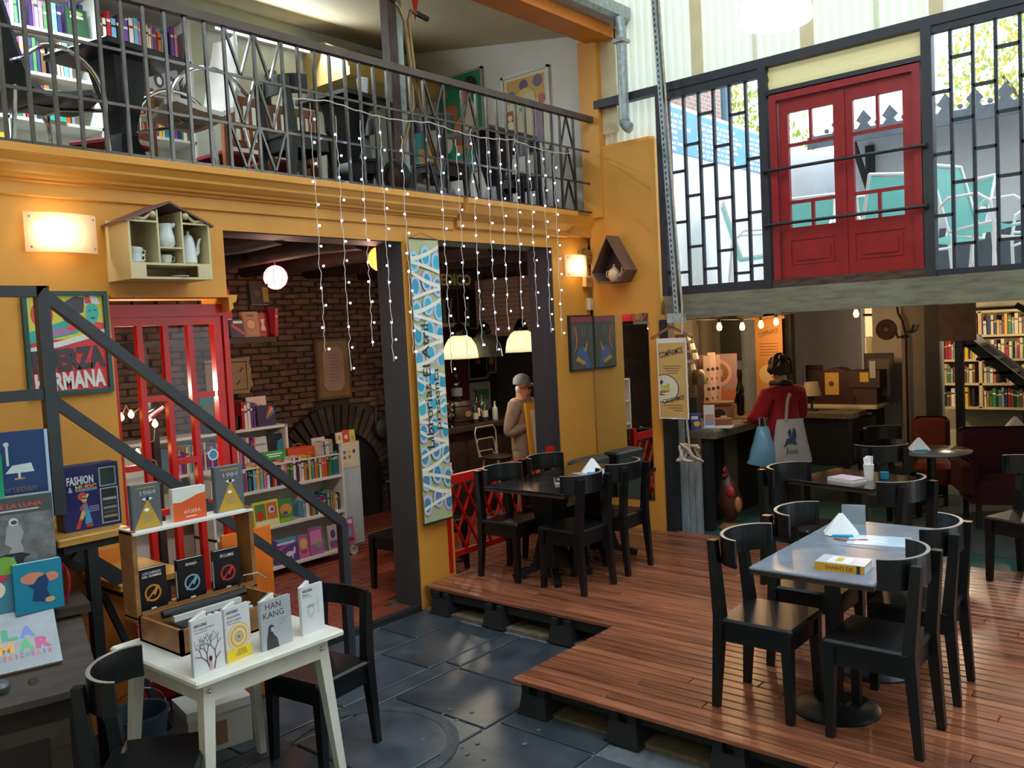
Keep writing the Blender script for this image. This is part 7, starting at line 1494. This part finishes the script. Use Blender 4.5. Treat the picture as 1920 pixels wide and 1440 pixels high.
def tree(label, loc, h, r, n_, cols, squash=1.):
    t = thing('tree', label, 'tree', loc, group='trees beyond the terrace')
    MB().tube([(0, 0, 0), (.05, .03, h*.35), (-.04, .05, h*.6), (.02, 0, h*.8)], [.12, .10, .07, .03], 8).obj('trunk', C('5a4a3c', .9), t, smooth=True)
    for k in range(5):
        a = k*1.3; MB().tube([(0, 0, h*(.4+.07*k)), (r*.6*math.cos(a), r*.6*math.sin(a), h*(.6+.06*k))], [.05, .02], 6).obj('branch', C('5a4a3c', .9), t)
    for c_ in cols:
        mb = MB()
        for k in range(n_):
            while True:
                p = Vector((random.uniform(-1, 1), random.uniform(-1, 1), random.uniform(-1, 1)))
                if .25 < p.length < 1: break
            p = Vector((p.x*r, p.y*r, h*.72+p.z*r*squash)); q = Euler((random.uniform(0, 6), random.uniform(0, 6), random.uniform(0, 6))).to_matrix(); s = random.uniform(.03, .065)
            mb.add([p+q @ Vector(v) for v in ((-s, 0, 0), (0, -s*.45, 0), (s, 0, 0), (0, s*.45, 0))], [(0, 1, 2, 3)])
        mb.obj('foliage', translucent('leaf_'+c_, c_, .4), t)['kind'] = 'stuff'
tree('yellow-green tree seen between the brick tower and red doors', (12.9, 6.2, 2.0), 3.6, 1.25, 1500, ('a8a83a', '8a9a3c'))
tree('yellow-leaved tree above the roof in the right window', (14.9, 2.2, 2.0), 4.6, 1.5, 2200, ('b8a838', '8fa050'))
tree('greyish green tree at the far right above the roof', (15.0, -.9, 2.0), 4.4, 1.3, 1500, ('9aa888', 'b0a850'))
pl_ = thing('planter', 'red flower planter behind the left red door panes', 'planter', (10.2, 3.55, 2.30)); MB().lathe([(.14, 0), (.20, .30), (.18, .30)], 18).obj('pot', C('b8403a', .6), pl_, smooth=True)
for k in range(40):
    a = random.uniform(0, 6.28); r_ = random.uniform(.02, .24); p = Vector((r_*math.cos(a), r_*math.sin(a), random.uniform(.3, .6))); MB().sphere(p, .035, 6, 4).obj('leaf_tuft', C('7a9a5a' if k % 4 else 'c84a50', .7), pl_)
# ================================================================ SHOP UNDER THE TERRACE
random.seed(61)
SZ = .15
# rustic counter
ctr = thing('shop_counter', 'thick rustic wooden counter on dark posts in the shop', 'counter', (0, 0, 0))
MB().bev(7.02, 8.6, 3.62, 4.35, 1.0, 1.08, .02).obj('top', GWOOD, ctr); MB().box(7.05, 7.13, 3.70, 3.78, SZ, 1.0).obj('post', BLKM, ctr); MB().box(8.4, 8.48, 3.68, 3.76, SZ, 1.0).obj('post', BLKM, ctr)
MB().box(7.5, 8.4, 3.85, 3.9, SZ, 1.0).obj('front_board', mat('counter_dark', '1a1614', .7, var=.2), ctr); MB().box(7.62, 7.80, 3.80, 3.85, SZ+.1, .95).obj('grey_plank', GWOOD, ctr)
gp_ = thing('painted_panel', 'chipped pale grey wooden panel beside the black post', 'panel', (0, 0, 0))
for k in range(4): MB().box(6.90, 6.93, 3.72+k*.06, 3.775+k*.06, SZ+.01*(k % 2), .86-.01*k).obj('plank', mat('chipped_grey_paint', '7a8084', .7, var=.35, vs=5, stretch=(4, 4, 1), col2='9aa2a6'), gp_)
MB().box(6.88, 6.90, 3.86, 3.93, SZ, 1.3).obj('batten', mat('chipped_grey_paint', '7a8084'), gp_)
# carved rooster
rs_ = thing('carved_rooster', 'painted wooden carved rooster standing on the teal floor', 'sculpture', (7.22, 3.60, SZ)); rs_.scale = (1.35, 1.35, 1.0)
MB().lathe([(.08, 0), (.085, .02), (.06, .05), (.05, .06)], 18).obj('base', C('8a5a34', .6), rs_, smooth=True)
grow('body', mat('carved_wood', '4a2418', .5, var=.3, vs=8), rs_, [[(0, 0, .06, .04), (0, .0, .16, .085), (0, .01, .28, .09), (-.01, 0, .38, .06), (0, .02, .45, .042), (.0, .03, .50, .035)], [(0, 0, .16, .085), (.10, .03, .20, .05), (.14, .05, .32, .03)], [(0, .03, .50, .035), (-.05, .02, .49, .012)]])
MB().sphere((0, .03, .545), .03, 10, 6, sc=(1, .4, 1)).sphere((.02, .03, .53), .022, 10, 6, sc=(1, .4, 1)).obj('comb', C('9a1f24', .5), rs_, smooth=True); MB().sphere((-.06, -.03, .36), .035, 10, 6, sc=(.5, 1, 1.6)).obj('wattle', C('9a1f24', .5), rs_, smooth=True); MB().sphere((-.03, -.07, .24), .05, 10, 6, sc=(.6, .5, 1.5)).obj('wing', C('a86a3a', .5), rs_, smooth=True)
# things on the counter
def cbox(label, loc, rz, w, d, h, c_, name='box', cat='box', acc=()):
    t = thing(name, label, cat, loc, rz); MB().bev(-w/2, w/2, -d/2, d/2, 0, h, .004).obj('body', C(c_, .5) if isinstance(c_, str) else c_, t)
    for cc, p in acc: flat(p, C(cc), t, 'print', (0, -d/2, 0), FY)
    return t
FCE = R(-62)
T1 = 1.08
cbox('blue display folder leaning on the counter by the hanging sign', (7.06, 4.05, T1), FCE, .12, .02, .24, '4a8ab4', 'display_folder', 'folder', [('8ab4d0', rect(-.05, .05, .14, .23))])
cbox('dark brown flat box at the counter edge under the sign', (7.08, 4.0, T1-.0), FCE, .0+.2, .12, .09, '2a1c18')
cbox('small patterned blue and yellow card box on the counter', (7.06, 3.84, T1), R(-50), .09, .06, .14, '2a3f7a', 'card_box', 'box', [('d8b040', ell(.03, .025, 14, .01, .05)), ('c8d0d8', rect(-.04, .02, .09, .12))])
cbox('white and orange flyer stand on the counter', (7.14, 3.74, T1), R(-55), .10, .03, .21, 'd8d4d0', 'flyer_stand', 'stand', [('c88a70', rect(-.04, .04, .08, .13)), ('8a90b8', rect(-.04, .04, .03, .08)), ('c0623a', rect(.045, .05, .0, .21))])
MB_ = cbox('stack of orange-brown leaflets beside the flyer stand', (7.34, 3.72, T1), R(-60), .18, .13, .07, '8a4a34', 'leaflet_stack', 'leaflets')
nb = MB().bev(-.13, .13, -.09, .09, 0, .012, .004).obj('notebook', C('a4b4b0', .5)); place(nb, (7.22, 3.69, T1), (0, 0, R(-70))); tag(nb, 'open pale notebook lying near the front of the counter', 'notebook')
cbox('black receipt printer standing on the counter', (7.42, 4.12, T1), FCE, .20, .18, .26, '15181c', 'printer', 'printer', [('8a8f94', rect(-.08, .08, .10, .105))])
cbox('dark monitor with its back to the yard on the counter', (7.30, 4.22, T1), FCE, .18, .10, .33, '101318', 'monitor', 'monitor')
hm_ = thing('yellow_helmet', 'yellow cap-like ornament on the shelf above the printer', 'ornament', (7.62, 4.28, 1.40)); MB().sphere((0, 0, .02), .07, 14, 8, sc=(1.2, 1, .8)).obj('dome', C('c8a01e', .4), hm_, smooth=True); MB().lathe([(.05, -.28), (.06, -.06), (.05, -.04)], 14).obj('stand', C('4a7a9a', .5), hm_)
for k in range(3): cbox(['tall spotted paper roll standing behind the counter, left', 'tall spotted paper roll standing behind the counter, middle', 'tall spotted paper roll standing behind the counter, right'][k], (8.05+k*.10, 4.22, T1), FCE, .08, .07, .62+.03*(k % 2), ('b8a49c', 'c4a8a4', 'a88a88')[k], 'paper_roll', 'roll', [('3a2a2c', ell(.018, .018, 10, .01-.02*(j % 2), .08+j*.1)) for j in range(5)])
cbox('wooden drawer box under the spotted paper rolls', (8.0, 4.08, T1), FCE, .30, .14, .16, '8a7060', 'drawer_box', 'box', [('5a2a24', rect(-.12, .12, .11, .14)), ('2a2220', ell(.06, .05, 14, 0, .04))])
cbox('large colourful swirl-patterned board standing behind the counter', (8.42, 4.30, T1), FCE, .42, .02, .62, '8a7078', 'art_board', 'board', [('b88a7a', ell(.15, .15, 20, 0, .42)), ('7a8aa0', ell(.10, .10, 20, .02, .42)), ('c8a08a', ell(.05, .05, 16, .02, .42)), ('9a5a3a', rect(-.0, .2, .02, .24))])
bm = thing('bronze_figure', 'dark slender figurine standing on the counter before the board', 'figurine', (7.95, 3.82, T1)); grow('body', mat('dark_bronze', '16140f', .35, .5, var=.1), bm, [[(0, 0, .02, .05), (0, 0, .08, .035), (0, 0, .2, .045), (0, 0, .3, .03), (0, 0, .38, .02), (0, 0, .42, .03), (0, 0, .50, .022)], [(0, 0, .3, .03), (.06, 0, .24, .015), (.05, .03, .15, .012)], [(0, 0, .3, .03), (-.06, 0, .24, .015), (-.05, .03, .15, .012)]])
mug = crock('mug', 'white mug on the counter beside the leaflets', (7.50, 3.78, T1), [(.03, 0), (.036, .01), (.036, .08), (.032, .08)], handle=[(.034, .065), (.055, .06), (.055, .025), (.034, .02)], s=.9, cat='cup')
# hanging lanterns and pan under the beam
wl = thing('wire_lantern', 'white tiered wire lantern hanging behind the sign', 'lantern', (7.35, 4.10, 1.55))
for k, (r_, z) in enumerate(((.08, .36), (.12, .27), (.15, .18), (.12, .08))): MB().lathe([(r_, z-.03), (r_*.9, z+.03)], 16, cap=False).obj('tier', mat('off_white_wire', 'a4a49c', .5), wl)
MB().tube([(0, 0, .38), (0, 0, .57)], .003, 5).obj('cord', C('a4a49c'), wl)
for k in range(6): MB().tube([(.08*math.cos(k*PI/3), .08*math.sin(k*PI/3), .38), (.15*math.cos(k*PI/3), .15*math.sin(k*PI/3), .16), (.10*math.cos(k*PI/3), .10*math.sin(k*PI/3), .02)], .003, 4).obj('wire', mat('off_white_wire', 'a4a49c'), wl)
pn = thing('brass_bell', 'small dull brass bell-shaped pot hanging from a wire', 'pot', (7.55, 4.05, 1.45)); MB().lathe([(.085, 0), (.08, .02), (.07, .10), (.04, .14), (.0, .145)], 18).obj('body', mat('dull_brass', '6a6450', .4, .6, var=.15), pn, smooth=True); MB().tube([(0, 0, .14), (.02, 0, .35), (0, 0, .66)], .004, 5).obj('wire', BLKM, pn)
# festoon bulbs
FES = mat('festoon_glow', 'ffcf80', .4, var=0, emit=22, ecol='ff9a30')
fs = thing('festoon_lights', 'row of warm filament festoon bulbs under the beam', 'string lights', (0, 0, 0))
fp = [(7.6, 3.84, 2.00), (7.9, 3.75, 1.99), (8.15, 3.67, 2.0), (8.35, 3.60, 2.02), (8.6, 2.90, 2.06)]
MB().tube([(7.1, 4.0, 2.08)]+[(p[0], p[1], p[2]+.06) for p in fp]+[(9.0, 2.4, 2.10)], .005, 5).obj('cable', BLKM, fs)
for p in fp:
    MB().lathe([(.0, -.045), (.018, -.04), (.026, -.015), (.018, .015), (.012, .03)], 12, c=p).obj('bulb', FES, fs, smooth=True); MB().lathe([(.014, .03), (.014, .06), (.006, .065)], 10, c=p).obj('socket', BLKM, fs)
    l = bpy.data.lights.new('festoon_light', 'POINT'); l.energy = 3.0; l.color = (1, .66, .32); l.shadow_soft_size = .03; lo = bpy.data.objects.new('festoon_light', l); COL.objects.link(lo); lo.parent = fs; lo.location = (p[0], p[1], p[2]-.09)
# second hanging sign deeper inside
sg2 = thing('hanging_sign', 'second tan paper sign hanging inside the shop behind the counter', 'sign', (8.75, 3.86, 1.18)); MB().box(-.003, .003, -.15, .15, 0, .86).obj('sheet', C('a8763c', .6), sg2)
text('COMPRAMOS', .22, .05, BLKM, sg2, (-.0045, 0, .72), (R(90), -.2, R(-90)))
for k in range(5): MB().box(-.0045, -.003, -.10, .10, .60-k*.03, .607-k*.03).obj('text_line', C('6a4420'), sg2)
MB().prism(ell(.10, .10, 20, .02, .28), -.0045, -.003, 'x').obj('logo_shape', C('b8a070'), sg2); MB().box(-.01, .01, -.18, .18, .86, .89).obj('rod', LWOOD, sg2)
bnn = MB().box(-.003, .003, -.12, .12, 0, .45).obj('dark_pennant', C('14181c', .7)); place(bnn, (8.6, 4.22, 1.62)); tag(bnn, 'dark hanging pennant with green letters above the paper rolls', 'pennant')
# tall warm lamp area: far wall with bookcases
BKC = mat('cream_bookcase', 'c4b088', .6, var=.06)
def far_case(label, y0, y1, z0, z1, x, nsh, mids):
    t = thing('bookcase', label, 'bookcase', (0, 0, 0))
    for k in range(nsh+1):
        z = z0+(z1-z0)*k/nsh; MB().box(x, x+.26, y0, y1, z-.014, z+.014).obj('shelf', BKC, t)
    for y in [y0, y1]+mids: MB().box(x, x+.26, y-.018, y+.018, z0, z1).obj('upright', BKC, t)
    MB().box(x+.25, x+.26, y0, y1, z0, z1).obj('back', mat('bookcase_back', '8a7a5c', .7), t); return t
XF = 12.0
far_case('cream bookcase full of books on the far right shop wall', .55, 3.02, .80, 2.0, XF, 4, [2.55, 1.55])
OLD = ['cream', 'cream', 'white', 'brown', 'red', 'black', 'orange', 'yellow', 'green', 'grey', 'navy']
for k in range(4):
    z = .80+.30*k+.014
    for j, (a, b_) in enumerate(((3.0, 2.57), (2.53, 1.98))):
        shelf_row((XF+.03, a-.01, z), (0, -1), (a-b_)*(.95 if k else .9), .17, .25, .18, 'far cream bookcase, %s shelf, %s' % (('lowest', 'second', 'third', 'top')[k], ('left bay', 'main bay')[j]), 'old books on the far cream bookcase', OLD, .02, .045, gap=.05, maxn=34)
fb_ = MB(); mts_ = [PALM[c_] for c_ in OLD[1:]]
for k in range(4):
    for a, b_ in ((1.97, 1.58), (1.52, .60)):
        yy = a
        while yy > b_+.05:
            t_ = random.uniform(.02, .045); fb_.box(XF+.03, XF+.20, yy-t_, yy-.001, .80+.30*k+.014, .80+.30*k+.014+random.uniform(.17, .25), random.randrange(len(mts_))); yy -= t_
fo_ = fb_.obj('book_rows', mts_); fo_['kind'] = 'stuff'; fo_['label'] = 'remaining rows of old books on the far cream bookcase'; fo_['category'] = 'books'
far_case('small dark-edged bookcase on the far wall behind the woman', 3.98, 4.62, 1.40, 1.72, 12.1, 1, [])
shelf_row((12.13, 4.58, 1.415), (0, -1), .58, .2, .28, .18, 'on the small far wall bookcase shelf', 'old books on the small far bookcase', OLD, .022, .045, gap=.05, maxn=20)
for (x, y, z, e, c_) in ((12.0, 4.2, 1.98, 26, (1, .76, .48)), (11.2, 1.6, 1.98, 22, (1, .78, .52)), (11.2, 2.5, 1.98, 14, (1, .78, .52))):
    t = thing('spot_lamp', {4.2: 'small ceiling spot over the small far bookcase', 1.6: 'small ceiling spot lighting the far cream bookcase', 2.5: 'small ceiling spot at the left of the far cream bookcase'}[y], 'lamp', (x-.5, y, z)); MB().lathe([(.03, -.06), (.035, 0), (.02, .04), (.01, .14)], 14).obj('head', BLKM, t, smooth=True); MB().lathe([(.0, -.055), (.026, -.055)], 12).obj('bulb', mat('spot_glow', 'ffe0a8', .5, var=0, emit=10, ecol='ffca80'), t)
    l = bpy.data.lights.new('spot_light', 'POINT'); l.energy = e; l.color = c_; l.shadow_soft_size = .05; lo = bpy.data.objects.new('spot_light', l); COL.objects.link(lo); lo.parent = t; lo.location = (0, 0, -.12)
tk = MB().bar((11.3, 3.3, 2.02), (11.3, 4.7, 2.06), .03, .03).obj('track_rail', BLKM); tag(tk, 'black ceiling track rail over the inner room', 'track')
# sideboard with white top, purple gramophone cabinet, baskets
sb2 = thing('sideboard', 'dark sideboard with a pale top behind the woman', 'sideboard', (0, 0, 0)); MB().bev(9.3, 9.75, 2.95, 4.0, 1.05, 1.09, .02).obj('top', C('b8b4a4', .5), sb2); MB().box(9.4, 9.7, 3.0, 3.95, .55, 1.05).obj('body', mat('sideboard_dark', '15171a', .5, var=.15), sb2)
for y in (3.05, 3.9): MB().box(9.42, 9.47, y-.02, y+.02, SZ, .55).obj('leg', BLKM, sb2)
MB().box(9.38, 9.40, 3.45, 3.93, .58, .98).obj('door', C('3a3c38', .5), sb2); MB().box(9.36, 9.40, 3.02, 3.93, .99, 1.01).obj('rail', C('6a6e70', .4), sb2)
gm = thing('radio_cabinet', 'purple arched old radio with a cream panel on the sideboard', 'radio', (9.5, 3.42, 1.09))
MB().prism([(-.20, 0), (.20, 0), (.20, .24)]+[(.20*math.cos(PI*k/12), .24+.15*math.sin(PI*k/12)) for k in range(1, 12)]+[(-.20, .24)], -.10, .10, 'x').obj('body', mat('plum_wood', '3a1822', .4, var=.2), gm)
MB().box(-.108, -.10, -.05, .10, .10, .34).obj('panel', C('c8a04a', .5), gm); MB().lathe([(.028, 0), (.028, .004)], 16, M=Matrix.Translation((-.109, .03, .22)) @ Matrix.Rotation(R(-90), 4, 'Y')).obj('dial', C('5a3a20'), gm); MB().box(-.115, .11, -.22, .22, 0, .09).obj('plinth', mat('plum_wood', '3a1822'), gm)
bsk = thing('wicker_basket', 'brown box of cards and leaflets beside the purple radio', 'basket', (9.48, 3.10, 1.09)); MB().box(-.10, .12, -.16, .16, .18, .36).box(-.08, .10, -.12, .12, 0, .18).obj('body', C('3f2a22', .6), bsk); MB().box(-.11, -.10, -.05, .04, .24, .34).obj('card', C('c8a83a'), bsk); MB().box(-.105, -.095, -.12, -.06, .28, .46).obj('card', C('a8aab4'), bsk)
pkf = cbox('dark framed picture leaning behind the purple radio', (9.62, 3.02, 1.10), R(-85), .30, .02, .52, '241f1c', 'framed_picture', 'picture', [('5a5048', rect(-.11, .11, .06, .46))])
cbox('dark framed picture leaning left of the purple radio', (9.62, 3.72, 1.10), R(-95), .20, .02, .40, '2a2420', 'framed_picture', 'picture', [('4a4038', rect(-.07, .07, .05, .35))])
for k in range(3): 
    o = MB().bev(-.10, .10, -.13, .13, 0, .022, .004).obj('book', C(('3a3a3c', '6a5a48', '26282c')[k], .6)); place(o, (9.45, 3.85, 1.09+k*.023), (0, 0, .1*k)); tag(o, ['lowest dark book of the small pile on the sideboard', 'brown middle book of the small pile on the sideboard', 'topmost dark book of the small pile on the sideboard'][k], 'book')
# desk lamp with warm bulb beside her head
dl = thing('desk_lamp', 'small lamp with a pale shade right of the woman', 'lamp', (8.75, 3.42, 1.08)); MB().lathe([(.06, 0), (.06, .015), (.012, .03), (.012, .16)], 16).obj('stem', BLKM, dl); MB().lathe([(.10, .16), (.065, .30)], 18, cap=False).obj('shade', translucent('shade_cloth', 'b8aea0', .5), dl, smooth=True)
cnt2 = thing('side_counter', 'dark low counter to the right of the woman', 'counter', (0, 0, 0)); MB().box(8.55, 9.0, 2.95, 3.55, 1.03, 1.08).obj('top', GWOOD, cnt2); MB().box(8.6, 8.95, 3.0, 3.5, .55, 1.03).obj('body', mat('sideboard_dark', '15171a'), cnt2)
MB().box(8.62, 8.67, 3.02, 3.07, SZ, .55).box(8.62, 8.67, 3.43, 3.48, SZ, .55).obj('leg', BLKM, cnt2)
# wall items on the column and pier
spk = thing('wall_speaker', 'round brown disc plate on the white column', 'plate', (9.998, 3.05, 1.86)); MB().lathe([(.115, 0), (.11, .015), (.07, .03), (.05, .022), (.03, .035), (0, .035)], 22, M=Matrix.Rotation(R(-90), 4, 'Y')).obj('disc', mat('brown_disc', '4a382c', .45, var=.2), spk, smooth=True)
hk_ = thing('iron_hook_staff', 'long thin iron staff with hooks on the grey pier', 'staff', (9.55, 2.72, SZ+.3)); MB().tube([(0, 0, 0), (0, 0, 1.35), (0, .03, 1.5), (0, .07, 1.58), (0, .08, 1.66)], .012, 6).obj('rod', mat('old_iron', '2a2624', .6, .5), hk_); MB().tube([(0, 0, 1.35), (0, .08, 1.33), (0, .10, 1.40)], .012, 6).obj('hook', mat('old_iron', '2a2624'), hk_); MB().tube([(0, 0, 1.38), (0, -.06, 1.40), (0, -.08, 1.46)], .012, 6).obj('hook', mat('old_iron', '2a2624'), hk_)
bnr = MB().box(9.50, 9.515, 2.05, 2.39, 1.73, 2.10).obj('mural_panel', mat('faded_mural', '5a504c', .8, var=.35, vs=6, col2='3f3430')); tag(bnr, 'faded grey mural panel hanging left of the far bookcase', 'panel')
# small dark stair in front of the far bookcase
ss = thing('steel_stair', 'black steel stair descending in front of the far bookcase', 'stairs', (0, 0, 0))
for dx in (0, .5): MB().bar((10.6+dx, 2.42, 1.72), (10.6+dx, 1.55, .95), .04, .10).obj('stringer', BLKM, ss)
for k in range(5): MB().box(10.58, 11.12, 2.28-k*.17, 2.46-k*.17, 1.62-k*.15, 1.65-k*.15).obj('tread', BLKM, ss)
MB().box(10.56, 10.64, 2.42, 2.50, SZ, 1.75).obj('post', BLKM, ss); MB().bar((10.6, 1.6, 1.85), (10.6, 1.9, 2.06), .04, .06).obj('brace', BLKM, ss)
# seats and tables in the shop
rt_ = thing('round_table', 'round marble-topped cafe table in the shop with napkins', 'table', (7.72, 2.02, SZ)); MB().lathe([(.0, .715), (.30, .715), (.31, .725), (.31, .735), (.30, .74), (0, .74)], 36).obj('top', mat('grey_marble', '6a6e6a', .12, var=.2, vs=5, coat=.4), rt_, smooth=True); MB().tube([(0, 0, .03), (0, 0, .715)], .035, 12).obj('column', BLK, rt_); MB().lathe([(.22, 0), (.22, .012), (.05, .04)], 24).obj('base', BLK, rt_, smooth=True)
napkins('folded white napkin pyramid on the round marble table', (7.66, 2.10, SZ+.741), .95, R(-60))
rt2 = thing('round_table', 'second round table at the far right of the shop', 'table', (9.35, 1.50, SZ)); MB().lathe([(.0, .70), (.40, .70), (.41, .715), (.40, .73), (0, .73)], 36).obj('top', mat('tan_top', '6a5c4c', .3, var=.15), rt2, smooth=True)
for k in range(3):
    a = k*2*PI/3+.5; MB().tube([(.12*math.cos(a), .12*math.sin(a), .70), (.30*math.cos(a), .30*math.sin(a), 0)], .014, 8).obj('leg', CHROME, rt2)
napkins('folded white napkin pyramid on the second round table', (9.25, 1.68, SZ+.731), 1.2, R(-60))
def soft_chair(label, loc, rz, m, w=.56, low=True):
    t = thing('armchair', label, 'armchair', loc, rz); MB().bev(-w/2, w/2, -.26, .28, .22, .42, .05).obj('seat', m, t)
    MB().bev(-w/2, w/2, -.34, -.24, .30, .82, .05).obj('backrest', m, t)
    for s in (-1, 1):
        if low: MB().bev(s*w/2-.06, s*w/2+.06, -.28, .26, .30, .58, .04).obj('armrest', m, t)
        for y in (-.24, .22): MB().box(s*(w/2-.06)-.02, s*(w/2-.06)+.02, y-.02, y+.02, 0, .23).obj('leg', BLKM, t)
    return t
soft_chair('burgundy upholstered armchair behind the round marble table', (8.50, 1.62, SZ), R(115), mat('burgundy_cloth', '3f0c16', .85, var=.12, bump=.1), .66)
soft_chair('rust orange upholstered chair back against the grey pier', (9.2, 2.40, SZ), R(105), mat('rust_cloth', '6a2c1c', .85, var=.1), .34, low=False)
soft_chair('dark green sofa at the right edge of the shop', (10.2, 1.35, SZ), R(95), mat('green_cloth', '1c3a16', .85, var=.1), .9)
# rug-like worn grey carpet on the shop floor
cpt = MB().box(7.3, 9.6, .2, 2.6, .15, .156).obj('floor_rug', mat('worn_grey_rug', '2a322f', .9, var=.5, vs=3, col2='3f4844')); tag(cpt, 'worn dark grey carpet on the shop floor at right', 'carpet')
# clean helper properties
for o in bpy.data.objects:
    for k in ('w', 'h', 't', 'cv'):
        if k in o: del o[k]
